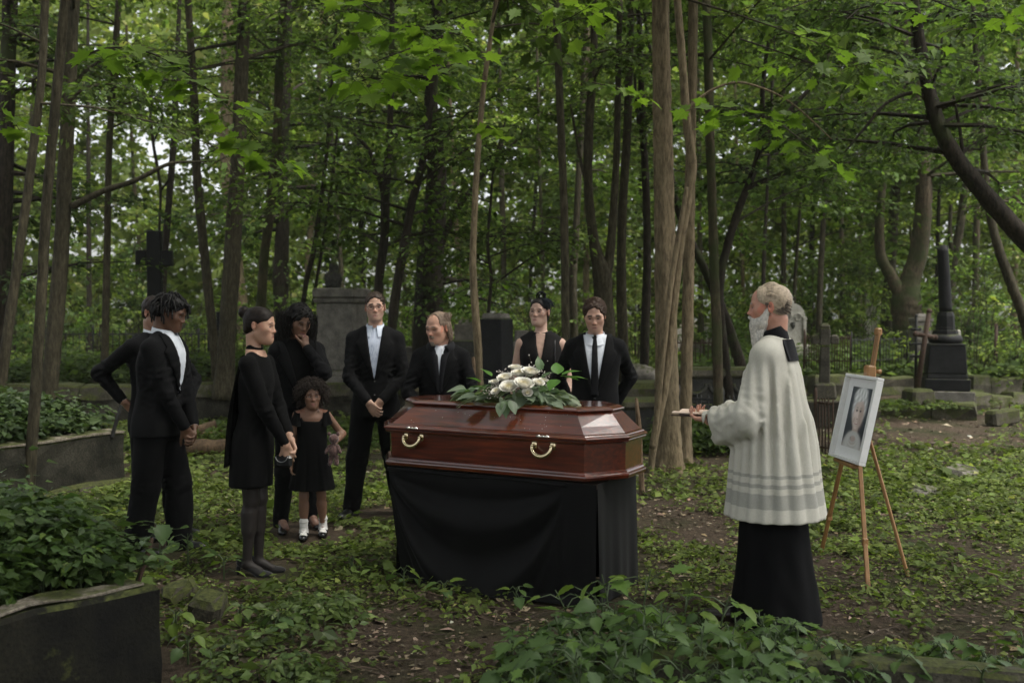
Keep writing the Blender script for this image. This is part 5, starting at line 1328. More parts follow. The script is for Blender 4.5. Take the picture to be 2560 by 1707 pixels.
def shirt_and_lapels(root, tor, H, mats, vz=.62, vtop=.846, vw=.032, lap=.058, tie=False, collar=True, cw=.036, x0=0.0, buttons=1, stripes=False, neck=None):
    """V of shirt, two lapels with notch, collar leaves, tie, jacket buttons; zs as fractions of H"""
    z0, z1 = vz * H, vtop * H
    gap = lambda z: np.clip((z - z0) / (z1 - z0), 0, 1) ** .85 * vw * H
    zz = np.linspace(z0, z1, 9)
    if mats.get('shirt') is not None:
        colf = None
        if stripes: colf = lambda V: np.where((np.sin(V[:, :1] * 2 * PI / .0085) > .35), np.array([.16, .22, .36]), np.array([.62, .66, .74]))
        strip(tor, [(z, x0 - gap(z) - .008, x0 + gap(z) + .008) for z in zz], .006, .006, 'shirt', mats['shirt'], root, nu=41 if stripes else 9, colf=colf)
    L = lap * H
    for x in (-1, 1):
        rows = []
        for z in np.linspace(z0 - .004, z1 + .004, 14):
            t = (z - z0) / (z1 - z0)
            wd_ = L * (np.interp(t, [0, .12, .62, .70, .74, .86, 1.0], [.06, .28, .92, 1.0, .70, .62, .36]))
            a = x0 + x * (gap(z) - .001); b = a + x * wd_
            rows.append((z, min(a, b), max(a, b)))
        strip(tor, rows, .0125, .010, 'lapel', mats['jacket2'], root, nu=6, nz=40, bulge=.002)
    if tie:
        rows = [(z, x0 - wt * H, x0 + wt * H) for z, wt in ((z0 + .003, .017), (z0 + .06 * H, .0165), (z1 - .035 * H, .0105), (z1 - .03 * H, .0115), (z1 - .005 * H, .0145), (z1, .013))]
        strip(tor, rows, .013, .009, 'tie', mats['tie'], root, nu=6, nz=30, bulge=.004)
    for i in range(buttons):
        z = z0 - .018 - i * .06 * H
        y = front_y(tor, [x0], [z])[0]
        V, F = uv_ball((x0, y - .004, z), (.0095, .005, .0095), 10, 6)
        obj_of('button', mesh_of('button', V, F, None, True), M_plain('horn_button', (.02, .018, .016), rough=.25), root)
def collar_ring(root, c, r, mat, h=.042, tilt=.016, opening=.3, leaf=.045, out=.026, name='collar', fwd=.012):
    """turned-down shirt collar: stands round the neck, higher at the back, its two leaves pointing down in front"""
    n = 48
    th = np.linspace(-PI / 2 + opening, 1.5 * PI - opening, n)
    fr = np.abs(np.cos((th + PI / 2) / 2))           # 1 at the front edges, 0 at the back
    rows = []
    for g, up, o in ((0, 0.0, 0), (0, 1.0, .001), (0, 1.06, .004), (1, .55, .009), (1, .0, .015)):
        zt = tilt * np.sin(th)
        dz = h * up + zt - g * (1 - up) * leaf * fr ** 5
        rr = r + o + g * (1 - up) * out * fr ** 5
        x = rr * np.cos(th); y = rr * np.sin(th) - fwd * fr ** 2 * (1 + .6 * g * (1 - up))
        x = x * (1 + .25 * g * (1 - up) * fr ** 8)
        rows.append(np.stack([c[0] + x, c[1] + y, c[2] + dz], 1))
    V = np.concatenate(rows)
    return obj_of(name, mesh_of(name, V, grid_faces(n, 5), None, True), mat, root)
# ------------------------------------------------------------------ coffin, bier, flowers, easel and portrait
CU, CV = np.array([.8800, -.4750, 0]), np.array([.4750, .8800, 0])
CO = np.array([-.795, 6.200, 0.0])
CANG = math.atan2(CU[1], CU[0])
CZ = .716
def M_mahogany():
    m, t, b = nmat('mahogany')
    f1 = noise_n(t, 7, 6, .6, stretch=(.5, 5, 7)); f2 = noise_n(t, 2.2, 3, .5); f3 = noise_n(t, 60, 4, .6, stretch=(.12, 3, 3))
    r = ramp(t, [(.25, (.024, .006, .003)), (.5, (.078, .0145, .0055)), (.78, (.165, .032, .009))]); t.links.new(f1, r.inputs[0])
    r2 = ramp(t, [(.3, (.65, .6, .6)), (.7, (1.25, 1.2, 1.1))]); t.links.new(f2, r2.inputs[0])
    r3 = ramp(t, [(.35, (.75, .72, .7)), (.6, (1.1, 1.1, 1.1))]); t.links.new(f3, r3.inputs[0])
    c = mixc(t, 1, mixc(t, 1, r.outputs[0], r2.outputs[0], 'MULTIPLY'), r3.outputs[0], 'MULTIPLY')
    t.links.new(c, b.inputs['Base Color']); b.inputs['Roughness'].default_value = .30
    b.inputs['Coat Weight'].default_value = 1.0; b.inputs['Coat Roughness'].default_value = .09; b.inputs['Specular IOR Level'].default_value = .5
    f4 = noise_n(t, 5, 2, .4); bump(t, b, f4, .10, .02)
    return m
MAHO = M_mahogany()
def plan(ins=0.0, u0=-.15, u1=1.535, v1=.73, ch_u=.165, ch_v=.23, du0=0.0):
    """hexagonal-ended coffin outline offset inwards by ins, anticlockwise seen from above"""
    a, b, c, d = u0 + ins + du0, u1 - ins, 0 + ins, v1 - ins
    k = ins * .42
    return [(a + ch_u + du0 * 0 - k * .0, c), (b - ch_u + k * .3, c), (b, ch_v + k), (b, v1 - ch_v - k), (b - ch_u + k * .3, d), (a + ch_u, d), (a, v1 - ch_v - k), (a, ch_v + k)]
def ring_solid(levels, mat, name, parent, closed=True):
    """stack of outlines (z, inset): the sides of one board or moulding"""
    n = 8; V = []
    for z, ins in levels: V += [(x, y, z) for x, y in plan(ins)]
    V = np.array(V); F = [grid_faces(n, len(levels), True)]
    if closed: F += [np.arange(n)[None, ::-1], (np.arange(n) + (len(levels) - 1) * n)[None, :]]
    o = obj_of(name, mesh_of(name, V, F, None, False), mat, parent)
    return o
coffin = thing('coffin', 'polished mahogany coffin with brass handles resting on a black draped bier', 'coffin', CO + [0, 0, CZ], CANG)
ring_solid([(.0, .012), (.004, .0), (.022, -.006), (.030, -.004), (.036, .006), (.046, .010), (.050, .020)], MAHO, 'plinth_moulding', coffin)
ring_solid([(.051, .022), (.12, .021), (.205, .019)], MAHO, 'side_boards', coffin)
ring_solid([(.206, .016), (.210, .004), (.216, -.004), (.223, -.006), (.2265, -.004)], MAHO, 'rim_moulding', coffin)
ring_solid([(.2285, -.004), (.232, -.012), (.240, -.013), (.246, -.006), (.250, .004), (.256, .008), (.260, .018)], MAHO, 'lid_moulding', coffin)
ring_solid([(.261, .024), (.30, .062), (.374, .132)], MAHO, 'lid_panels', coffin)
ring_solid([(.375, .126), (.378, .118), (.384, .114), (.389, .116), (.393, .124), (.399, .134), (.404, .150)], MAHO, 'lid_top', coffin)
BRASS = M_plain('brass', (.66, .55, .34), rough=.2, metal=1.0, nscale=60, namt=.15)
SILV = M_plain('screw_metal', (.75, .73, .68), rough=.2, metal=1.0)
def handle(u, s):
    """swing handle: two back plates and a heavy scalloped bow"""
    h = bpy.data.objects.new('handle', None); COL.objects.link(h); h.parent = coffin; h.location = (u, .02, .182); h.scale = (s, s, s)
    for x in (-1, 1):
        mb = MB(); mb.box((x * .062, -.004, .004), (.034, .008, .046), bevel=.004); mb.tube([(x * .062, -.006, .006), (x * .062, -.028, .006)], [.009, .007], 8); mb.add(*uv_ball0((x * .062, -.032, .006), .011)); mb.build('back_plate', BRASS, h, smooth=True)
    t = np.linspace(PI, 2 * PI, 21)
    P = np.stack([.064 * np.cos(t), -.032 - .012 * np.abs(np.sin(t)), .0 + .056 * np.sin(t)], 1); P = np.vstack([[-.064, -.032, .008], P, [.064, -.032, .008]])
    rr = .0085 + .0065 * np.sin(np.linspace(0, PI, len(P)))
    mb = MB(); mb.tube(P, rr, 10); mb.build('bow', BRASS, h, smooth=True)
for u, s in ((.205, .92), (1.10, .96)):
    handle(u, s)
    mb = MB()
    for k, x in enumerate((-.026, 0, .026)): mb.add(*uv_ball0((u + x + .01, -.012, .243), (.010, .007, .009)[k] * 1.0))
    mb.tube([(u - .035, -.010, .242), (u + .05, -.010, .242)], .005, 6)
    mb.build('lid_clip', SILV, coffin, smooth=True)
# rain drops and petals fallen on the lid: stuff
def lid_drops():
    g = np.random.default_rng(9); mb = MB()
    for k in range(30):
        u = g.uniform(.1, 1.35); f = g.uniform(.1, .95); v = .024 + .108 * f; z = .261 + .113 * f
        V, F = uv_ball0((0, 0, 0), g.uniform(.0012, .0028), 6, 5); mb.add(V * [1, 1, .6] + [u, v, z + .001], F, (.8, .8, .78))
    o = mb.build('water_drops', M_plain('drop', None, usecol=True, rough=.05, spec=.8), None, smooth=True)
    o.location = CO + [0, 0, CZ]; o.rotation_euler = (0, 0, CANG); o['kind'] = 'stuff'; o['label'] = 'small bright drops and specks scattered on the sloping lid'
lid_drops()
# ---- bier: a table frame hung with black cloth
TU0, TU1, TV0, TV1, TH = .015, 1.43, .03, .62, .702
bier = thing('bier', 'table draped to the ground in black cloth under the coffin', 'table', CO, CANG)
mb = MB(); mb.box(((TU0 + TU1) / 2, (TV0 + TV1) / 2, TH - .02), (TU1 - TU0 - .04, TV1 - TV0 - .04, .03)); mb.build('table_top', M_plain('table_wood', (.05, .035, .025)), bier)
for u in (TU0 + .08, TU1 - .08):
    for v in (TV0 + .08, TV1 - .08):
        mb = MB(); mb.box((u, v, .335), (.05, .05, .67)); mb.build('leg', bpy.data.materials['table_wood'], bier)
CLOTH = M_cloth('bier_cloth', (.0036, .0036, .0036), rough=.62, sheen=.16, weave=380, bumps=.2)
def drape_front():
    n, m = 120, 60
    u = np.linspace(0, 1, n)[None, :]; t = np.linspace(0, 1, m)[:, None]
    z = TH * (1 - t)
    PA, PB = 0.0, .855                                   # pinned points along the front (fraction of width)
    x = np.clip((u - PA) / (PB - PA), 0, 1)
    sag = 4 * x * (1 - x)
    s = t / np.maximum(.16 + .98 * sag ** .75, 1e-3)      # which swag line a point lies on
    w_ = .030 * np.exp(-((s - .90) / .16) ** 2) - .014 * np.exp(-((s - .62) / .14) ** 2) + .018 * np.exp(-((s - .40) / .14) ** 2) + .010 * np.exp(-((s - 1.25) / .13) ** 2) - .010 * np.exp(-((s - .2) / .07) ** 2)
    w_ = 1.8 * w_ * np.clip(x * 9, 0, 1) * np.clip((1 - x) * 9, 0, 1) * np.clip(t * 8, 0, 1)
    w_ = w_ + .026 * sag * np.clip(t * 1.4, 0, 1) * (1 - .35 * t) + .006 * np.sin(u * 31 + 3 * t) * t + .010 * np.exp(-((u - PB - .01 + .02 * t) / .013) ** 2) * np.clip(1.4 - t, 0, 1)
    right = np.clip((u - PB) / (1 - PB), 0, 1)
    w_ = w_ + .010 * right * np.sin(right * 9) * t
    left = .105 * t ** 1.2 * (1 - u) ** 3                # the left edge is drawn in towards the ground
    U = TU0 + (TU1 - TU0) * u + left - .0 * t
    zb = z + .012 * np.sin(u * 14) * (t > .97)
    Vv = TV0 - .012 - w_ - .03 * np.clip((t - .93) / .07, 0, 1)
    V = np.stack([U + 0 * t, Vv, np.maximum(zb, .012)], -1).reshape(-1, 3)
    obj_of('front_cloth', mesh_of('front_cloth', V, grid_faces(n, m)[:, ::-1], None, True), CLOTH, bier)
    # folded top edge lying on the table rim
    k = 60; uu = np.linspace(TU0 - .005, TU1 * PB + .03, k); th = np.linspace(0, 2 * PI, 9)[:-1]
    P = np.stack([uu, np.full(k, TV0 - .012), TH - .012 + .004 * np.sin(uu * 9)], 1)
    mb = MB(); mb.tube(P, .012 + .003 * np.sin(uu * 6), 10); mb.build('top_fold', CLOTH, bier, smooth=True)
    n, m = 90, 40
    for nm, p0, p1, sg in (('side_cloth', (TU1, TV0), (TU1, TV1), 1), ('side_cloth', (TU0, TV1), (TU0 + .05, TV0 + .02), 1), ('back_cloth', (TU1, TV1), (TU0, TV1), 1)):
        p0 = np.array(p0); p1 = np.array(p1); d_ = p1 - p0; nn = np.array([d_[1], -d_[0]]) / np.linalg.norm(d_)
        u = np.linspace(0, 1, n)[None, :]; t = np.linspace(0, 1, m)[:, None]
        w_ = (.005 * np.sin(u * 13 + 1) + .003 * np.sin(u * 29)) * t + .015 * t
        V = np.stack([p0[0] + d_[0] * u + nn[0] * w_, p0[1] + d_[1] * u + nn[1] * w_, np.maximum(TH * (1 - t) + 0 * u, .012)], -1).reshape(-1, 3)
        obj_of(nm, mesh_of(nm, V, grid_faces(n, m)[:, ::-1], None, True), CLOTH, bier)
drape_front()

# ---- easel
OAK = M_plain('easel_wood', (.30, .155, .055), rough=.5, nscale=14, namt=.3, coat=.2)
fl = np.array([2.156, 6.90, 0]); frt = np.array([2.137, 5.93, 0]); bk = np.array([2.50, 6.24, 0])
easel = thing('easel', 'honey coloured wooden tripod easel carrying the framed portrait', 'easel', (2.22, 6.3, 0))
EO = np.array([2.22, 6.3, 0])
apex = np.array([2.185, 6.36, .86])
def stick(nm, a, b, w_, d_, mat=OAK, parent=easel, o=EO, yaw=0.0):
    a = np.asarray(a, float); b = np.asarray(b, float); L = np.linalg.norm(b - a); q = Vector(b - a).to_track_quat('Z', 'Y').to_matrix()
    mb = MB(); mb.box((0, 0, 0), (w_, d_, L), bevel=.004, rot=np.array(q) @ rotz(yaw)); mb.build(nm, mat, parent, loc=(a + b) / 2 - o)
stick('leg', fl, apex + [0, .10, 0], .026, .020); stick('leg', frt, apex + [0.0, -.10, -.02], .026, .020); stick('leg', bk, apex + [.10, 0, .02], .026, .020)
for a, b in ((fl, apex + [0, .10, 0]), (frt, apex + [0, -.10, -.02])):
    p = a + (b - a) * .32; mb = MB(); mb.box((0, 0, 0), (.034, .028, .05), bevel=.005); mb.build('leg_clamp', OAK, easel, loc=p - EO)
mb = MB(); mb.box((0, 0, 0), (.05, .30, .04), bevel=.006); mb.build('cross_bar', OAK, easel, loc=apex - EO)
mt = np.array([2.325, 6.32, 1.545]); mb0 = np.array([2.20, 6.33, .70])
for y in (-.017, .017): stick('mast_rail', mb0 + [0, y, 0], mt + [0, y, 0], .034, .014, yaw=0)
mb = MB(); mb.box((0, 0, 0), (.038, .052, .05), bevel=.008); mb.build('mast_cap', OAK, easel, loc=mt - EO)
sl = mb0 + (mt - mb0) * .70 + [-.012, 0, 0]
mb = MB(); mb.box((0, 0, 0), (.06, .075, .085), bevel=.01); mb.build('slide_block', OAK, easel, loc=sl - EO)
mb = MB(); mb.tube([(.03, 0, 0), (.06, 0, 0)], [.013, .016], 10); mb.build('knob', OAK, easel, smooth=True, loc=sl - EO + [.01, 0, 0])
mb = MB(); mb.box((0, 0, 0), (.05, .34, .022), bevel=.005); mb.build('ledge', OAK, easel, loc=np.array([2.10, 6.24, .722]) - EO)
# ---- framed portrait
def portrait():
    W_, H_ = .462, .545
    bl = np.array([2.079, 6.465, .737]); wv = np.array([.040, -.462, 0]); wv = unit0(wv); up = unit0(np.array([.115, .012, .535])); nn = np.cross(wv, up)
    up = np.cross(nn, wv)
    Rm = np.stack([wv, up, nn], 1)           # local x right, y up, z towards the viewer
    t = thing('picture_frame', 'white box frame with a printed portrait of a smiling white haired woman', 'picture', bl + wv * W_ / 2)
    t.rotation_euler = Matrix(Rm.tolist()).to_euler()
    FW = M_plain('frame_white', (.78, .78, .76), rough=.5, namt=.05)
    b = .020; dp = .045
    for x, y, w_, h_ in ((0, b / 2, W_, b), (0, H_ - b / 2, W_, b), (-W_ / 2 + b / 2, H_ / 2, b, H_ - 2 * b - .001), (W_ / 2 - b / 2, H_ / 2, b, H_ - 2 * b - .001)):
        mb = MB(); mb.box((x, y, 0), (w_, h_, dp), bevel=.0025); mb.build('frame_side', FW, t)
    mb = MB(); mb.box((0, H_ / 2, -.012), (W_ - 2 * b, H_ - 2 * b, .006)); mb.build('mat_board', M_plain('mat_board', (.82, .82, .81), rough=.9, namt=.03), t)
    mb = MB(); mb.box((0, H_ / 2, -.022), (W_ - .004, H_ - .004, .004)); mb.build('back_board', M_plain('table_wood', (.05, .035, .025)), t)
    # the print: a soft portrait painted as colour on a fine flat sheet
    n, m = 76, 110; pw, ph = .275, .385
    X, Yq = np.meshgrid(np.linspace(-1, 1, n), np.linspace(0, 1, m))
    a = (X * .715 - .03) / 1.28; q = .60 + (Yq - .57) / 1.2                        # a: in units of print height/2 ... q: 0 bottom, 1 top
    C = np.empty((m, n, 3)); C[:] = (.012, .022, .038)
    C *= (1 + .3 * np.sin(3 * X + 2) * np.cos(4 * Yq))[..., None]
    def S_(e, k=18): return 1 / (1 + np.exp(np.clip(e * k, -40, 40)))
    def ell(cx, cy, rx, ry, rot=0.0):
        c_, s_ = math.cos(rot), math.sin(rot); dx, dy = a - cx, (q - cy) * 2
        return np.hypot((dx * c_ + dy * s_) / rx, (-dx * s_ + dy * c_) / ry) - 1
    def put(mask, col):
        C[:] = C * (1 - mask[..., None]) + np.asarray(col) * mask[..., None]
    hairn = .5 + .5 * np.sin(42 * a + 9 * np.sin(5 * q + 2 * a)) * np.sin(30 * q + 4 * a)
    put(S_(ell(.0, .02, .74, .46), 14), (.30, .24, .20))                                                   # shoulders
    put(S_(ell(.02, .70, .40, .50), 16), np.array([.36, .37, .36]))
    C[:] = np.where((S_(ell(.02, .70, .40, .50), 30) > .5)[..., None], C * (.72 + .55 * hairn)[..., None], C)      # white hair
    put(S_(ell(.03, .33, .17, .30), 20), (.33, .225, .175))                                                  # neck
    put(S_(ell(.03, .585, .295, .42), 20), (.44, .315, .25))                                               # face
    put(.55 * S_(ell(.20, .56, .14, .34), 6), (.30, .16, .105))                                            # shade side
    put(.55 * S_(ell(-.10, .60, .10, .14), 5), (.60, .45, .37))
    put(S_(ell(-.03, .86, .36, .20, .22), 14) * .95, (.42, .43, .42)); C[:] = np.where((S_(ell(-.03, .86, .36, .20, .22), 30) > .5)[..., None], C * (.75 + .5 * hairn)[..., None], C)
    for x in (-.085, .125):
        put(.5 * S_(ell(x, .645, .075, .06), 8), (.24, .13, .09)); put(S_(ell(x, .638, .046, .022), 30), (.035, .03, .03)); put(.8 * S_(ell(x, .682, .07, .016, .1 if x > 0 else -.1), 20), (.22, .19, .17))
        put(.45 * S_(ell(x * 1.6 - .01, .50, .05, .10, .5 if x > 0 else -.5), 10), (.34, .18, .12))
    put(.6 * S_(ell(.015, .565, .035, .11), 8), (.62, .40, .31)); put(.6 * S_(ell(.02, .525, .055, .022), 12), (.28, .14, .10))
    put(.85 * S_(ell(.015, .462, .095, .024), 14), (.36, .10, .085)); put(.8 * S_(ell(.015, .470, .06, .008), 16), (.60, .55, .50)); put(.5 * S_(ell(.015, .40, .06, .03), 10), (.58, .36, .27))
    for k in range(5):                                                                                     # cowl scarf
        e = np.abs(ell(.0, .255 - .02 * k, .20 + .055 * k, .11 + .05 * k)) - .16
        put(S_(e, 16) * (q < .36 + .0 * k), np.array([.46, .45, .42]) * (.72 + .12 * (k % 2)))
    C = C * .5 + C.mean(2, keepdims=True) * np.array([.50, .50, .51])
    V = np.stack([X * pw / 2, (H_ - ph) / 2 + .006 + Yq * ph, 0 * X - .0075], -1).reshape(-1, 3)
    o = obj_of('portrait_print', mesh_of('portrait_print', V, grid_faces(n, m), np.clip(C.reshape(-1, 3) * 1.9 + .004, 0, 1), True), M_plain('photo_paper', None, usecol=True, rough=.35, namt=.02), t)
    mb = MB()
def unit0(v): v = np.asarray(v, float); return v / np.linalg.norm(v)
portrait()
late_bust()
def boulder_mesh():
    S = Solid(); S.ell((0, 0, .0), (.26, .22, .17), k=.05); S.ell((-.1, .02, .03), (.18, .18, .15), k=.05); S.disp = lambda P: .012 * fnoise(P, 18) + .006 * fnoise(P, 55, 2)
    V, F = S.mesh(.016); obj_of('stone', mesh_of('stone', V, F, None, True), GRAN, BOULD)
boulder_mesh()
def fragments():
    c = at(1262, 925, 12.4)
    t = thing('stone_fragments', 'two worn mossy carved stone stumps in front of the black stele', 'stone', (c[0], 12.4, .55))
    for x, h_, w_ in ((-.10, .16, .085), (.06, .24, .075)):
        S = Solid(); S.ell((x, 0, h_ * .45), (w_, w_, h_ * .6), k=.03); S.ell((x + .02, -.02, h_), (w_ * .8, w_ * .8, .07), k=.03); S.half((0, 0, -1), (0, 0, 0), k=.004); S.disp = lambda P: .010 * fnoise(P, 34)
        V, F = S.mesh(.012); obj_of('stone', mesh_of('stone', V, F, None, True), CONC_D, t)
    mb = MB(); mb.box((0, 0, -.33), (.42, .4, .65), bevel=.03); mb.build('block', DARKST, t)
fragments()
# ------------------------------------------------------------------ the people
BLACK = lambda: M_cloth('suit_wool', (.0046, .0046, .0051), rough=.88, sheen=.06, fold=1.6)
BLACK2 = lambda: M_cloth('suit_facing', (.0036, .0036, .0040), rough=.8, sheen=.04, weave=500)
TROUS = lambda: M_cloth('trouser_wool', (.0030, .0030, .0034), rough=.9, sheen=.03, fold=1.6)
DRESS = lambda: M_cloth('dress_jersey', (.0028, .0028, .0029), rough=.92, sheen=.03, fold=1.2)
WHITE = lambda: M_cloth('shirt_cotton', (.62, .65, .70), rough=.8, sheen=.1, weave=600, var=.06)
STRIPE = lambda: M_plain('striped_cotton', None, rough=.8, usecol=True, namt=.06, nscale=120)
SILK = lambda: M_cloth('tie_silk', (.007, .007, .008), rough=.5, sheen=.1, weave=700)
SKIN_L = (.46, .285, .205); LIP_L = (.36, .13, .11)

def unit_rows(A): return A / (np.linalg.norm(A, axis=1)[:, None] + 1e-9)
class Figure:
    def __init__(s, label, px, Y, H, heading, group='mourners standing round the coffin', hs=1.0, headpose=(0, 0, 0), lean=0.0, w=1.0, skin=SKIN_L, lip=LIP_L, brow=(.02, .013, .008), feat=None, hcol=None, neck=(.033, .031), x=None, fwd=.0):
        X = (px - 1280) / FPX * Y if x is None else x
        s.root = thing('person', label, 'person', (X, Y, 0), R(heading), group)
        s.H, s.hs, s.lean, s.w, s.skin, s.lip, s.brow, s.feat, s.hcol, s.neckr = H, hs, lean, w, skin, lip, brow, feat, hcol or {}, neck
        s.Q = head_rot(*headpose)
        s.piv = np.array([0, .022 - lean * .36 * H - fwd, H - .164 * hs])
        s.hc = s.piv - s.Q @ (np.array([0, .03, -.05]) * hs)
        s.nb = np.array([0, .022 - lean * .30 * H, .80 * H])
        s.sh = {x: np.array([x * .098 * H * w, .006 - lean * .31 * H, .792 * H]) for x in (-1, 1)}
        s.arm = {}
        s.hands = {}
    def arms(s, side, wrist, pole, l=(.18, .15)):
        el, wr = ik(s.sh[side], wrist, l[0] * s.H, l[1] * s.H, pole)
        s.arm[side] = (s.sh[side], el, wr)
    def hand(self, side, D, N_, **kw): self.hands[side] = (D, N_, kw)
    def colf(s):
        return lambda V: head_col(V, s.Q, s.hc, s.hs, s.skin, s.lip, s.brow, s.hcol)
    def body(s, h=.0052, chest=.80, bare_arms=False, legs=True, lower=None, hx=.16):
        H = s.H
        B = Solid()
        B.loft([(.46 * H, 0, 0, .07 * H, .045 * H), (.6 * H, 0, -s.lean * .1 * H, .058 * H, .042 * H), (.72 * H, 0, -s.lean * .22 * H, .072 * H, .047 * H), (.78 * H, 0, -s.lean * .28 * H, .085 * H * s.w, .05 * H), (.815 * H, 0, .01 - s.lean * .315 * H, .06 * H, .036 * H), (.84 * H, 0, .015 - s.lean * .34 * H, .036 * H, .032 * H)], k=.03)
        for x in (-1, 1):
            q = 1.0 if bare_arms else .6; B.cap((x * .03 * H, .015 - s.lean * .32 * H, .818 * H), s.sh[x] + [-x * .010 * H, 0, -.004 * H], .024 * H * q, .027 * H * q, k=.03)
        nt_ = s.piv + s.Q @ np.array([0, .012, -.03]) * s.hs
        B.cap(s.nb, nt_, s.neckr[0] * H, s.neckr[1] * H, k=.025)
        add_head(B, s.Q, s.hc, s.hs, s.feat)
        f = 1.0
        for x, (a, e, w_) in s.arm.items():
            q = 1.0 if bare_arms else .74
            B.cap(a, e, .026 * H * q, .022 * H * q, k=.02); B.cap(e, w_, .0225 * H * q, .0155 * H, k=.02)
            if bare_arms: B.cap(e, e + (w_ - e) * .4, .0225 * H, .0205 * H, k=.02)
            if x in s.hands:
                D, N_, kw = s.hands[x]
                add_hand(B, w_, D, N_, thumb=kw.pop('thumb', x), **kw)
        if legs and lower is None:
            for i, x in enumerate((-1, 1)):
                ft = s.feet[i]
                hp = np.array([x * .05 * H, 0, .49 * H]); an = np.array([ft[0], ft[1] + .01, .05 * H]); kn = (hp + an) / 2 + [0, -.015, 0]
                B.cap(hp, kn, .042 * H, .03 * H, k=.02); q = 1.0 if bare_arms else .7; B.cap(kn, an + [0, 0, 0 if bare_arms else .05], .028 * H * q, .02 * H * q, k=.02)
                if bare_arms: B.cap(kn + [0, .012, -.06 * H], (kn + an) / 2 + [0, .01, 0], .03 * H, .024 * H, k=.03)
                if bare_arms: B.cap(an, (ft[0], ft[1] - .1, .02), .02 * H, .014 * H, k=.02)
        boxes = [(np.array([-hx, -.3, chest * H]) + [s.hc[0] * .5, s.hc[1] * .3, 0], np.array([hx, .3, H + .05]))]
        for x, (a, e, w_) in s.arm.items():
            if x in s.hands:
                D = unit(s.hands[x][0]); c = w_ + D * .07
                lo = np.minimum(w_ - D * .03, w_ + D * .19) - .055; hi = np.maximum(w_ - D * .03, w_ + D * .19) + .055
                boxes.append((lo, hi))
        V = []
        mb = MB(); cf = s.colf()
        Vc, Fc = B.mesh(.019 if not bare_arms else .0085)
        keep = np.ones(len(Vc), bool)
        for lo, hi in boxes:
            ins = np.all((Vc > lo + .012) & (Vc < hi - .012), 1); keep &= ~ins
        Fc = Fc[keep[Fc].any(1)]
        mb.add(Vc, Fc, cf(Vc))
        for lo, hi in boxes:
            Vb, Fb = B.mesh(h, lo, hi)
            if len(Vb): mb.add(Vb, Fb, cf(Vb))
        s.B = B
        return mb.build('body', M_skin(), s.root, smooth=True)
    def jacket(s, hem=.44, puff=1.05, w=None, d=1.0, cuffs=True, sl=(.033, .030, .026, .0225), name='jacket', mat=None, seed=0, wa=.003, ea=.0055, h=.0105, waist=1.0, back=None):
        H = s.H; w = w or s.w
        tor = Solid(); torso_loft(tor, H, w, d, s.lean, hem, puff, waist=waist)
        J = Solid(); torso_loft(J, H, w, d, s.lean, hem, puff, waist=waist)
        els = []
        for x, (a, e, wr) in s.arm.items():
            cut = e + (wr - e) * .93
            sleeve(J, a, e, cut, H, sl); els += [e, a * .3 + e * .7]
            tor.cap(a, e, sl[0] * H, sl[1] * H, k=.03)
        # neck opening
        J.cap(s.nb + [0, -.012, .022], s.piv + s.Q @ np.array([0, .0, .05]), .034 * H, .05 * H, k=.008, op=-1)
        J.disp = wrinkle(wa, els, eamp=ea, seed=seed)
        tor.disp = J.disp
        s.tor = tor
        o = solid_part(J, h, mat or BLACK(), s.root, name)
        if cuffs:
            for x, (a, e, wr) in s.arm.items():
                d_ = unit(wr - e)
                V, F = tube(np.array([wr - d_ * .05, wr - d_ * .004, wr + d_ * .003, wr - d_ * .002]), np.array([.0185, .0185, .0175, .0155]) * H, 18, caps=False)
                obj_of('cuff', mesh_of('cuff', V, F, None, True), WHITE(), s.root)
        return o
    def trousers(s, feet, r=(.058, .046, .037), w=None, knees=(0, 0), seed=0, wa=.005, mat=None):
        T = Solid(); s.feet = feet
        els = trousers(T, s.H, feet, w or s.w, r, knees)
        T.disp = wrinkle(wa, els, er=.14, eamp=.009, f=12, seed=seed)
        return solid_part(T, .015, mat or TROUS(), s.root, 'trousers')
    def eyes(s, **kw): eyes(s.root, s.Q, s.hc, s.hs, **kw)
    def hp(s, *v): return s.hc + s.Q @ (np.array(v) * s.hs)
    def scalp(s, n, lo=-.02, seed=1, rad=(.08, .098, .083), c=(0, .022, .038), cut=None, front=.075):
        """points and normals spread over the hair-bearing part of the head (head-local)"""
        g = np.random.default_rng(seed); out = []
        while len(out) < n:
            d = unit(g.normal(0, 1, 3)); p = np.array(c) + d * np.array(rad)
            if p[2] < lo + (.03 if p[1] < 0 else -.03): continue
            if p[1] < -.045 and p[2] < front: continue
            if cut is not None and not cut(p): continue
            out.append((p, unit(d / np.array(rad))))
        P = np.array([o[0] for o in out]) * s.hs; Nn = np.array([o[1] for o in out])
        return s.hc + P @ s.Q.T, Nn @ s.Q.T

def hair_cap(f, col, amp=.005, fr=60, grow=1.0, fringe=.072, low=-.035, h=.006, extra=None, amt=.3, side=.5, name='hair', temple=(.072, .085, .088), stretch=(1, 1, 1), tc=-.118):
    S = Solid(); v = lambda *a: np.array(a) * f.hs
    S.frame(f.Q, f.hc)
    S.ell(v(0, .023, .040), v(.0805, .099, .083) * grow, k=.01)
    S.ell(v(0, -.024, .044), v(.0715, .068, .068) * grow, k=.02)
    S.ell(v(0, .045, -.01), v(.072, .07, .07) * grow, k=.02)
    S.ell(v(0, tc, fringe - .085), v(*temple), k=.012, op=-1)
    S.half((0, -side, -1), v(0, .0, low), k=.01)
    for x in (-1, 1): S.ell(v(x * .082, .006, -.012), v(.02, .021, .033), k=.006, op=-1)
    if extra: extra(S, v)
    S.frame()
    Q, c, st = f.Q, f.hc, np.array(stretch)
    S.disp = lambda P: amp * fnoise(((P - c) @ Q) * st, fr, 4)
    return solid_part(S, h, M_HAIR(), f.root, name, col_noise(col, amt, 120))

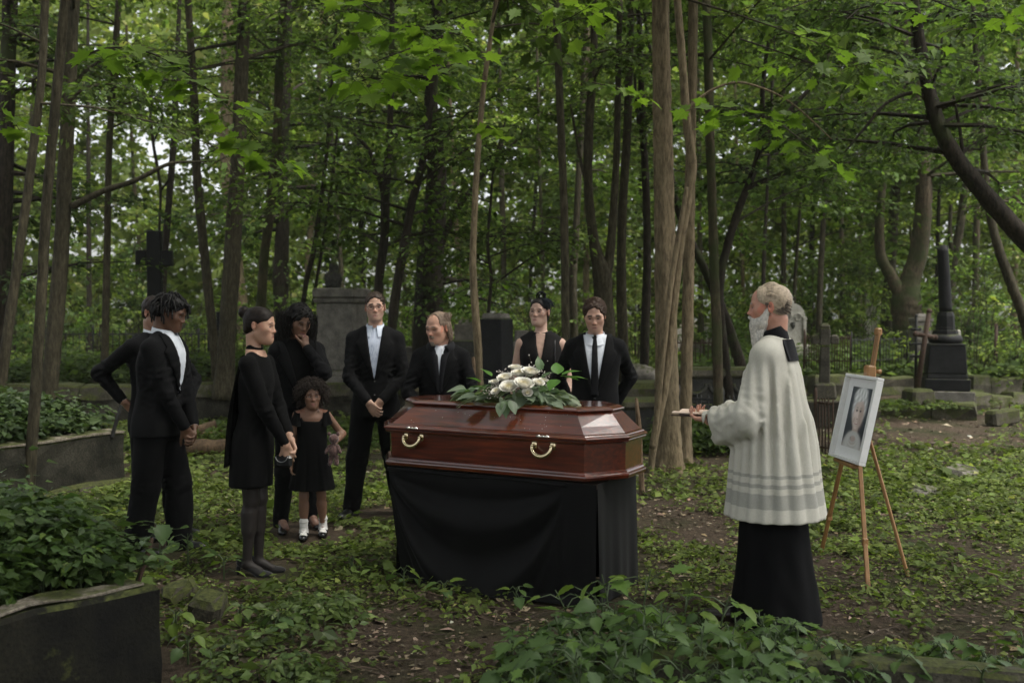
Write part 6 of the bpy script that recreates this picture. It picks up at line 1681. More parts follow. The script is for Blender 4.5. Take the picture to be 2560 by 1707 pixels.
# 1 -- man with braids, far left, facing right
def man_braids():
    f = Figure('man with short black braids in loose black suit, head bowed, white shirt collar open', 392, 6.9, 1.80, 80, headpose=(4, 21, 0), lean=.10, skin=(.115, .058, .034), lip=(.11, .045, .035), brow=(.006, .004, .003), feat=dict(lips=1.35, nose=.9, jaw=1.02), hcol=dict(red=(1.1, .85, .8)), fwd=.02)
    f.feet = [(-.09, .12), (.09, -.11)]
    f.arms(-1, (-.03, -.24, .83), (-1, .5, -.1)); f.arms(1, (.045, -.25, .86), (1, .4, -.1))
    f.hand(-1, (.35, -.35, -.9), (.7, .6, -.1), curl=(30, 40, 30)); f.hand(1, (-.4, -.3, -.85), (-.6, .75, 0), curl=(30, 40, 30))
    f.body()
    f.jacket(hem=.455, puff=1.12, d=1.05, seed=1)
    f.trousers(f.feet, r=(.060, .053, .050), knees=(.0, .03), seed=2, wa=.006, w=.95)
    shirt_and_lapels(f.root, f.tor, f.H, dict(shirt=WHITE(), jacket2=BLACK2()), vz=.62, vw=.045, buttons=1)
    collar_ring(f.root, f.nb + [0, -.016, .070], .070, WHITE(), opening=.25, leaf=.07, out=.034, h=.045)
    for ft, a in zip(f.feet, (-.15, .15)): shoe(f.root, ft, a)
    f.eyes(iris=(.012, .007, .004), gaze=(0, -.8), opening=.7)
    hair_cap(f, (.005, .0045, .0045), amp=.004, fr=110, fringe=.06, low=-.03)
    C, Nn = f.scalp(150, lo=-.0, seed=4)
    paths = []
    g = np.random.default_rng(5)
    top = f.hp(0, .02, .12)
    for c, n in zip(C, Nn):
        o = unit(n * [1, 1, .2] + f.Q @ np.array([0, -.35 if g.random() < .55 else .15, 0])); L = g.uniform(.035, .085)
        t = np.linspace(0, 1, 9)[:, None]
        p = c + n * .006 + o * (.035 * np.sin(t * 1.9)) * 1 + np.array([0, 0, -1]) * (L * t ** 1.6)
        q = ((p - f.hc) @ f.Q) / f.hs
        rad_ = np.linalg.norm(q[:, :2] / [.083, .101], axis=1)
        q[:, :2] *= np.maximum(1, 1 / np.maximum(rad_, .05))[:, None] ** (q[:, 2:] < .085)
        paths.append(f.hc + (q * f.hs) @ f.Q.T)
    mb = MB()
    for p in paths:
        pp = catmull(p, 26); r = .0062 * (1 + .28 * np.sin(np.arange(26) * 2.1)); r[-3:] *= [.8, .6, .3]
        mb.tube(pp, r, 6, np.array((.0055, .005, .0045)) * g.uniform(.6, 1.6))
    mb.build('braids', M_HAIR(), f.root, smooth=True)

# 2 -- man almost hidden behind him
def man_hidden():
    f = Figure('man in black suit almost hidden behind the man with braids, elbow bent back', 382, 7.4, 1.79, 62, headpose=(-4, 10, 0), skin=(.30, .17, .115), lean=.03)
    f.feet = [(-.1, .02), (.12, -.10)]
    f.sh[-1] = f.sh[-1] + [0.0, .03, 0.0]
    f.arms(-1, (-.17, .12, 1.02), (-.6, 1.2, .2)); f.arms(1, (.16, -.20, 1.03), (1, .35, -.2))
    f.hand(-1, (.6, -.3, -.75), (.8, .2, .5), curl=(30, 40, 20)); f.hand(1, (-.25, -.35, -.9), (-.9, .2, .2))
    f.body()
    f.jacket(hem=.445, puff=1.06, seed=5, ea=.007)
    f.trousers(f.feet, r=(.06, .05, .043), seed=6)
    shirt_and_lapels(f.root, f.tor, f.H, dict(shirt=WHITE(), jacket2=BLACK2()))
    collar_ring(f.root, f.nb + [0, -.010, .066], .064, WHITE())
    for ft, a in zip(f.feet, (-.2, .2)): shoe(f.root, ft, a)
    f.eyes()
    hair_cap(f, (.016, .010, .007), amp=.004, fr=80, fringe=.075, low=-.045)

# 3 -- woman with a bun, seen in profile
def woman_bun():
    f = Figure('woman with dark hair in a bun, black dress with long cape panel, in profile', 632, 6.3, 1.70, 82, hs=.94, headpose=(0, 7, 0), lean=.06, w=.88, skin=(.40, .235, .16), neck=(.027, .026), feat=dict(jaw=.9, brow=.7, chin=.95, nose=.9, lips=1.25, ear=.95), lip=(.30, .10, .085), hcol=dict(bw=.003))
    H = f.H
    f.feet = [(-.045, .02), (.045, -.02)]
    f.arms(-1, (-.03, -.225, .83), (-1, .6, 0)); f.arms(1, (.05, -.225, .86), (1, .6, 0))
    f.hand(-1, (.2, -.3, -.95), (.85, .45, .1), s=.92, curl=(22, 30, 25)); f.hand(1, (-.25, -.35, -.9), (-.8, .5, 0), s=.92, curl=(25, 35, 25))
    # tights
    T = Solid()
    for i, x in enumerate((-1, 1)):
        ft = f.feet[i]; hp_ = np.array([x * .045 * H, .01, .47 * H]); kn = np.array([ft[0] * .9, ft[1] * .6 - .01, .285 * H]); an = np.array([ft[0], ft[1] + .012, .075])
        T.cap(hp_, kn, .041 * H, .029 * H, k=.02); T.cap(kn, an, .0265 * H, .0165 * H, k=.02)
        T.cap(kn + [0, .02, -.05 * H], kn + [0, .022, -.11 * H], .0245 * H, .021 * H, k=.04)
        T.cap(an, (ft[0], ft[1] - .08, .035), .019 * H, .014 * H, k=.02)
    f.body(chest=.79, lower=True)
    solid_part(T, .008, M_plain('tights', (.020, .016, .014), rough=.6, spec=.3, nscale=200), f.root, 'tights')
    D = Solid()
    Z = [(.335, .092, .076), (.40, .094, .076), (.47, .096, .075), (.52, .092, .070), (.60, .072, .054), (.66, .076, .057), (.72, .084, .064), (.76, .084, .058), (.80, .070, .046), (.822, .045, .036)]
    D.loft([(a * H, 0, -f.lean * (a - .5) * H + .004, b * H, c * H) for a, b, c in Z], k=.02, p=2.1, pleat=lambda th, z: .022 * np.sin(9 * th + 1) * np.clip((.6 * H - z) / (.2 * H), 0, 1))
    for x in (-1, 1): D.cap((x * .03 * H, .008 - f.lean * .31 * H, .818 * H), f.sh[x], .022 * H, .027 * H, k=.03)
    for x, (a, e, wr) in f.arm.items(): sleeve(D, a, e, e + (wr - e) * .97, H, (.031, .030, .0235, .019), k=.025)
    D.ell(f.nb + [0, -.035, .055], (.062, .07, .034), k=.01, op=-1)
    D.disp = wrinkle(.003, [f.arm[-1][1], f.arm[1][1]], eamp=.006, seed=8)
    solid_part(D, .010, DRESS(), f.root, 'dress')
    # neck band
    a = f.nb + [0, .0, .072]; 
    V, F = tube(np.array([a + [0, .002, -.012], a + [0, 0, .0], a + [0, -.004, .022], a + [0, -.006, .026]]), np.array([.053, .0525, .0505, .047]), 28, caps=False)
    obj_of('collar', mesh_of('collar', V, F, None, True), DRESS(), f.root)
    # cape panel hanging from the shoulders down the back
    n, m = 26, 30
    u = np.linspace(-1, 1, n); t = np.linspace(0, 1, m)
    X = (u[None, :] * (.115 + .02 * t[:, None]) + .008 * np.sin(9 * u[None, :] + 1) * t[:, None])
    Yb = .085 + .055 * np.sin(np.minimum(t * 2.2, 1.57))[:, None] - .02 * (u ** 2)[None, :] + .012 * np.sin(u * 11)[None, :] * t[:, None] - f.lean * .3 * H * (1 - t[:, None])
    Zz = (.822 - .015 * (u ** 2))[None, :] * H - t[:, None] * (.822 - .425) * H
    A = np.stack([X, Yb, Zz + 0 * X], -1).reshape(-1, 3); B = A + [0, .006, 0]
    g = grid_faces(n, m)
    obj_of('cape', mesh_of('cape', np.concatenate([A, B]), np.concatenate([g, g[:, ::-1] + n * m]), None, True), DRESS(), f.root)
    for ft, a in zip(f.feet, (-.1, .1)): shoe(f.root, (ft[0], ft[1] + .02), a, heel=.055, mat=M_plain('suede', (.008, .007, .007), rough=.9, sheen=.3))
    f.eyes(iris=(.03, .018, .01), gaze=(0, -.7), opening=.75)
    def ex(S, v):
        S.ell(v(0, .122, .070), v(.042, .038, .042), k=.012); S.ell(v(0, .07, -.045), v(.05, .035, .03), k=.02)
        S.cap(v(0, .06, -.04), v(0, .04, -.075), .02, .012, k=.03)
    hair_cap(f, (.012, .008, .006), amp=.0016, fr=120, grow=.985, fringe=.068, low=-.03, extra=ex, stretch=(1, .3, 1), side=.42)
    for x in (-1, 1): MB().add(*uv_ball(f.hp(x * .083, .006, -.04), .0035, 8, 6), (.6, .5, .3)).build('earring', M_plain('earring_gold', None, rough=.2, metal=1.0, usecol=True), f.root, smooth=True)
    # clutch bag held in her hands: a thing of its own
    c = f.arm[-1][2] + np.array([.02, .015, -.105])
    mb = MB()
    mb.box((0, 0, 0), (.04, .12, .075), bevel=.015)
    b = thing('clutch_bag', 'small black clutch bag with a chain held by the woman with the bun', 'bag', Vector(rotz(R(78)) @ c + np.array(f.root.location)), R(78))
    mb.build('bag_body', M_plain('bag_leather', (.007, .007, .008), rough=.3), b)
    mb = MB(); t = np.linspace(0, PI, 16)
    mb.tube(np.stack([-.024 - .008 * np.sin(t), .04 * np.cos(t), .034 - .035 * np.sin(t)], 1), .003, 6)
    mb.build('chain', M_plain('chain_steel', (.3, .3, .3), rough=.3, metal=1.0), b, smooth=True)

# 4 -- woman with long curls, fist at her mouth
def woman_curls():
    f = Figure('woman with long black curls in a black blazer, head bowed, fist held to her mouth', 742, 7.62, 1.74, 32, hs=.96, headpose=(4, 26, 3), lean=.02, w=.93, skin=(.165, .088, .055), lip=(.16, .05, .045), brow=(.007, .005, .004), neck=(.027, .026), feat=dict(jaw=.92, brow=.75, lips=1.3), fwd=.015)
    f.feet = [(-.13, .03), (.12, .05)]
    m = f.hp(.012, -.115, -.078)
    f.arms(-1, (-.20, -.02, .86), (-.6, .8, 0)); f.arms(1, m + [.006, -.016, -.084], (1, -.25, -1.2))
    f.hand(-1, (.1, -.1, -1), (.95, .1, 0)); f.hand(1, (-.12, .02, 1), (-.55, .85, 0), curl=(75, 85, 50), s=.92, spread=2)
    f.body(hx=.2)
    f.jacket(hem=.42, puff=1.05, w=.95, seed=9, cuffs=False)
    f.trousers(f.feet, r=(.056, .042, .032), seed=10)
    shirt_and_lapels(f.root, f.tor, f.H, dict(shirt=DRESS(), jacket2=BLACK2()), vz=.56, vw=.075, lap=.05, buttons=1)
    strip(f.tor, [(.535 * f.H, -.13, -.06), (.55 * f.H, -.13, -.06)], .006, .005, 'pocket_flap', BLACK2(), f.root, nu=5, nz=4)
    for ft, a in zip(f.feet, (-.25, .1)): shoe(f.root, (ft[0], ft[1] - .02), a, heel=.07)
    mb = MB()
    for ft, a in zip(f.feet, (-.25, .1)): mb.tube([(ft[0], ft[1], .16), (ft[0], ft[1] - .02, .09), (ft[0], ft[1] - .07, .065), (ft[0], ft[1] - .13, .03)], [.034, .033, .033, .03], 10)
    obj = mb.build('ankles', M_plain('ankle_skin', (.17, .09, .06), rough=.5), f.root, smooth=True)
    f.eyes(iris=(.012, .007, .004), gaze=(0, -1), opening=.55)
    def ex(S, v):
        for x in (-1, 1):
            S.cap(v(x * .075, .04, .02), v(x * .10, .045, -.12), .045, .05, k=.03); S.cap(v(x * .10, .045, -.12), v(x * .11, .03, -.24), .05, .03, k=.03)
        S.ell(v(0, .085, -.05), v(.09, .05, .12), k=.03)
    hair_cap(f, (.008, .0065, .006), amp=.010, fr=70, grow=1.06, fringe=.072, low=-.5, extra=ex, side=.0, h=.005)
    C, Nn = f.scalp(560, lo=-.03, seed=11, rad=(.084, .101, .088), cut=lambda p: p[1] > .0 or p[2] > .1)
    Nn = unit_rows(Nn + np.where((((C - f.hc) @ f.Q)[:, 1] < .04)[:, None], f.Q @ np.array([0, .9, .2]) + np.sign(((C - f.hc) @ f.Q)[:, :1]) * (f.Q @ np.array([.8, 0, 0])), 0))
    g = np.random.default_rng(2)
    ps = curl_paths(C, Nn, len(C), .085, .006, 3.0, drop=1.7, m=16)
    C2 = []
    for k in range(480):
        x = g.choice([-1, 1]); C2.append(f.hp(x * g.uniform(.075, .14), g.uniform(.01, .11), g.uniform(-.22, .06)))
    ps += curl_paths(np.array(C2), np.array([unit((c - f.hc) * [1, 1, .1]) for c in C2]), len(C2), .11, .007, 3.2, drop=1.9, m=16)
    strands(ps, .0028, (.011, .009, .008), M_HAIR(), f.root, 'curls', n=3, var=.5)
    mb = MB(); mb.add(*uv_ball(f.hp(-.079, -.002, -.045), .005, 8, 6), (.8, .72, .62)); mb.build('earring', M_plain('pearl', None, rough=.2, usecol=True), f.root, smooth=True)

# 5 -- the girl
def girl():
    f = Figure('little girl with cloud of curly hair, black dress, white socks and strap shoes', 778, 7.36, 1.15, 8, hs=.80, headpose=(9, 3, 0), w=.92, skin=(.18, .096, .06), lip=(.26, .085, .075), brow=(.012, .008, .006), neck=(.027, .026), feat=dict(jaw=.95, brow=.45, cheek=1.15, nose=.65, lips=1.3, chin=.9), hcol=dict(bw=.003))
    H = f.H
    f.feet = [(-.06, -.03), (.075, .06)]
    f.sh = {x: np.array([x * .095 * H, .004, .795 * H]) for x in (-1, 1)}
    f.arms(-1, (-.155, -.03, .475 * H), (-.5, 1, 0), l=(.17, .15)); f.arms(1, (.165, -.10, .615 * H), (.7, .8, -.5), l=(.17, .15))
    f.hand(-1, (.15, -.15, -1), (.95, .1, .1), s=.66, curl=(18, 25, 20)); f.hand(1, (-.1, -.9, -.25), (-.9, .1, -.3), s=.66, curl=(45, 50, 35))
    f.body(h=.0046, bare_arms=True, chest=.70, hx=.14)
    D = Solid()
    Z = [(.315, .150, .115), (.40, .132, .100), (.50, .112, .086), (.58, .100, .076), (.66, .092, .068), (.72, .094, .066), (.765, .088, .058), (.79, .075, .048)]
    D.loft([(a * H, 0, .002, b * H, c * H) for a, b, c in Z], p=2.1, pleat=lambda th, z: (.035 * np.sin(11 * th) + .02 * np.sin(19 * th + 2)) * np.clip((.68 * H - z) / (.3 * H), 0, 1))
    D.box((0, -.07, .80 * H), (.062, .07, .043 * H), r=.01, k=.008, op=-1)
    D.disp = wrinkle(.003, [], seed=3)
    solid_part(D, .008, DRESS(), f.root, 'dress')
    for x in (-1, 1):       # flutter sleeves and a frill
        n, m = 30, 8
        th = np.linspace(-1.9, 1.9, n); t = np.linspace(0, 1, m)
        rr = .032 + .036 * t[:, None] + .008 * t[:, None] * np.sin(th * 7)[None, :]
        A = np.stack([f.sh[x][0] - x * .012 + x * rr * np.cos(th)[None, :] * .9, rr * np.sin(th)[None, :] * .95 + 0 * t[:, None], f.sh[x][2] + .035 - .095 * t[:, None] - .02 * (np.sin(th) ** 2)[None, :] + 0 * th[None, :]], -1).reshape(-1, 3)
        g = grid_faces(n, m)
        obj_of('sleeve', mesh_of('sleeve', np.concatenate([A, A * [1, 1, 1] + [-x * .004, 0, 0]]), np.concatenate([g, g[:, ::-1] + n * m]), None, True), DRESS(), f.root)
    for i, ft in enumerate(f.feet):
        S = Solid(); S.cap((ft[0], ft[1] + .01, .045), (ft[0], ft[1] + .008, .135), .03, .031, k=.02); S.cap((ft[0], ft[1] + .01, .04), (ft[0], ft[1] - .075, .03), .03, .026, k=.02); S.ell((ft[0], ft[1] + .008, .128), (.036, .036, .009), k=.004)
        S.disp = lambda P: .002 * np.sin(P[..., 2] * 420)
        solid_part(S, .0055, M_cloth('sock_cotton', (.62, .61, .58), rough=.9, weave=500, var=.08), f.root, 'sock')
        S = Solid(); S.cap((ft[0], ft[1] + .02, .022), (ft[0], ft[1] - .085, .02), .034, .033, k=.02); S.half((0, 0, -1), (0, 0, .0)); S.half((0, .15, 1), (0, ft[1] - .03, .03), k=.004)
        S.cap((ft[0] - .034, ft[1] - .03, .04), (ft[0], ft[1] - .038, .058), .007, k=.004); S.cap((ft[0] + .034, ft[1] - .03, .04), (ft[0], ft[1] - .038, .058), .007, k=.004)
        S.cap((ft[0], ft[1] - .115, .022), (ft[0], ft[1] - .1, .026), .02, .02, k=.02)
        solid_part(S, .005, M_plain('patent', (.006, .006, .006), rough=.15), f.root, 'shoe')
    f.eyes(iris=(.016, .009, .005), gaze=(1, 0), opening=1.05)
    hair_cap(f, (.026, .018, .014), amp=.014, fr=60, grow=1.14, fringe=.082, low=-.045, h=.005, side=.35, temple=(.075, .085, .085))
    C, Nn = f.scalp(620, lo=-.02, seed=13, rad=(.088, .104, .090))
    ps = curl_paths(C, Nn, len(C), .088, .009, 3.5, drop=.4, m=16, jitter=.4)
    strands(ps, .0021, (.045, .034, .028), M_HAIR(), f.root, 'curls', n=3, var=.6)
    # plush toy held in her left hand
    W = rotz(R(8)) @ (f.arm[1][2] + np.array([.0, -.06, -.01])) + np.array(f.root.location)
    t = thing('plush_toy', 'worn brownish pink plush toy hanging from the little girl\'s hand', 'toy', W)
    S = Solid(); S.ell((0, 0, -.035), (.037, .035, .05), k=.02); S.ell((.003, -.004, .055), (.036, .034, .036), k=.015); S.disp = lambda P: .005 * fnoise(P, 130)
    fur = M_plain('plush', None, rough=1, usecol=True, sheen=.5, nscale=160, bumps=.6); cf = col_noise((.11, .062, .055), .4, 150)
    solid_part(S, .007, fur, t, 'toy_body', cf)
    for x in (-1, 1):
        S = Solid(); S.ell((x * .032, 0, .09), (.014, .009, .016)); solid_part(S, .005, fur, t, 'ear', cf)
        S = Solid(); S.cap((x * .03, -.005, .0), (x * .05, -.02, -.04), .014, .013); S.disp = lambda P: .003 * fnoise(P, 130); solid_part(S, .005, fur, t, 'arm', cf)
        S = Solid(); S.cap((x * .018, 0, -.07), (x * .024, -.01, -.125), .017, .016); S.disp = lambda P: .003 * fnoise(P, 130); solid_part(S, .005, fur, t, 'leg', cf)

# 6 -- man with glasses
def man_glasses():
    f = Figure('man with glasses, dark suit and open striped shirt, hands folded in front', 938, 8.2, 1.835, 4, headpose=(3, 2, -1), skin=(.47, .29, .21), lip=(.34, .13, .11), brow=(.025, .015, .01), feat=dict(jaw=1.0, lips=1.15, ear=1.08), hcol=dict(stubble=((.16, .12, .10), .28), bw=.0055))
    f.feet = [(-.20, -.02), (.20, .05)]
    f.arms(-1, (-.045, -.215, .955), (-1, .45, -.1)); f.arms(1, (.06, -.19, .965), (1, .45, -.1))
    f.hand(-1, (.62, -.25, -.72), (.55, .8, -.1), curl=(28, 32, 25), open_thumb=.7); f.hand(1, (-.55, -.25, -.75), (-.6, .75, 0), curl=(40, 50, 30))
    f.body()
    f.jacket(hem=.445, puff=1.04, seed=12, waist=.98)
    f.trousers(f.feet, r=(.058, .048, .038), seed=13)
    shirt_and_lapels(f.root, f.tor, f.H, dict(shirt=STRIPE(), jacket2=BLACK2()), vz=.615, vw=.037, stripes=True, buttons=2)
    collar_ring(f.root, f.nb + [0, -.014, .068], .0655, M_cloth('collar_blue', (.52, .57, .66), var=.1), opening=.24, leaf=.05)
    for ft, a in zip(f.feet, (-.35, .35)): shoe(f.root, ft, a)
    f.eyes(gaze=(-.5, -.2), opening=.78)
    hair_cap(f, (.034, .022, .015), amp=.0055, fr=95, fringe=.082, low=-.03, grow=1.015)
    C, Nn = f.scalp(900, lo=.0, seed=21, rad=(.080, .0975, .084))
    ps = []
    for c, n in zip(C, Nn):
        d = f.Q @ np.array([rng.normal(.25, .35), -.8 + .25 * rng.normal(), .25]); d = unit(d - n * (d @ n) * .75)
        ps.append(c + np.linspace(0, 1, 4)[:, None] * d * rng.uniform(.012, .024) + n * (.004 * np.sin(np.linspace(0, 3, 4)))[:, None])
    strands(ps, .0016, (.042, .027, .018), M_HAIR(), f.root, 'hair_locks', n=3, var=.4)
    mb = MB(); q = lambda *v: f.hp(*v)
    for x in (-1, 1):
        t = np.linspace(0, 2 * PI, 25)
        P = np.stack([x * .0325 + .0245 * np.cos(t) * (1 + .06 * np.cos(2 * t)), -.107 + .006 * np.cos(t) ** 2, -.004 + .0185 * np.sin(t)], 1)
        mb.tube(f.hc + (P * f.hs) @ f.Q.T, .0017, 5, (.05, .012, .012), caps=False)
        mb.tube([q(x * .057, -.101, .004), q(x * .072, -.06, .006), q(x * .079, .01, .002)], .0016, 5, (.05, .012, .012))
    mb.tube([q(-.0085, -.107, .002), q(0, -.110, .006), q(.0085, -.107, .002)], .0017, 5, (.05, .012, .012))
    gl = mb.build('glasses', M_plain('glasses_frame', None, rough=.25, usecol=True), f.root, smooth=True)

# 7 -- old man with long thin hair
def man_old():
    f = Figure('old man with long thin hair, goatee and dark scarf, looking down to one side', 1104, 7.95, 1.675, -3, headpose=(-30, 12, 0), lean=.07, skin=(.47, .265, .185), lip=(.30, .14, .11), brow=(.14, .115, .09), feat=dict(jaw=.98, nose=1.25, brow=1.35, cheek=.95, lips=.7, ear=1.1), hcol=dict(red=(1.1, .72, .66), lid=.7), fwd=.03)
    f.feet = [(-.12, 0), (.12, 0)]
    f.sh = {x: v + np.array([x * .012, -.012, -.01]) for x, v in f.sh.items()}
    f.arms(-1, (-.075, -.215, .905), (-1, .35, -.2)); f.arms(1, (.085, -.215, .905), (1, .35, -.2))
    f.hand(-1, (.7, -.2, -.5), (.3, .8, 0)); f.hand(1, (-.7, -.2, -.5), (-.3, .8, 0))
    f.body()
    f.jacket(hem=.43, puff=1.07, w=1.06, seed=15, ea=.007, cuffs=False)
    f.trousers(f.feet, seed=16)
    shirt_and_lapels(f.root, f.tor, f.H, dict(shirt=WHITE(), jacket2=BLACK2()), vz=.62, vw=.036, buttons=1)
    collar_ring(f.root, f.nb + [0, -.020, .050], .062, WHITE(), opening=.2, h=.03, leaf=.03, out=.012)
    # dark scarf round the neck, both ends hanging inside the lapels
    t = np.linspace(-1.0, PI + 1.0, 36)
    mb = MB()
    P = np.stack([.088 * np.cos(t), -.012 + .075 * np.sin(t), .858 * f.H - .030 + .034 * np.sin(t)], 1) + [0, -.042, 0]
    mb.tube(P, np.full(36, .026), 12, squash=1.25)
    sc = mb.build('scarf', M_cloth('scarf_wool', (.010, .010, .012), weave=200, bumps=.6), f.root, smooth=True)
    for x in (-1, 1):
        strip(f.tor, [(.625 * f.H, x * .010 - .012, x * .010 + .012), (.70 * f.H, x * .020 - .020, x * .020 + .020), (.79 * f.H, x * .040 - .028, x * .040 + .028), (.835 * f.H, x * .075 - .03, x * .075 + .03)], .012, .010, 'scarf_end', M_cloth('scarf_wool', (.01, .01, .012)), f.root, bulge=.008)
    for ft in f.feet: shoe(f.root, ft, 0)
    f.eyes(iris=(.04, .04, .04), gaze=(-1, -.4), opening=.6)
    def ex(S, v):
        for x in (-1, 1):
            S.cap(v(x * .066, .025, .03), v(x * .070, .05, -.085), .019, .020, k=.02)
        S.ell(v(0, .075, -.05), v(.062, .035, .06), k=.03)
    hair_cap(f, (.20, .145, .105), amt=.1, amp=.002, fr=90, grow=.99, fringe=.118, low=-.12, extra=ex, side=.0, stretch=(1, 1, .25), temple=(.066, .105, .10), tc=-.10)
    g = np.random.default_rng(8); ps = []
    for k in range(420):
        a = g.uniform(-1.72, 1.72); d = np.array([math.sin(a), math.cos(a), 0])
        st = np.array([0, .03, .105]) + [g.normal(0, .03), g.normal(-.01, .03), 0]
        md = np.array([0, .022, .03]) + d * np.array([.084, .102, 0]); en = np.array([0, .03, -.09 - g.uniform(0, .03)]) + d * np.array([.088, .082, 0]) + g.normal(0, .004, 3)
        if md[1] < -.03: continue
        if abs(d[0]) > .75 and md[1] < .01: continue
        ps.append(f.hc + (catmull([st, (st + md) / 2 + d * .022 + [0, 0, .012], md, en], 10) * f.hs) @ f.Q.T)
    strands(ps, .0017, (.27, .20, .15), M_HAIR(), f.root, 'hair', n=3, var=.35)
    S = Solid(); v = lambda *a: np.array(a) * f.hs; S.frame(f.Q, f.hc)
    S.ell(v(0, -.088, -.108), v(.022, .018, .026), k=.01); S.ell(v(0, -.075, -.09), v(.033, .025, .02), k=.01)
    S.ell(v(0, -.106, -.067), v(.02, .014, .008), k=.003, op=-1); S.frame(); S.disp = lambda P: .003 * fnoise(P, 160)
    solid_part(S, .004, M_HAIR(), f.root, 'beard', col_noise((.24, .20, .16), .3, 200))
    S = Solid(); S.frame(f.Q, f.hc)
    for x in (-1, 1): S.cap(v(x * .004, -.104, -.052), v(x * .03, -.086, -.068), .0075, .005, k=.005)
    S.frame(); S.disp = lambda P: .002 * fnoise(P, 200)
    solid_part(S, .0035, M_HAIR(), f.root, 'moustache', col_noise((.22, .18, .14), .3, 200))

# 8 -- woman with veil and fascinator
def woman_veil():
    f = Figure('woman in sleeveless black dress with black flower fascinator and net veil over her face', 1352, 8.15, 1.79, -4, hs=.97, headpose=(-20, -1, 2), w=.92, skin=(.50, .325, .25), lip=(.36, .13, .115), brow=(.03, .02, .015), neck=(.0275, .026), feat=dict(jaw=.9, brow=.65, nose=1.0, lips=1.35, chin=.95), hcol=dict(bw=.003))
    H = f.H
    f.feet = [(-.09, 0), (.09, 0)]
    f.arms(-1, (-.185, -.12, .90), (-.4, 1, 0)); f.arms(1, (.185, -.13, .90), (.4, 1, 0))
    f.hand(-1, (.3, -.3, -.9), (.9, .2, 0), s=.92); f.hand(1, (-.3, -.3, -.9), (-.9, .2, 0), s=.92)
    f.body(chest=.80, bare_arms=True, hx=.12)
    D = Solid()
    Z = [(.30, .100, .082), (.42, .104, .084), (.48, .103, .08), (.56, .086, .068), (.62, .080, .064), (.68, .090, .070), (.73, .097, .078), (.775, .098, .066), (.812, .084, .050), (.845, .050, .040)]
    D.loft([(a * H, 0, .004, b * H, c * H) for a, b, c in Z], p=2.25)
    for x in (-1, 1): D.cap((x * .03 * H, .008, .832 * H), (x * .078 * H, .006, .806 * H), .022 * H, .021 * H, k=.03)
    D.disp = wrinkle(.0025, [], seed=20)
    S2 = Solid(); S2.p = list(D.p); S2.disp = D.disp; tor = S2
    # V neck and standing neckline cut open
    n = np.array([0, -1, 0])
    D.cap(f.nb + [0, -.01, .03], f.piv + [0, 0, .06], .031 * H, .05 * H, k=.008, op=-1)
    zv = np.linspace(.69, .86, 18) * H; yv = front_y(tor, np.zeros(18), np.minimum(zv, .835 * H))
    D._put(lambda P: np.maximum(np.maximum(np.abs(P[..., 0]) - np.interp(P[..., 2], [.695 * H, .76 * H, .86 * H], [0.0, .022, .046]), P[..., 1] - np.interp(P[..., 2], zv, yv) - .022), .695 * H - P[..., 2]), [-.06, -.3, .69 * H], [.06, .05, .87 * H], -1, .004, 0)
    solid_part(D, .009, M_cloth('dress_crepe', (.0105, .0095, .0095), rough=.85, sheen=.08, fold=1.0), f.root, 'dress')
    ch = Solid(); ch.loft([(a * H, 0, .004, b * H * .93, c * H * .88) for a, b, c in Z], p=2.25)
    strip(ch, [(.68 * H, -.02, .02), (.76 * H, -.04, .04), (.84 * H, -.05, .05)], -.004, .004, 'chest', M_plain('chest_skin', f.skin, rough=.5), f.root)
    f.eyes(iris=(.05, .05, .045), gaze=(-.6, .3), opening=.85)
    def ex(S, v):
        S.ell(v(0, .095, -.045), v(.05, .036, .045), k=.015)
        S.cap(v(0, .06, .0), v(0, .07, -.04), .05, .04, k=.03)
    hair_cap(f, (.012, .009, .008), amp=.002, fr=120, grow=1.0, fringe=.075, low=-.055, extra=ex, stretch=(1, .3, 1), side=.3)
    # fascinator: fabric rose, feathers, veil
    c = f.hp(.022, -.035, .128)
    fas = MB()
    for k in range(7):
        t = np.linspace(0, 2 * PI * .8, 14) + k * 1.1; r = .010 + .0045 * k
        a = np.stack([c[0] + r * np.cos(t), c[1] - .012 + 0 * t, c[2] + r * np.sin(t)], 1)
        b = np.stack([c[0] + (r + .008) * np.cos(t), c[1] + .012 + 0 * t, c[2] + (r + .008) * np.sin(t)], 1)
        fas.add(np.concatenate([a, b]), grid_faces(14, 2), (.010, .010, .012))
    o = fas.build('fascinator_rose', M_plain('fascinator', None, rough=.8, usecol=True, spec=.1), f.root, smooth=True)
    mb = MB(); g = np.random.default_rng(6)
    for k in range(44):
        a = g.uniform(-1.0, 2.6); d = f.Q @ np.array([math.sin(a) * .8 + .25, -.35 * math.cos(a), .0])
        t = np.linspace(0, 1, 8)[:, None]; L = g.uniform(.07, .12)
        p = c + [0, .01, -.012] + d * L * t + np.array([0, 0, 1]) * (.03 * t - .11 * t * t) * g.uniform(.6, 1.1)
        q = ((p - f.hc) @ f.Q) / f.hs; rr = np.linalg.norm((q - [0, .02, .035]) / [.088, .106, .09], axis=1); q = [0, .02, .035] + (q - [0, .02, .035]) / np.minimum(rr, 1)[:, None]
        p = f.hc + (q * f.hs) @ f.Q.T
        wv = np.cross(unit(p[-1] - p[0]), unit(p.mean(0) - f.hc)) * .015 * np.sin(np.linspace(.3, PI - .1, 8))[:, None]
        mb.add(np.concatenate([p - wv, p + wv]), np.stack([np.arange(7), np.arange(1, 8), np.arange(9, 16), np.arange(8, 15)], 1), np.array((.007, .009, .012)) * g.uniform(.6, 1.5))
    mb.build('feather', M_plain('fascinator', None, usecol=True), f.root, smooth=True)
    mb = MB()     # net: thin threads on a shell in front of the face
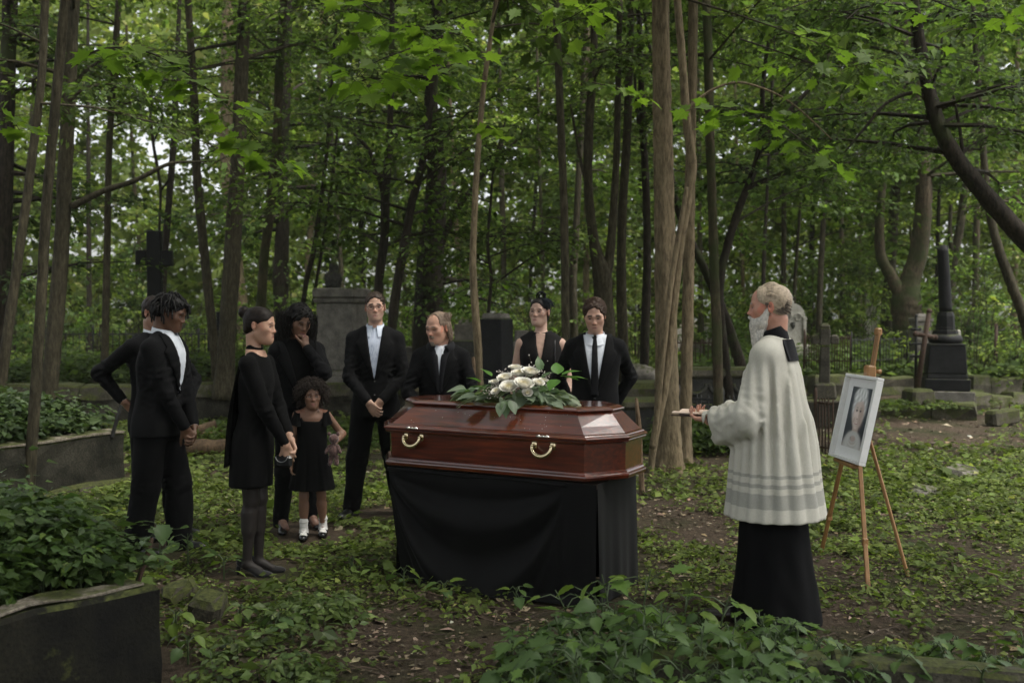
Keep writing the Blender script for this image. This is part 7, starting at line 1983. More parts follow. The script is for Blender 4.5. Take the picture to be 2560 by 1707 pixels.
    def shell(a, b): return f.hp(.115 * math.sin(a) * math.cos(b), -.01 - .118 * math.cos(a) * math.cos(b), .03 + .115 * math.sin(b))
    for k in range(26):
        for sgn in (-1, 1):
            pts = []
            for q in range(15):
                b = -.75 + q * .12; a = -1.6 + k * .115 + sgn * (q - 7) * .115
                if -1.35 < a < 1.55: pts.append(shell(a, b))
            if len(pts) > 2: mb.tube(pts, .00032, 3, (.008, .008, .008), caps=False)
    for k in range(44): mb.add(*uv_ball(shell(g.uniform(-1.2, 1.3), g.uniform(-.7, .75)), .0026, 5, 4), (.008, .008, .008))
    mb.build('veil', M_plain('veil_net', None, usecol=True, rough=.9), f.root)
    # thin bag strap over her left shoulder
    mb = MB(); pz = np.linspace(.62, .842, 16) * H; px_ = np.full(16, .118); py_ = front_y(tor, px_, np.minimum(pz, .80 * H)) - .006
    P = np.stack([px_, py_, pz], 1); P[-4:, 1] = np.linspace(P[-5, 1] + .012, .02, 4); P[-1, 2] -= .002
    mb.tube(P, .0045, 6, (.02, .02, .021)); mb.build('bag_strap', M_plain('strap_leather', None, usecol=True, rough=.35), f.root, smooth=True)

# 9 -- young man with wavy hair
def man_young():
    f = Figure('young man with wavy brown hair, black suit, white shirt and black tie, head lowered', 1488, 7.65, 1.775, -6, headpose=(-2, 17, -2), skin=(.45, .275, .20), lip=(.32, .13, .11), brow=(.022, .013, .009), feat=dict(jaw=1.02, brow=1.5, nose=1.0, lips=.9, cheek=1.05), hcol=dict(bw=.0058, stubble=((.2, .14, .11), .15)), fwd=.02, w=1.02)
    f.feet = [(-.12, 0), (.12, 0)]
    f.arms(-1, (-.19, .14, .92), (-.8, .8, 0)); f.arms(1, (.15, .20, .93), (.8, .7, 0))
    f.hand(-1, (.5, .3, -.8), (.2, -.9, 0)); f.hand(1, (-.5, .3, -.8), (-.2, -.9, 0))
    f.body()
    f.jacket(hem=.44, puff=1.05, seed=22, ea=.006, cuffs=False)
    f.trousers(f.feet, seed=23)
    shirt_and_lapels(f.root, f.tor, f.H, dict(shirt=WHITE(), jacket2=BLACK2(), tie=SILK()), vz=.585, vw=.052, tie=True, buttons=1)
    collar_ring(f.root, f.nb + [0, -.016, .060], .066, WHITE(), opening=.15, leaf=.045, out=.022, h=.036)
    for ft in f.feet: shoe(f.root, ft, 0)
    f.eyes(gaze=(0, .6), opening=.8)
    hair_cap(f, (.038, .022, .014), amp=.006, fr=75, grow=1.05, fringe=.090, low=-.04, side=.25, h=.0045)
    C, Nn = f.scalp(1250, lo=-.045, seed=31, rad=(.087, .102, .086), front=.062)
    ps = []; g = np.random.default_rng(41)
    for c, n in zip(C, Nn):
        q = ((c - f.hc) @ f.Q)
        fr_ = max(0, -q[1] - .0) * 14
        flow = np.array([.6 + np.sign(q[0]) * (.5 + fr_) + .5 * np.sin(q[1] * 40), .35 + .6 * np.sin(q[0] * 35) + .6 * fr_, .25 * fr_ - .3 - 10 * max(0, .05 - q[2])]) + g.normal(0, .25, 3)
        d = f.Q @ flow; d = unit(d - n * (d @ n)); b_ = np.cross(n, d); L = g.uniform(.035, .075); t = np.linspace(0, 1, 11)
        ph = 3 * np.sin(q[0] * 25) + 3 * np.sin(q[2] * 30) + g.normal(0, .5)
        p = c + d * (L * t)[:, None] + n * (.007 * np.sin(t * 2.6) + .005 * np.sin(t * 7 + ph))[:, None] + b_ * (.009 * np.sin(t * 6 + ph) * t)[:, None]
        r_ = ((p - f.hc) @ f.Q) / np.array([.083, .100, .088]) - np.array([0, .22, .43]); rr = np.linalg.norm(r_, axis=1)
        p = f.hc + ((r_ * (np.clip(rr, 1, 1.10) / rr)[:, None] + np.array([0, .22, .43])) * np.array([.083, .100, .088])) @ f.Q.T
        ps.append(p)
    strands(ps, .0025, (.046, .026, .016), M_HAIR(), f.root, 'hair_locks', n=3, var=.3)

# 10 -- the priest
def priest():
    f = Figure('white bearded priest in long white surplice over black cassock, holding a book', 1932, 5.32, 1.81, -118, group=None, hs=.95, headpose=(14, 5, 0), lean=.02, skin=(.48, .25, .175), lip=(.30, .14, .12), brow=(.35, .33, .30), feat=dict(ear=1.1, jaw=1.02, nose=1.05), hcol=dict(red=(1.12, .7, .62)))
    H = f.H
    f.feet = [(-.07, .04), (.07, -.03)]
    f.arms(-1, (-.10, -.30, 1.085), (-1, .4, -.8)); f.arms(1, (.12, -.30, 1.085), (.7, .4, -1))
    f.hand(1, (-.22, -.9, .0), (-.25, -.1, 1), curl=(25, 40, 30)); f.hand(-1, (.22, -.9, .0), (.25, -.1, 1), curl=(25, 40, 30))
    f.body(hx=.2)
    # cassock
    K = Solid()
    K.loft([(.012, 0, .03, .27, .24), (.3, 0, .02, .225, .20), (.62, 0, .01, .19, .165), (.95, 0, 0, .17, .14), (1.3, 0, 0, .17, .13)], p=2.1, pleat=lambda th, z: .02 * np.sin(9 * th) * np.clip((.9 - z) / .6, 0, 1))
    for x, (a, e, wr) in f.arm.items(): K.cap(e, e + (wr - e) * .9, .05, .042, k=.02)
    K.disp = wrinkle(.004, [], seed=30)
    solid_part(K, .014, M_cloth('cassock_wool', (.0034, .0034, .0038), rough=.9, sheen=.03), f.root, 'cassock')
    # surplice: gathered under the yoke, wide sleeves
    S = Solid()
    def pl(th, z):
        t = np.clip((1.44 - z) / .5, 0, 1) ** .7
        a_ = 10 * th + .8 * np.sin(2 * th + 1); b_ = 17 * th + 1.4 * np.sin(3 * th) + 1.2 * z
        return t * (.080 * .95 * (np.abs(np.sin(a_)) * 2 - 1.3) * np.clip((z - .45) / .6, .2, 1) + .014 * np.sin(b_))
    S.loft([(.585, 0, .02, .305, .262), (.75, 0, .018, .285, .24), (.98, 0, .012, .258, .212), (1.20, 0, .006, .218, .172), (1.34, 0, .004, .190, .138), (1.44, 0, .006, .165, .108), (1.49, 0, .012, .12, .092), (1.525, 0, .014, .085, .08)], p=2.15, pleat=pl)
    for x in (-1, 1): S.cap((x * .05, .014, 1.50), f.sh[x] + [0, 0, .012], .05, .058, k=.04)
    for x in (-1, 1):
        a, e, wr = f.arm[x]; ex_ = e + (wr - e) * .82
        S.cap(a + [-x * .03, 0, .0], e, .062, .072, k=.06); S.cap(e, ex_, .072, .074, k=.03)
        S.cap(e + [0, .01, -.05], ex_ + [0, .02, -.085], .046, .054, k=.05)
    els = [f.arm[x][1] for x in (-1, 1)] + [f.arm[x][2] for x in (-1, 1)]
    S.cap(f.nb + [0, .0, .04], f.piv + [0, 0, .03], .068, .085, k=.008, op=-1)
    for x in (-1, 1):                                                   # open sleeve mouths
        a, e, wr = f.arm[x]; d = unit(wr - e); o = e + (wr - e) * .82
        S.cap(o + d * .02 + [0, 0, -.03], o + d * .2 + [0, 0, -.03], .072, .08, k=.006, op=-1)
    w0 = wrinkle(.003, els, er=.17, eamp=.0045, f=11, seed=31)
    def dsp(P):
        v = w0(P)
        for x in (-1, 1):                                                # lengthwise folds of the sleeves
            a, e, wr = f.arm[x]
            m = np.exp(-((P[..., 0] - a[0]) / .14) ** 2) * np.clip((1.46 - P[..., 2]) / .1, 0, 1) * np.clip((P[..., 2] - 1.0) / .1, 0, 1)
            v = v + .009 * m * np.sin(P[..., 1] * 105 + 2.0 * np.sin(P[..., 2] * 5))
        return v
    S.disp = dsp
    m, t, bb = nmat('surplice_linen')
    tc = t.nodes.new('ShaderNodeTexCoord'); sx = t.nodes.new('ShaderNodeSeparateXYZ'); t.links.new(tc.outputs['Object'], sx.inputs[0])
    mr = t.nodes.new('ShaderNodeMapRange'); mr.inputs[1].default_value = .55; mr.inputs[2].default_value = .95; t.links.new(sx.outputs['Z'], mr.inputs[0])
    lt, dk = (.52, .505, .44), (.345, .342, .305)
    fz = lambda z: (z - .55) / .4
    st = [(0, lt)]
    for z0, z1 in ((.66, .735), (.765, .785), (.815, .832)): st += [(fz(z0), dk), (fz(z1), lt)]
    rm = ramp(t, st); rm.color_ramp.interpolation = 'CONSTANT'; t.links.new(mr.outputs[0], rm.inputs[0])
    f1 = noise_n(t, 180, 3); f2 = noise_n(t, 5, 4)
    r1 = ramp(t, [(.3, (.9, .9, .9)), (.7, (1.05, 1.05, 1.05))]); t.links.new(f1, r1.inputs[0])
    r2 = ramp(t, [(.3, (.93, .92, .9)), (.7, (1.03, 1.03, 1.03))]); t.links.new(f2, r2.inputs[0])
    t.links.new(mixc(t, 1, mixc(t, 1, rm.outputs[0], r1.outputs[0], 'MULTIPLY'), r2.outputs[0], 'MULTIPLY'), bb.inputs['Base Color'])
    bb.inputs['Roughness'].default_value = .85; bb.inputs['Specular IOR Level'].default_value = .2; bump(t, bb, f1, .15, .002)
    solid_part(S, .0092, m, f.root, 'surplice')
    # black collar and the square fall of the cassock collar on the back
    V, F = tube(np.array([f.nb + [0, -.004, .05], f.nb + [0, -.008, .10], f.nb + [0, -.012, .125], f.nb + [0, -.012, .11]]), np.array([.086, .076, .073, .068]), 30, caps=False)
    obj_of('collar', mesh_of('collar', V, F, None, True), M_cloth('collar_wool', (.007, .007, .008)), f.root)
    tb = Solid(); tb.p = [p for p in S.p if p.op == 1][:1]
    strip(tb, [(1.41, -.10, .10), (1.46, -.10, .10), (1.50, -.088, .088), (1.523, -.074, .074)], .011, .010, 'collar_fall', M_cloth('collar_wool', (.007, .007, .008)), f.root, nu=12, nz=12, sgn=-1)
    for ft, a in zip(f.feet, (-.1, .1)): shoe(f.root, (ft[0], ft[1] - .12), a, mat=M_plain('brown_shoe', (.02, .012, .01), rough=.3))
    f.eyes(gaze=(0, -.8), opening=.6)
    def ex(S, v):
        S.ell(v(0, .06, .03), v(.086, .072, .075), k=.02)
    hair_cap(f, (.46, .37, .27), amp=.0008, fr=110, amt=.06, grow=1.0, fringe=.104, low=-.045, extra=ex, stretch=(1, .25, .8), side=.35, temple=(.068, .10, .10), tc=-.105)
    g = np.random.default_rng(12); ps = []
    for k in range(520):
        x = g.uniform(-1, 1); st = np.array([x * .06, -.055 + .02 * abs(x), .092 - .05 * x * x]); a = g.uniform(.3, 1.0)
        md = np.array([x * .086, .05, .125 - .085 * x * x]); en = np.array([x * .064, .112 - .03 * x * x, .0 - .05 * g.random()])
        p = catmull([st, (st + md) / 2 + [x * .014, 0, .018], md, (md + en) / 2 + [x * .01, .022 - .01 * x * x, .006], en], 12)
        ps.append(f.hc + ((p + g.normal(0, .0012, 3)) * f.hs) @ f.Q.T)
    strands(ps, .0016, (.56, .46, .34), M_HAIR(), f.root, 'hair', n=3, var=.3)
    ps = []
    for k in range(300):       # darker short hair at the sides and nape
        x = g.choice([-1, 1]); t = g.uniform(0, 1); st = np.array([x * (.0755 - .008 * t), -.02 + .12 * t, .03 - .07 * g.random()])
        if abs(st[1] - .01) < .022 and st[2] < .02: continue
        ps.append(f.hc + ((st + np.linspace(0, 1, 5)[:, None] * np.array([x * .003, .028, -.02])) * f.hs) @ f.Q.T)
    strands(ps, .0018, (.15, .125, .10), M_HAIR(), f.root, 'hair', n=3, var=.4)
    # beard
    S = Solid(); v = lambda *a: np.array(a) * f.hs; S.frame(f.Q, f.hc)
    S.ell(v(0, -.062, -.105), v(.060, .050, .05), k=.02); S.ell(v(0, -.066, -.17), v(.052, .044, .065), k=.03); S.ell(v(0, -.066, -.225), v(.038, .034, .045), k=.03)
    S.ell(v(0, -.045, -.085), v(.066, .052, .045), k=.02)
    for x in (-1, 1): S.cap(v(x * .067, .0, -.02), v(x * .055, -.045, -.09), .014, .026, k=.02); S.cap(v(x * .005, -.107, -.055), v(x * .036, -.085, -.075), .009, .008, k=.008)
    S.frame(); Q, c = f.Q, f.hc
    S.disp = lambda P: .002 * fnoise(((P - c) @ Q) * [1, 1, .3], 150)
    solid_part(S, .0042, M_HAIR(), f.root, 'beard', col_noise((.60, .57, .51), .22, 190))
    ps = []
    for k in range(700):
        a = g.uniform(-1.9, 1.9); st = np.array([math.sin(a) * .055, -.055 - .045 * math.cos(a), -.06 - .07 * g.random()])
        en = st * [.8, .96, 1] + [0, .004, -.07 - .06 * g.random()]
        ps.append(f.hc + (catmull([st, (st + en) / 2 + [math.sin(a) * .008, -.008 * math.cos(a), 0], en], 7) * f.hs) @ f.Q.T)
    strands(ps, .0017, (.80, .77, .71), M_HAIR(), f.root, 'beard', n=3, var=.35)
    # prayer book resting on his hands
    W = rotz(R(-118)) @ np.array([0.0, -.45, 1.095]) + np.array(f.root.location)
    b = thing('prayer_book', 'small open prayer book with pale pages held flat in the priest\'s hands', 'book', W, R(-118))
    for x in (-1, 1):
        mb = MB(); mb.box((x * .057, 0, .0), (.11, .16, .006), rot=roty(R(x * -7)), bevel=.002); mb.build('cover', M_plain('book_cloth', (.03, .012, .010), rough=.6), b)
        n, m = 10, 4; u = np.linspace(0, 1, n)
        X = x * (.004 + .104 * u); Zt = .011 + .010 * np.sin(u * PI * .85) + .012 * u * .6
        mb = MB(); A = np.stack([np.tile(X, m), np.repeat(np.linspace(-.074, .074, m), n), np.tile(Zt, m)], 1); B = A * [1, 1, 0] + [0, 0, .004] + np.stack([0 * A[:, 0], 0 * A[:, 0], .012 * np.abs(A[:, 0]) / .104], 1)
        gg = grid_faces(n, m); per = np.array(list(range(n)) + [r * n + n - 1 for r in range(1, m)] + [(m - 1) * n + i for i in range(n - 2, -1, -1)] + [r * n for r in range(m - 2, 0, -1)]); nx = np.roll(per, -1)
        mb.add(np.concatenate([A, B]), [gg, gg[:, ::-1] + n * m, np.stack([per, per + n * m, nx + n * m, nx], 1)], (.62, .48, .38))
        mb.build('pages', M_plain('paper', None, usecol=True, rough=.8, namt=.05), b, smooth=False)

for fn_ in (man_braids, man_hidden, woman_bun, woman_curls, girl, man_glasses, man_old, woman_veil, man_young, priest): fn_()
# ------------------------------------------------------------------ ground cover, leaf litter and foreground plants
def patch(X, Y):
    P = np.stack([X, Y, 0 * X], -1)
    return noise3(P, .55, 3, 2)
def rosettes(g, X, Y, Z, h, nl, ls, base, T, up=.55, var=.35):
    """low plants: a few stalked leaves each"""
    n = len(X); hh = h * np.exp(g.normal(0, .35, n))
    a = g.uniform(0, 2 * PI, (n, nl)); rr = ls * g.uniform(.1, .9, (n, nl)) + hh[:, None] * .35 * g.random((n, nl))
    P = np.stack([X[:, None] + np.cos(a) * rr, Y[:, None] + np.sin(a) * rr, Z[:, None] + hh[:, None] * g.uniform(.35, 1.0, (n, nl))], -1).reshape(-1, 3)
    D = np.stack([np.cos(a), np.sin(a), g.normal(-.12, .22, (n, nl))], -1).reshape(-1, 3)
    Nn = np.tile([0, 0, 1.0], (n * nl, 1)) + g.normal(0, up, (n * nl, 3)) * .85
    S = ls * np.exp(g.normal(0, .3, n * nl))
    C = leaf_cols(g, n * nl, base, var=.22) * np.exp(g.normal(0, var, n))[np.repeat(np.arange(n), nl)][:, None]
    return scatter(T, P, D, Nn, S, np.clip(C, .003, .3))
def blocked(X, Y):
    """places with no plants: under the bier, inside the beds and kerbs, under shoes"""
    q = np.stack([X - CO[0], Y - CO[1]], -1); u = q @ CU[:2]; v = q @ CV[:2]
    b = (u > TU0) & (u < TU1 + .03) & (v > TV0 - .02) & (v < TV1 + .03)
    for Bd in (BED2, BED3):
        P = np.array([p[:2] for p in Bd]); ins = np.ones(len(X), bool)
        for i in range(4):
            a, c = P[i], P[(i + 1) % 4]; e = c - a
            ins &= (e[0] * (Y - a[1]) - e[1] * (X - a[0])) > -.28 * np.linalg.norm(e)
        b |= ins
    for o in [o for o in bpy.data.objects if o.name.startswith('person')]:
        b |= np.hypot(X - o.location[0], Y - o.location[1]) < (.30 if o.location[1] > 5.6 else .33)
    return b
def carpet():
    g = np.random.default_rng(17); mb = MB(); tot = 0
    def field(n, y0, y1, h, nl, ls, base, T, thr, dens_fn=None, pw=1.0):
        Y = y0 + (y1 - y0) * g.random(n) ** pw; X = g.uniform(-1, 1, n) * (.56 * Y + .5)
        pn = patch(X, Y) + .25 * noise3(np.stack([X, Y, 0 * X], -1), 2.6, 2, 5)
        px = 1280 + X / Y * FPX; py = 788 + 1.65 / Y * FPX
        bare = .9 * np.exp(-((px - 950) / 420) ** 2 - ((py - 1600) / 110) ** 2) + .9 * np.exp(-((px - 2330) / 260) ** 2 - ((py - 1085) / 50) ** 2) + .55 * np.exp(-((px - 1690) / 130) ** 2 - ((py - 1330) / 60) ** 2) + .6 * np.exp(-((px - 2450) / 230) ** 2 - ((py - 1560) / 60) ** 2)
        lush = .6 * np.exp(-((px - 560) / 230) ** 2 - ((py - 1240) / 120) ** 2) + .45 * np.exp(-((px - 2250) / 330) ** 2 - ((py - 1230) / 90) ** 2) + .4 * np.exp(-((px - 700) / 200) ** 2 - ((py - 1440) / 60) ** 2)
        keep = (pn - 1.3 * bare + lush + g.normal(0, .35, n) > thr) & ~blocked(X, Y)
        X, Y = X[keep], Y[keep]
        V, F, C = rosettes(g, X, Y, gz(X, Y), h, nl, ls, base, T)
        mb.add(V, F, C)
    field(11000, 2.6, 7.0, .036, 5, .034, (.098, .135, .040), T_OV, -.22)
    field(9000, 6.8, 9.8, .04, 5, .040, (.098, .135, .040), T_RH, -.22)
    field(3400, 2.6, 11, .07, 5, .062, (.088, .128, .036), T_OV, .0)
    field(420, 3.0, 12, .11, 6, .065, (.085, .130, .032), T_MP, .15)
    field(11000, 9, 17, .06, 5, .062, (.100, .138, .042), T_RH, -.15)
    field(7000, 15, 30, .12, 6, .11, (.105, .145, .046), T_RH, -.35)
    o = mb.build('ground_cover', LEAF_D, None); o['kind'] = 'stuff'; o['label'] = 'low green ground cover plants spread over the forest floor'
    # dead leaves and crumbs
    mb = MB()
    for n, y0, y1, ls, T in ((17000, 2.6, 9, .026, T_OV), (9000, 8, 18, .042, T_RH)):
        Y = y0 + (y1 - y0) * g.random(n) ** 1.1; X = g.uniform(-1, 1, n) * (.56 * Y + .5)
        k = ~blocked(X, Y); X, Y = X[k], Y[k]; n = len(X)
        a = g.uniform(0, 2 * PI, n); D = np.stack([np.cos(a), np.sin(a), g.normal(0, .15, n)], 1); Nn = np.tile([0, 0, 1.0], (n, 1)) + g.normal(0, .3, (n, 3))
        C = np.array([.135, .105, .072]) * np.exp(g.normal(0, .55, n))[:, None] * (1 + g.normal(0, .06, (n, 3)))
        lt = g.random(n) < .05; C[lt] = np.array([.22, .165, .09]) * np.exp(g.normal(0, .2, lt.sum()))[:, None]
        V, F, Cc = scatter(T, np.stack([X, Y, gz(X, Y) + .004 + .012 * g.random(n)], 1), D, Nn, ls * np.exp(g.normal(0, .45, n)), np.clip(C, .004, .4)); mb.add(V, F, Cc)
    o = mb.build('leaf_litter', M_plain('dead_leaf', None, rough=.9, usecol=True, nscale=90, spec=.2), None); o['kind'] = 'stuff'; o['label'] = 'brown fallen leaves and crumbs scattered over bare soil'
    mb = MB()
    for k in range(900):
        Y = 2.7 + 9 * g.random() ** 1.2; X = g.uniform(-1, 1) * .55 * Y; a = g.uniform(0, PI); L = g.uniform(.04, .22)
        if blocked(np.array([X]), np.array([Y]))[0]: continue
        p = np.array([X, Y, .012]); d = np.array([math.cos(a), math.sin(a), g.normal(0, .06)]) * L
        mb.tube([p - d, p + [0, 0, .006] + g.normal(0, .006, 3), p + d], [.0025, .003, .0015], 4, np.array((.055, .038, .026)) * g.uniform(.6, 1.8), caps=False)
    o = mb.build('twigs', M_plain('twig', None, usecol=True, rough=.9), None); o['kind'] = 'stuff'; o['label'] = 'thin fallen twigs lying on the forest floor'
carpet()
def bed_weeds(name, label, quad_, z, n, h, ls, base, T=T_OV, seed=0, nl=7, mat=LEAF_G, mound=.0):
    g = np.random.default_rng(seed); P = np.array([p[:2] for p in quad_]); u, v = g.random(n), g.random(n)
    XY = (P[0] * (1 - u[:, None]) + P[1] * u[:, None]) * (1 - v[:, None]) + (P[3] * (1 - u[:, None]) + P[2] * u[:, None]) * v[:, None]
    e = np.clip(np.minimum(np.minimum(u, 1 - u) * 5, np.minimum(v, 1 - v) * 5), .35, 1)
    mb = MB()
    for lay in (1.0, .7, .4):
        V, F, C = rosettes(g, XY[:, 0] + g.normal(0, .05, n), XY[:, 1] + g.normal(0, .05, n), z + (h * lay + mound) * e * .75, h * .4, nl, ls, base, T, var=.2); mb.add(V, F, C)
    for k in range(min(n, 260)):
        p = np.array([*XY[k], z]); mb.tube([p, p + [*(g.normal(0, .03, 2)), h * e[k] * .9]], [.004, .002], 3, (.03, .05, .016), caps=False)
    o = mb.build(name, mat, None); o['kind'] = 'stuff'; o['label'] = label
bed_weeds('bed_weeds', 'dense broad leaved weeds filling the grave bed at the left', BED2, .46, 620, .34, .072, (.052, .085, .034), seed=3)
bed_weeds('bed_weeds', 'dark nettle like weeds filling the near left grave bed', BED3, .40, 620, .34, .052, (.046, .082, .024), seed=4, nl=9)
bed_weeds('corner_weeds', 'small leafy plants crowding the end of the near left bed', [nb_ + [.05, -.5], nb_ + [.75, -.2], nb_ + [.7, 1.3], nb_ + [.22, 1.3]], .0, 70, .11, .05, (.075, .115, .036), seed=12, nl=6)
bed_weeds('bank_weeds', 'green weeds growing over the bank behind the mourners', [(-9.5, 15.0), (-2.0, 16.0), (-2.2, 20.8), (-10, 20.2)], .52, 1050, .34, .12, (.052, .080, .030), T_OV, 5, 6, LEAF)
bed_weeds('nettle_patch', 'pale green nettles growing beyond the black column', [(3.2, 19.5), (11.5, 18.0), (14, 27), (4, 28)], .35, 1600, .55, .13, (.080, .122, .046), T_RH, 6, 6, LEAF)
bed_weeds('plot_weeds', 'small weeds growing in the plot of the black column', [(5.0, 14.9), (7.0, 15.1), (7.2, 16.2), (5.0, 16.2)], .2, 120, .10, .06, (.06, .09, .03), T_RH, 7, 5, LEAF)
bed_weeds('fern_patch', 'leafy low plants round the railing behind the coffin', [(1.6, 11.6), (3.2, 11.4), (3.3, 13.2), (1.6, 13.2)], .0, 260, .30, .09, (.05, .08, .026), T_OV, 8, 6, LEAF)
bed_weeds('verge_weeds', 'green plants along the foot of the kerb wall', [(-5.0, 11.9), (-1.2, 12.4), (-1.4, 14.4), (-4.6, 14.0)], .0, 420, .16, .08, (.062, .095, .030), T_RH, 9, 6, LEAF)
bed_weeds('footing_weeds', 'small light weeds at the foot of the left grave bed', [(-5.0, 7.3), (-3.1, 7.8), (-3.3, 8.7), (-4.9, 8.3)], .0, 170, .10, .06, (.060, .090, .030), T_OV, 10, 6, LEAF)

# ---- foreground plants at the lower right: each plant a thing, each big leaf a part
def leaf_mesh(kind):
    V0, F0 = {'maple': T_MP, 'ovate': None}[kind] or (None, None)
    if kind == 'maple': V = V0.copy(); V[:, 2] *= 1.2; return V, F0
def big_leaf(n=5, m=9, w=.36, fold=.12, droop=.22, teeth=.0):
    t = np.linspace(0, 1, m); u = np.linspace(-1, 1, n)
    prof = w * np.sin(PI * t ** .75) ** .85 * (1 - .12 * t); prof[0] = .01; prof[-1] = .004
    k = 1 + teeth * np.where(np.arange(m) % 2, 1, -1)
    X = u[None, :] * (prof * k)[:, None]; Yv = np.repeat(t[:, None], n, 1) - .06 * np.abs(u)[None, :] * (np.arange(m) % 2)[:, None] * (teeth > 0)
    Z = fold * np.abs(X) - droop * (t ** 2)[:, None] + .02 * np.sin(7 * t)[:, None] * u[None, :]
    return np.stack([X, Yv, Z], -1).reshape(-1, 3), grid_faces(n, m)
def plant_meshes():
    out = []; g = np.random.default_rng(1)
    for i, (T, col) in enumerate([((*tmpl_maple(),), (.066, .115, .030)), (big_leaf(5, 11, .34, .2, .2, .10), (.075, .125, .034)), ((*tmpl_maple(),), (.090, .155, .032)), (big_leaf(5, 11, .40, .15, .28, .12), (.060, .102, .034)), (big_leaf(5, 9, .30, .25, .3, .08), (.11, .165, .030))]):
        V, F = T; C = np.array(col) * (1 + .25 * (1 - np.abs(V[:, :1]) * 3)) 
        me = mesh_of('leaf', V, F, np.clip(C, 0, 1), True); me.materials.append(LEAF_G); out.append(me)
    return out
PM = plant_meshes()
STEM = M_plain('stem_green', (.045, .070, .022), rough=.6)
def plant(label, p, h, nl, ls, seed, kinds, lean=(0, 0), group='leafy plants in the foreground', name='leafy_plant', spread=.5):
    g = np.random.default_rng(seed); t = thing(name, label, 'plant', p, group=group)
    tip = np.array([lean[0], lean[1], h]); P = catmull([(0, 0, -.03), tip * [.3, .3, .55], tip], 7)
    mb = MB(); mb.tube(P, np.linspace(.006, .003, 7), 5, caps=False)
    ends = []
    for k in range(nl):
        f = .35 + .65 * (k + .5) / nl; b = P[min(int(f * 6), 6)]; a = k * 2.4 + g.uniform(-.5, .5); L = h * spread * g.uniform(.5, 1.0) * (1.15 - .6 * f)
        e = b + np.array([math.cos(a) * L, math.sin(a) * L, L * g.uniform(.15, .6)])
        mb.tube([b, (b + e) / 2 + [0, 0, .02], e], [.0035, .003, .002], 4, caps=False); ends.append((e, a))
    mb.build('stem', STEM, t)
    for e, a in ends:
        o = obj_of('leaf', PM[int(g.choice(kinds))], None, t, e); s = ls * g.uniform(.65, 1.2); o.scale = (s, s, s)
        o.rotation_euler = (float(g.normal(-.22, .25)), float(g.normal(0, .25)), a - PI / 2 + float(g.normal(0, .35)))
def foreground():
    g = np.random.default_rng(44)
    spots = []
    for k in range(112):                                                # the big mound: lower centre to lower right
        px = g.uniform(1240, 2080); py = g.uniform(1640, 1850); 
        p = gp(px, py); 
        fall = np.interp(px, [1240, 1420, 1650, 1900, 2080], [.10, .30, .34, .25, .12]); spots.append((p, fall * g.uniform(.75, 1.1)))
    for k in range(34):
        p = gp(g.uniform(2000, 2620), g.uniform(1670, 1800)); spots.append((p, g.uniform(.10, .20)))
    for i, (p, h) in enumerate(spots):
        xx = 1280 + p[0] / p[1] * FPX
        wh = 'before the bier' if xx < 1600 else 'left of the cassock hem' if xx < 1800 else 'below the cassock hem' if xx < 2060 else 'over the grave kerb at lower right'
        if xx < 1400: wh = 'at the left end'
        ht = 'tall' if h > .27 else 'medium' if h > .18 else 'low'
        plant(f'{ht} {("lobed", "toothed")[i % 3 > 0]} leaved plant {wh}, {"front" if p[1] < 2.95 else "back"} row of foreground foliage', p, h, int(g.integers(5, 9)), (.07, .10, .085)[i % 3], 500 + i, [0, 1, 3, 3] if i % 3 else [0, 2, 4], lean=g.normal(0, .04, 2))
    for i, (px, py, h, lab) in enumerate([(1530, 1640, .40, 'tall bright leafy stem rising in front of the bier'), (1600, 1640, .42, 'tallest bright leafy stem before the right bier corner'), (1440, 1650, .34, 'bright toothed leaves reaching left before the bier'), (1790, 1670, .34, 'bright leafy stem in front of the priest\'s cassock'), (1700, 1650, .34, 'bright spreading leaves left of the cassock hem'), (1960, 1660, .20, 'small leafy stem under the cassock hem')]):
        plant(lab, gp(px, py), h, 6, .12, 600 + i, [2, 4], lean=((-.05, .05, -.1, .06, .05, .04)[i], 0), group=None, spread=.6)
    # young leafy plants at the left, by the near bed
    for i, (px, py, h, lab) in enumerate([(400, 1420, .30, 'grey green leafy plant spreading beside the near left bed'), (470, 1425, .24, 'pale soft leafed plant in front of the left mourners'), (560, 1450, .14, 'small leafy plant by the heel of the woman with the bun'), (600, 1560, .10, 'young plant among soil right of the broken stone'), (440, 1600, .16, 'leafy plant against the end of the near left bed'), (470, 1660, .14, 'pale rosette at the corner of the near left bed'), (690, 1590, .10, 'low lobed plant in the left foreground'), (760, 1690, .10, 'small plant at the bottom edge left of centre'), (1010, 1480, .15, 'weed growing against the left foot of the bier cloth'), (1110, 1500, .10, 'weed at the foot of the black cloth'), (1290, 1520, .12, 'weed at the lower middle of the black cloth'), (880, 1440, .12, 'leafy weed left of the bier')]):
        plant(lab, gp(px, py), h, 6, .085 if i > 1 else .13, 640 + i, [1, 3, 4], group=None, spread=.7)
    # nettles over the rim of the near left bed
    for i in range(26):
        u = g.random(); p = (na + n3 * g.uniform(.2, .7)) * (1 - u) + (nb_ + n3 * g.uniform(.2, .7)) * u
        plant('nettle like plant crowding the ' + ('outer' if u < .35 else 'middle' if u < .7 else 'inner') + ' rim of the near left grave bed', (p[0], p[1], .42), g.uniform(.16, .34), 10, .058, 700 + i, [1, 3, 4], group='plants on the near left bed')
foreground()
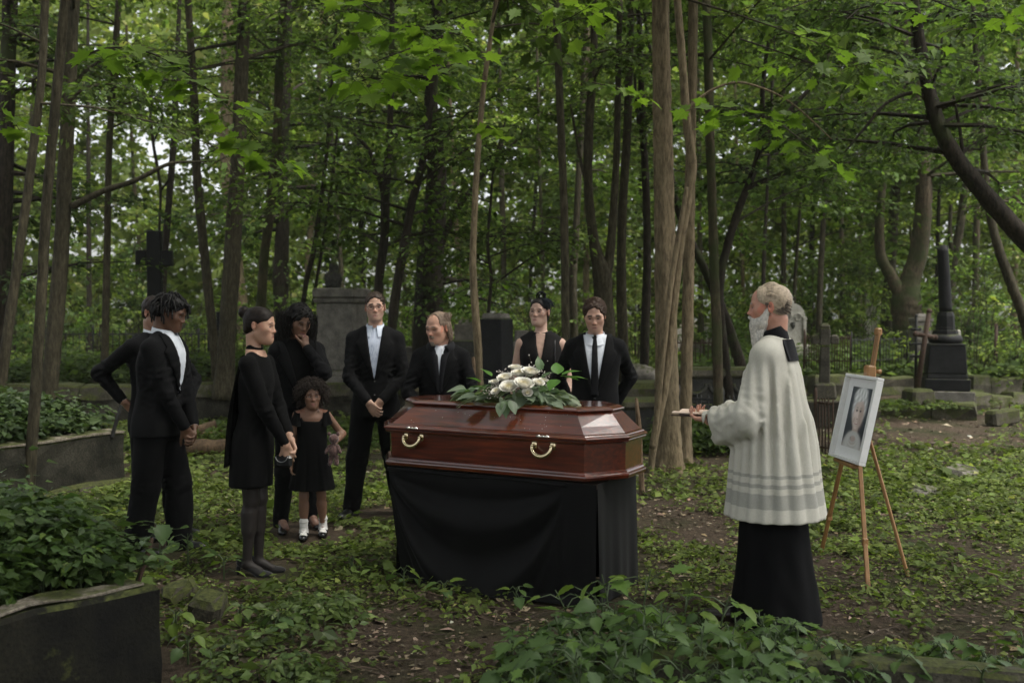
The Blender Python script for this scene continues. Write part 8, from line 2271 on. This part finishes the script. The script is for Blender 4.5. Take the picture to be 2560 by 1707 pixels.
# ---- maple branch hanging in from the upper left, and the leafy boughs at the top: every leaf a part
def maple_bough(label, pts, Y, leaves, ls, kinds, seed, twigr=.007, side=.13):
    g = np.random.default_rng(seed)
    W = np.array([at(x * KD, y * KD, Y + dy) for x, y, dy in pts]); o = W[0]
    t = thing('maple_bough', label, 'branch', o)
    P = catmull(W - o, len(W) * 8); mb = MB(); mb.tube(P, np.linspace(twigr, .0016, len(P)), 6, caps=False)
    ends = []
    for k in range(leaves):
        f = .12 + .88 * (k + g.random()) / leaves; b = P[min(int(f * (len(P) - 1)), len(P) - 1)]; d = np.array([g.normal(0, 1), g.normal(0, .6), g.normal(-.25, .35)]); d = d / np.linalg.norm(d) * side * g.uniform(.4, 1.3)
        e = b + d; mb.tube([b, b + d * .5 + [0, 0, .01], e], [.0018, .0014, .001], 3, caps=False); ends.append((e, math.atan2(d[1], d[0])))
    mb.build('twig', BARKS['dark'], t)
    for e, a in ends:
        ob = obj_of('leaf', MPL[int(g.choice(kinds))], None, t, e); s = ls * g.uniform(.7, 1.2); ob.scale = (s, s, s)
        ob.rotation_euler = (float(g.normal(-.35, .25)), float(g.normal(0, .3)), a - PI / 2 + float(g.normal(0, .5)))
MPL = []
for col in ((.11, .18, .024), (.09, .15, .024), (.13, .20, .03)):
    V, F = tmpl_maple(); V = V.copy(); V[:, 0] *= 1.45
    me = mesh_of('maple_leaf', V, F, np.tile(np.array(col), (len(V), 1)), False); me.materials.append(M_leaf('maple_leaf', trans=.55)); MPL.append(me)
maple_bough('drooping maple bough with bright green leaves at the upper left', [(175, 150, 0), (215, 120, 0), (280, 110, .05), (360, 128, .05), (430, 170, 0), (500, 225, -.05), (560, 285, -.1), (610, 340, -.1), (660, 380, -.1)], 6.2, 58, .125, [0, 1, 2], 1)
maple_bough('leaf sprig poking in at the left edge', [(-40, 230, 0), (-10, 250, 0), (25, 270, 0), (45, 300, 0)], 6.0, 12, .13, [0, 1, 2], 2)
maple_bough('bright maple bough at the top left of centre', [(780, -40, .4), (850, 20, .2), (930, 60, 0), (1010, 70, -.1), (1090, 90, -.1)], 6.6, 46, .13, [0, 1, 2], 3, side=.22)
maple_bough('lower bright maple bough left of the slim pale tree', [(1080, 60, .3), (1000, 90, .2), (920, 120, 0), (850, 150, -.1), (810, 190, -.1)], 6.9, 50, .13, [0, 1], 4, side=.24)
maple_bough('leafy maple bough crossing the slim pale tree', [(1120, 130, .2), (1040, 150, 0), (960, 175, -.1), (880, 190, -.1), (840, 200, -.1)], 7.4, 36, .12, [0, 1], 5, side=.2)
maple_bough('small pale sprig on the slim pale tree', [(1104, 290, 0), (1130, 296, 0), (1160, 300, 0)], 9.6, 7, .13, [2], 6, side=.08)
maple_bough('bough of light leaves at the top right of centre', [(1400, -60, .2), (1370, 0, 0), (1330, 30, 0), (1290, 50, 0)], 7.0, 22, .11, [2, 0], 7, side=.16)
maple_bough('wide leafy bough right of the winding stem', [(1600, 250, .2), (1650, 245, 0), (1700, 255, 0), (1750, 270, -.1), (1800, 290, -.1)], 8.6, 34, .14, [1, 1, 0], 8, side=.22)
maple_bough('upper leafy bough above the priest', [(1700, 90, .2), (1790, 120, 0), (1880, 150, 0), (1970, 150, 0), (2050, 120, 0)], 8.4, 48, .13, [1, 0], 9, side=.3)
maple_bough('lower drooping bough above the priest', [(1800, 290, .2), (1850, 330, 0), (1890, 360, 0), (1930, 390, 0)], 9.0, 22, .12, [1], 10, side=.18)
maple_bough('leafy bough at the top right corner', [(2100, -20, .3), (2190, 20, 0), (2270, 40, 0), (2352, 40, 0)], 8.2, 34, .12, [1, 0], 11, side=.3)
maple_bough('leafy sprig left of the big pale trunk', [(1360, 190, 0), (1400, 198, 0), (1450, 206, 0), (1490, 225, 0)], 9.4, 16, .12, [1, 2], 12, side=.1)
maple_bough('layered leafy spray above the old man', [(1180, 640, .5), (1130, 650, .2), (1070, 665, 0), (1010, 690, 0), (960, 715, 0)], 11.5, 40, .085, [1], 13, side=.22)

# ---- flowers on the lid
def bouquet():
    g = np.random.default_rng(3); u0, v0 = .74, .335; o = CO + CU * u0 + CV * v0 + np.array([0, 0, CZ + .404])
    t = thing('bouquet', 'bouquet of cream roses, baby\'s breath and dusty green leaves on the coffin lid', 'flowers', o)
    loc = lambda px, py, Y: at(px, py, Y) - o
    PET = M_plain('rose_petal', None, usecol=True, rough=.6, namt=.06, spec=.2)
    def petal(r, hgt, wth, curl, warm):
        n, m = 7, 6; u = np.linspace(-1, 1, n)[None, :]; q = np.linspace(0, 1, m)[:, None]
        th = u * wth * (1 - .35 * (1 - q)); rr = r * (.45 + .55 * np.sin(q * 1.75)) + curl * q ** 4
        Z = hgt * q * (1 - .22 * np.abs(u) ** 3)
        V = np.stack([rr * np.sin(th), -rr * np.cos(th) + 0 * q, Z + 0 * u], -1).reshape(-1, 3)
        C = np.tile(np.array([.80, .775, .70]) + np.array([-.02, -.06, -.20]) * warm, (n * m, 1))
        me = mesh_of('petal', V, grid_faces(n, m), C, True); me.materials.append(PET); return me
    layers = [(.009, .040, 1.6, .0, 1.0, 3), (.017, .043, 1.15, .002, .7, 3), (.026, .045, .95, .006, .35, 4), (.036, .043, .80, .012, .05, 5), (.043, .036, .70, .020, 0, 5)]
    PMs = [petal(*l[:5]) for l in layers]
    core = mesh_of('rose_core', *(lambda VF: (VF[0], [VF[1]]))(uv_ball0((0, 0, .012), .017)), np.tile((.68, .60, .42), (48, 1)), True); core.materials.append(PET)
    for i, (px, py, Y, s, tx, tz) in enumerate([(1273, 974, 5.93, 1.0, .95, -.2), (1308, 968, 5.93, 1.1, .75, .35), (1325, 938, 6.05, 1.05, .5, .2), (1300, 940, 6.08, .95, .6, -.3), (1263, 950, 6.03, .85, .7, -.5), (1358, 955, 6.0, .55, .6, .6), (1236, 960, 6.1, .6, .5, -.6), (1345, 962, 5.95, .7, .8, .5), (1288, 925, 6.14, .75, .3, -.1), (1243, 982, 5.95, .62, 1.0, -.6), (1318, 985, 5.9, .6, 1.2, .1), (1372, 972, 5.98, .5, .9, .8)]):
        r_ = obj_of('rose', core, None, t, loc(px, py, Y)); r_.rotation_euler = (tx * .62, 0, tz); r_.scale = (s * .92, s * .92, s * .92)
        for (rad, hg, wt, cu, wm, k), me in zip(layers, PMs):
            for q in range(k):
                p = obj_of('petal', me, None, r_); p.rotation_euler = (0, 0, q * 2 * PI / k + rad * 60 + i)
    # foliage: each leaf a part
    lv = []
    for (w_, fold, dr, te, col) in [(.34, .2, .15, 0, (.16, .205, .135)), (.28, .25, .3, 0, (.20, .25, .17)), (.42, .12, .2, 0, (.085, .19, .032)), (.30, .2, .25, .08, (.10, .16, .075)), (.16, .2, .3, 0, (.25, .29, .20))]:
        V, F = big_leaf(5, 9, w_, fold, dr, te); C = np.tile(col, (len(V), 1)) * (1 + .2 * (np.abs(V[:, :1]) < .01)); me = mesh_of('leaf', V, F, C, True); me.materials.append(LEAF_G); lv.append(me)
    def leaf(p, yaw, pitch, s, k, roll=0.0):
        o_ = obj_of('leaf', lv[k], None, t, p); o_.rotation_euler = (pitch, roll, yaw); o_.scale = (s, s, s)
    ca = CANG
    for i in range(140):                                                # skirt of dusty leaves spilling over the lid
        f = g.uniform(-1, 1); q = np.array([math.cos(ca), math.sin(ca), 0]) * f * .36 + CV * g.uniform(-.16, .10); q[2] = g.uniform(.01, .12) * (1 - .5 * abs(f))
        yaw = math.atan2(q[1] - .06 * 0 + g.normal(0, .07), q[0] + g.normal(0, .07)) - PI / 2
        leaf(q, yaw, g.normal(-.18, .25), g.uniform(.075, .125), int(g.choice([0, 0, 1, 3])), g.normal(0, .4))
    for px, py, Y, yaw, pt, s, k in [(1215, 970, 5.98, 1.9, .3, .10, 2), (1200, 955, 6.0, 2.2, .5, .10, 2), (1355, 945, 6.0, -1.0, .6, .10, 3), (1350, 925, 6.05, .2, 1.2, .10, 3), (1395, 935, 6.0, .1, .9, .10, 2), (1405, 937, 6.0, -1.2, .35, .13, 2), (1400, 940, 5.98, -1.9, .0, .12, 2), (1392, 948, 5.98, 2.6, -.4, .11, 2), (1410, 945, 5.98, -1.5, .15, .14, 2), (1230, 940, 6.08, 1.2, .7, .09, 2), (1262, 1002, 5.87, 3.3, -.9, .11, 3), (1255, 1005, 5.87, 2.9, -.8, .10, 0), (1275, 1000, 5.86, 3.7, -.8, .10, 0)]:
        leaf(loc(px, py, Y), yaw, pt, s, k)
    for px, py, Y, yaw, s in [(1200, 990, 6.0, 1.75, .15), (1195, 995, 6.0, 1.95, .13), (1190, 1000, 6.0, 1.6, .12), (1390, 985, 5.95, -1.9, .18), (1400, 990, 5.9, -2.1, .17), (1385, 975, 5.95, -1.7, .16), (1370, 985, 5.9, -2.3, .14)]:
        leaf(loc(px, py, Y), yaw, -.12, s, 4)
    mb = MB()
    for cx, cy, Y, n in [(1255, 940, 6.1, 46), (1240, 965, 6.05, 50), (1275, 945, 6.12, 46), (1335, 925, 6.15, 40), (1320, 930, 6.14, 24), (1290, 958, 6.0, 40), (1345, 950, 6.05, 30), (1228, 978, 6.0, 36), (1372, 945, 6.05, 20), (1342, 918, 6.12, 16)]:
        c0 = loc(cx, cy, Y)
        for k in range(n):
            p = c0 + g.normal(0, .024, 3); mb.add(*uv_ball0(p, g.uniform(.0026, .0048), 5, 4), np.array((.74, .66, .60)) * g.uniform(.75, 1.1))
            if k % 2 == 0: mb.tube([c0 * [1, 1, .4] + [0, 0, .01], (c0 + p) / 2, p], [.0008, .0007, .0005], 3, (.13, .10, .07), caps=False)
    b_ = mb.build('babys_breath', M_plain('babys_breath', None, usecol=True, rough=.8), t, smooth=True); b_['kind'] = 'stuff'
bouquet()

# ---- a little damp air under the trees
hz = MB(); hz.box((0, 145, 9), (420, 400, 22)); hz = hz.build('haze', None); hz['kind'] = 'stuff'; hz['label'] = 'thin damp air between the trees'
hm = bpy.data.materials.new('haze'); hm.use_nodes = True; ht = hm.node_tree; ht.nodes.clear()
hv = ht.nodes.new('ShaderNodeVolumePrincipled'); hv.inputs['Color'].default_value = (.85, .93, .80, 1); hv.inputs['Density'].default_value = .0005
ho = ht.nodes.new('ShaderNodeOutputMaterial'); ht.links.new(hv.outputs[0], ho.inputs['Volume']); hz.data.materials.append(hm)
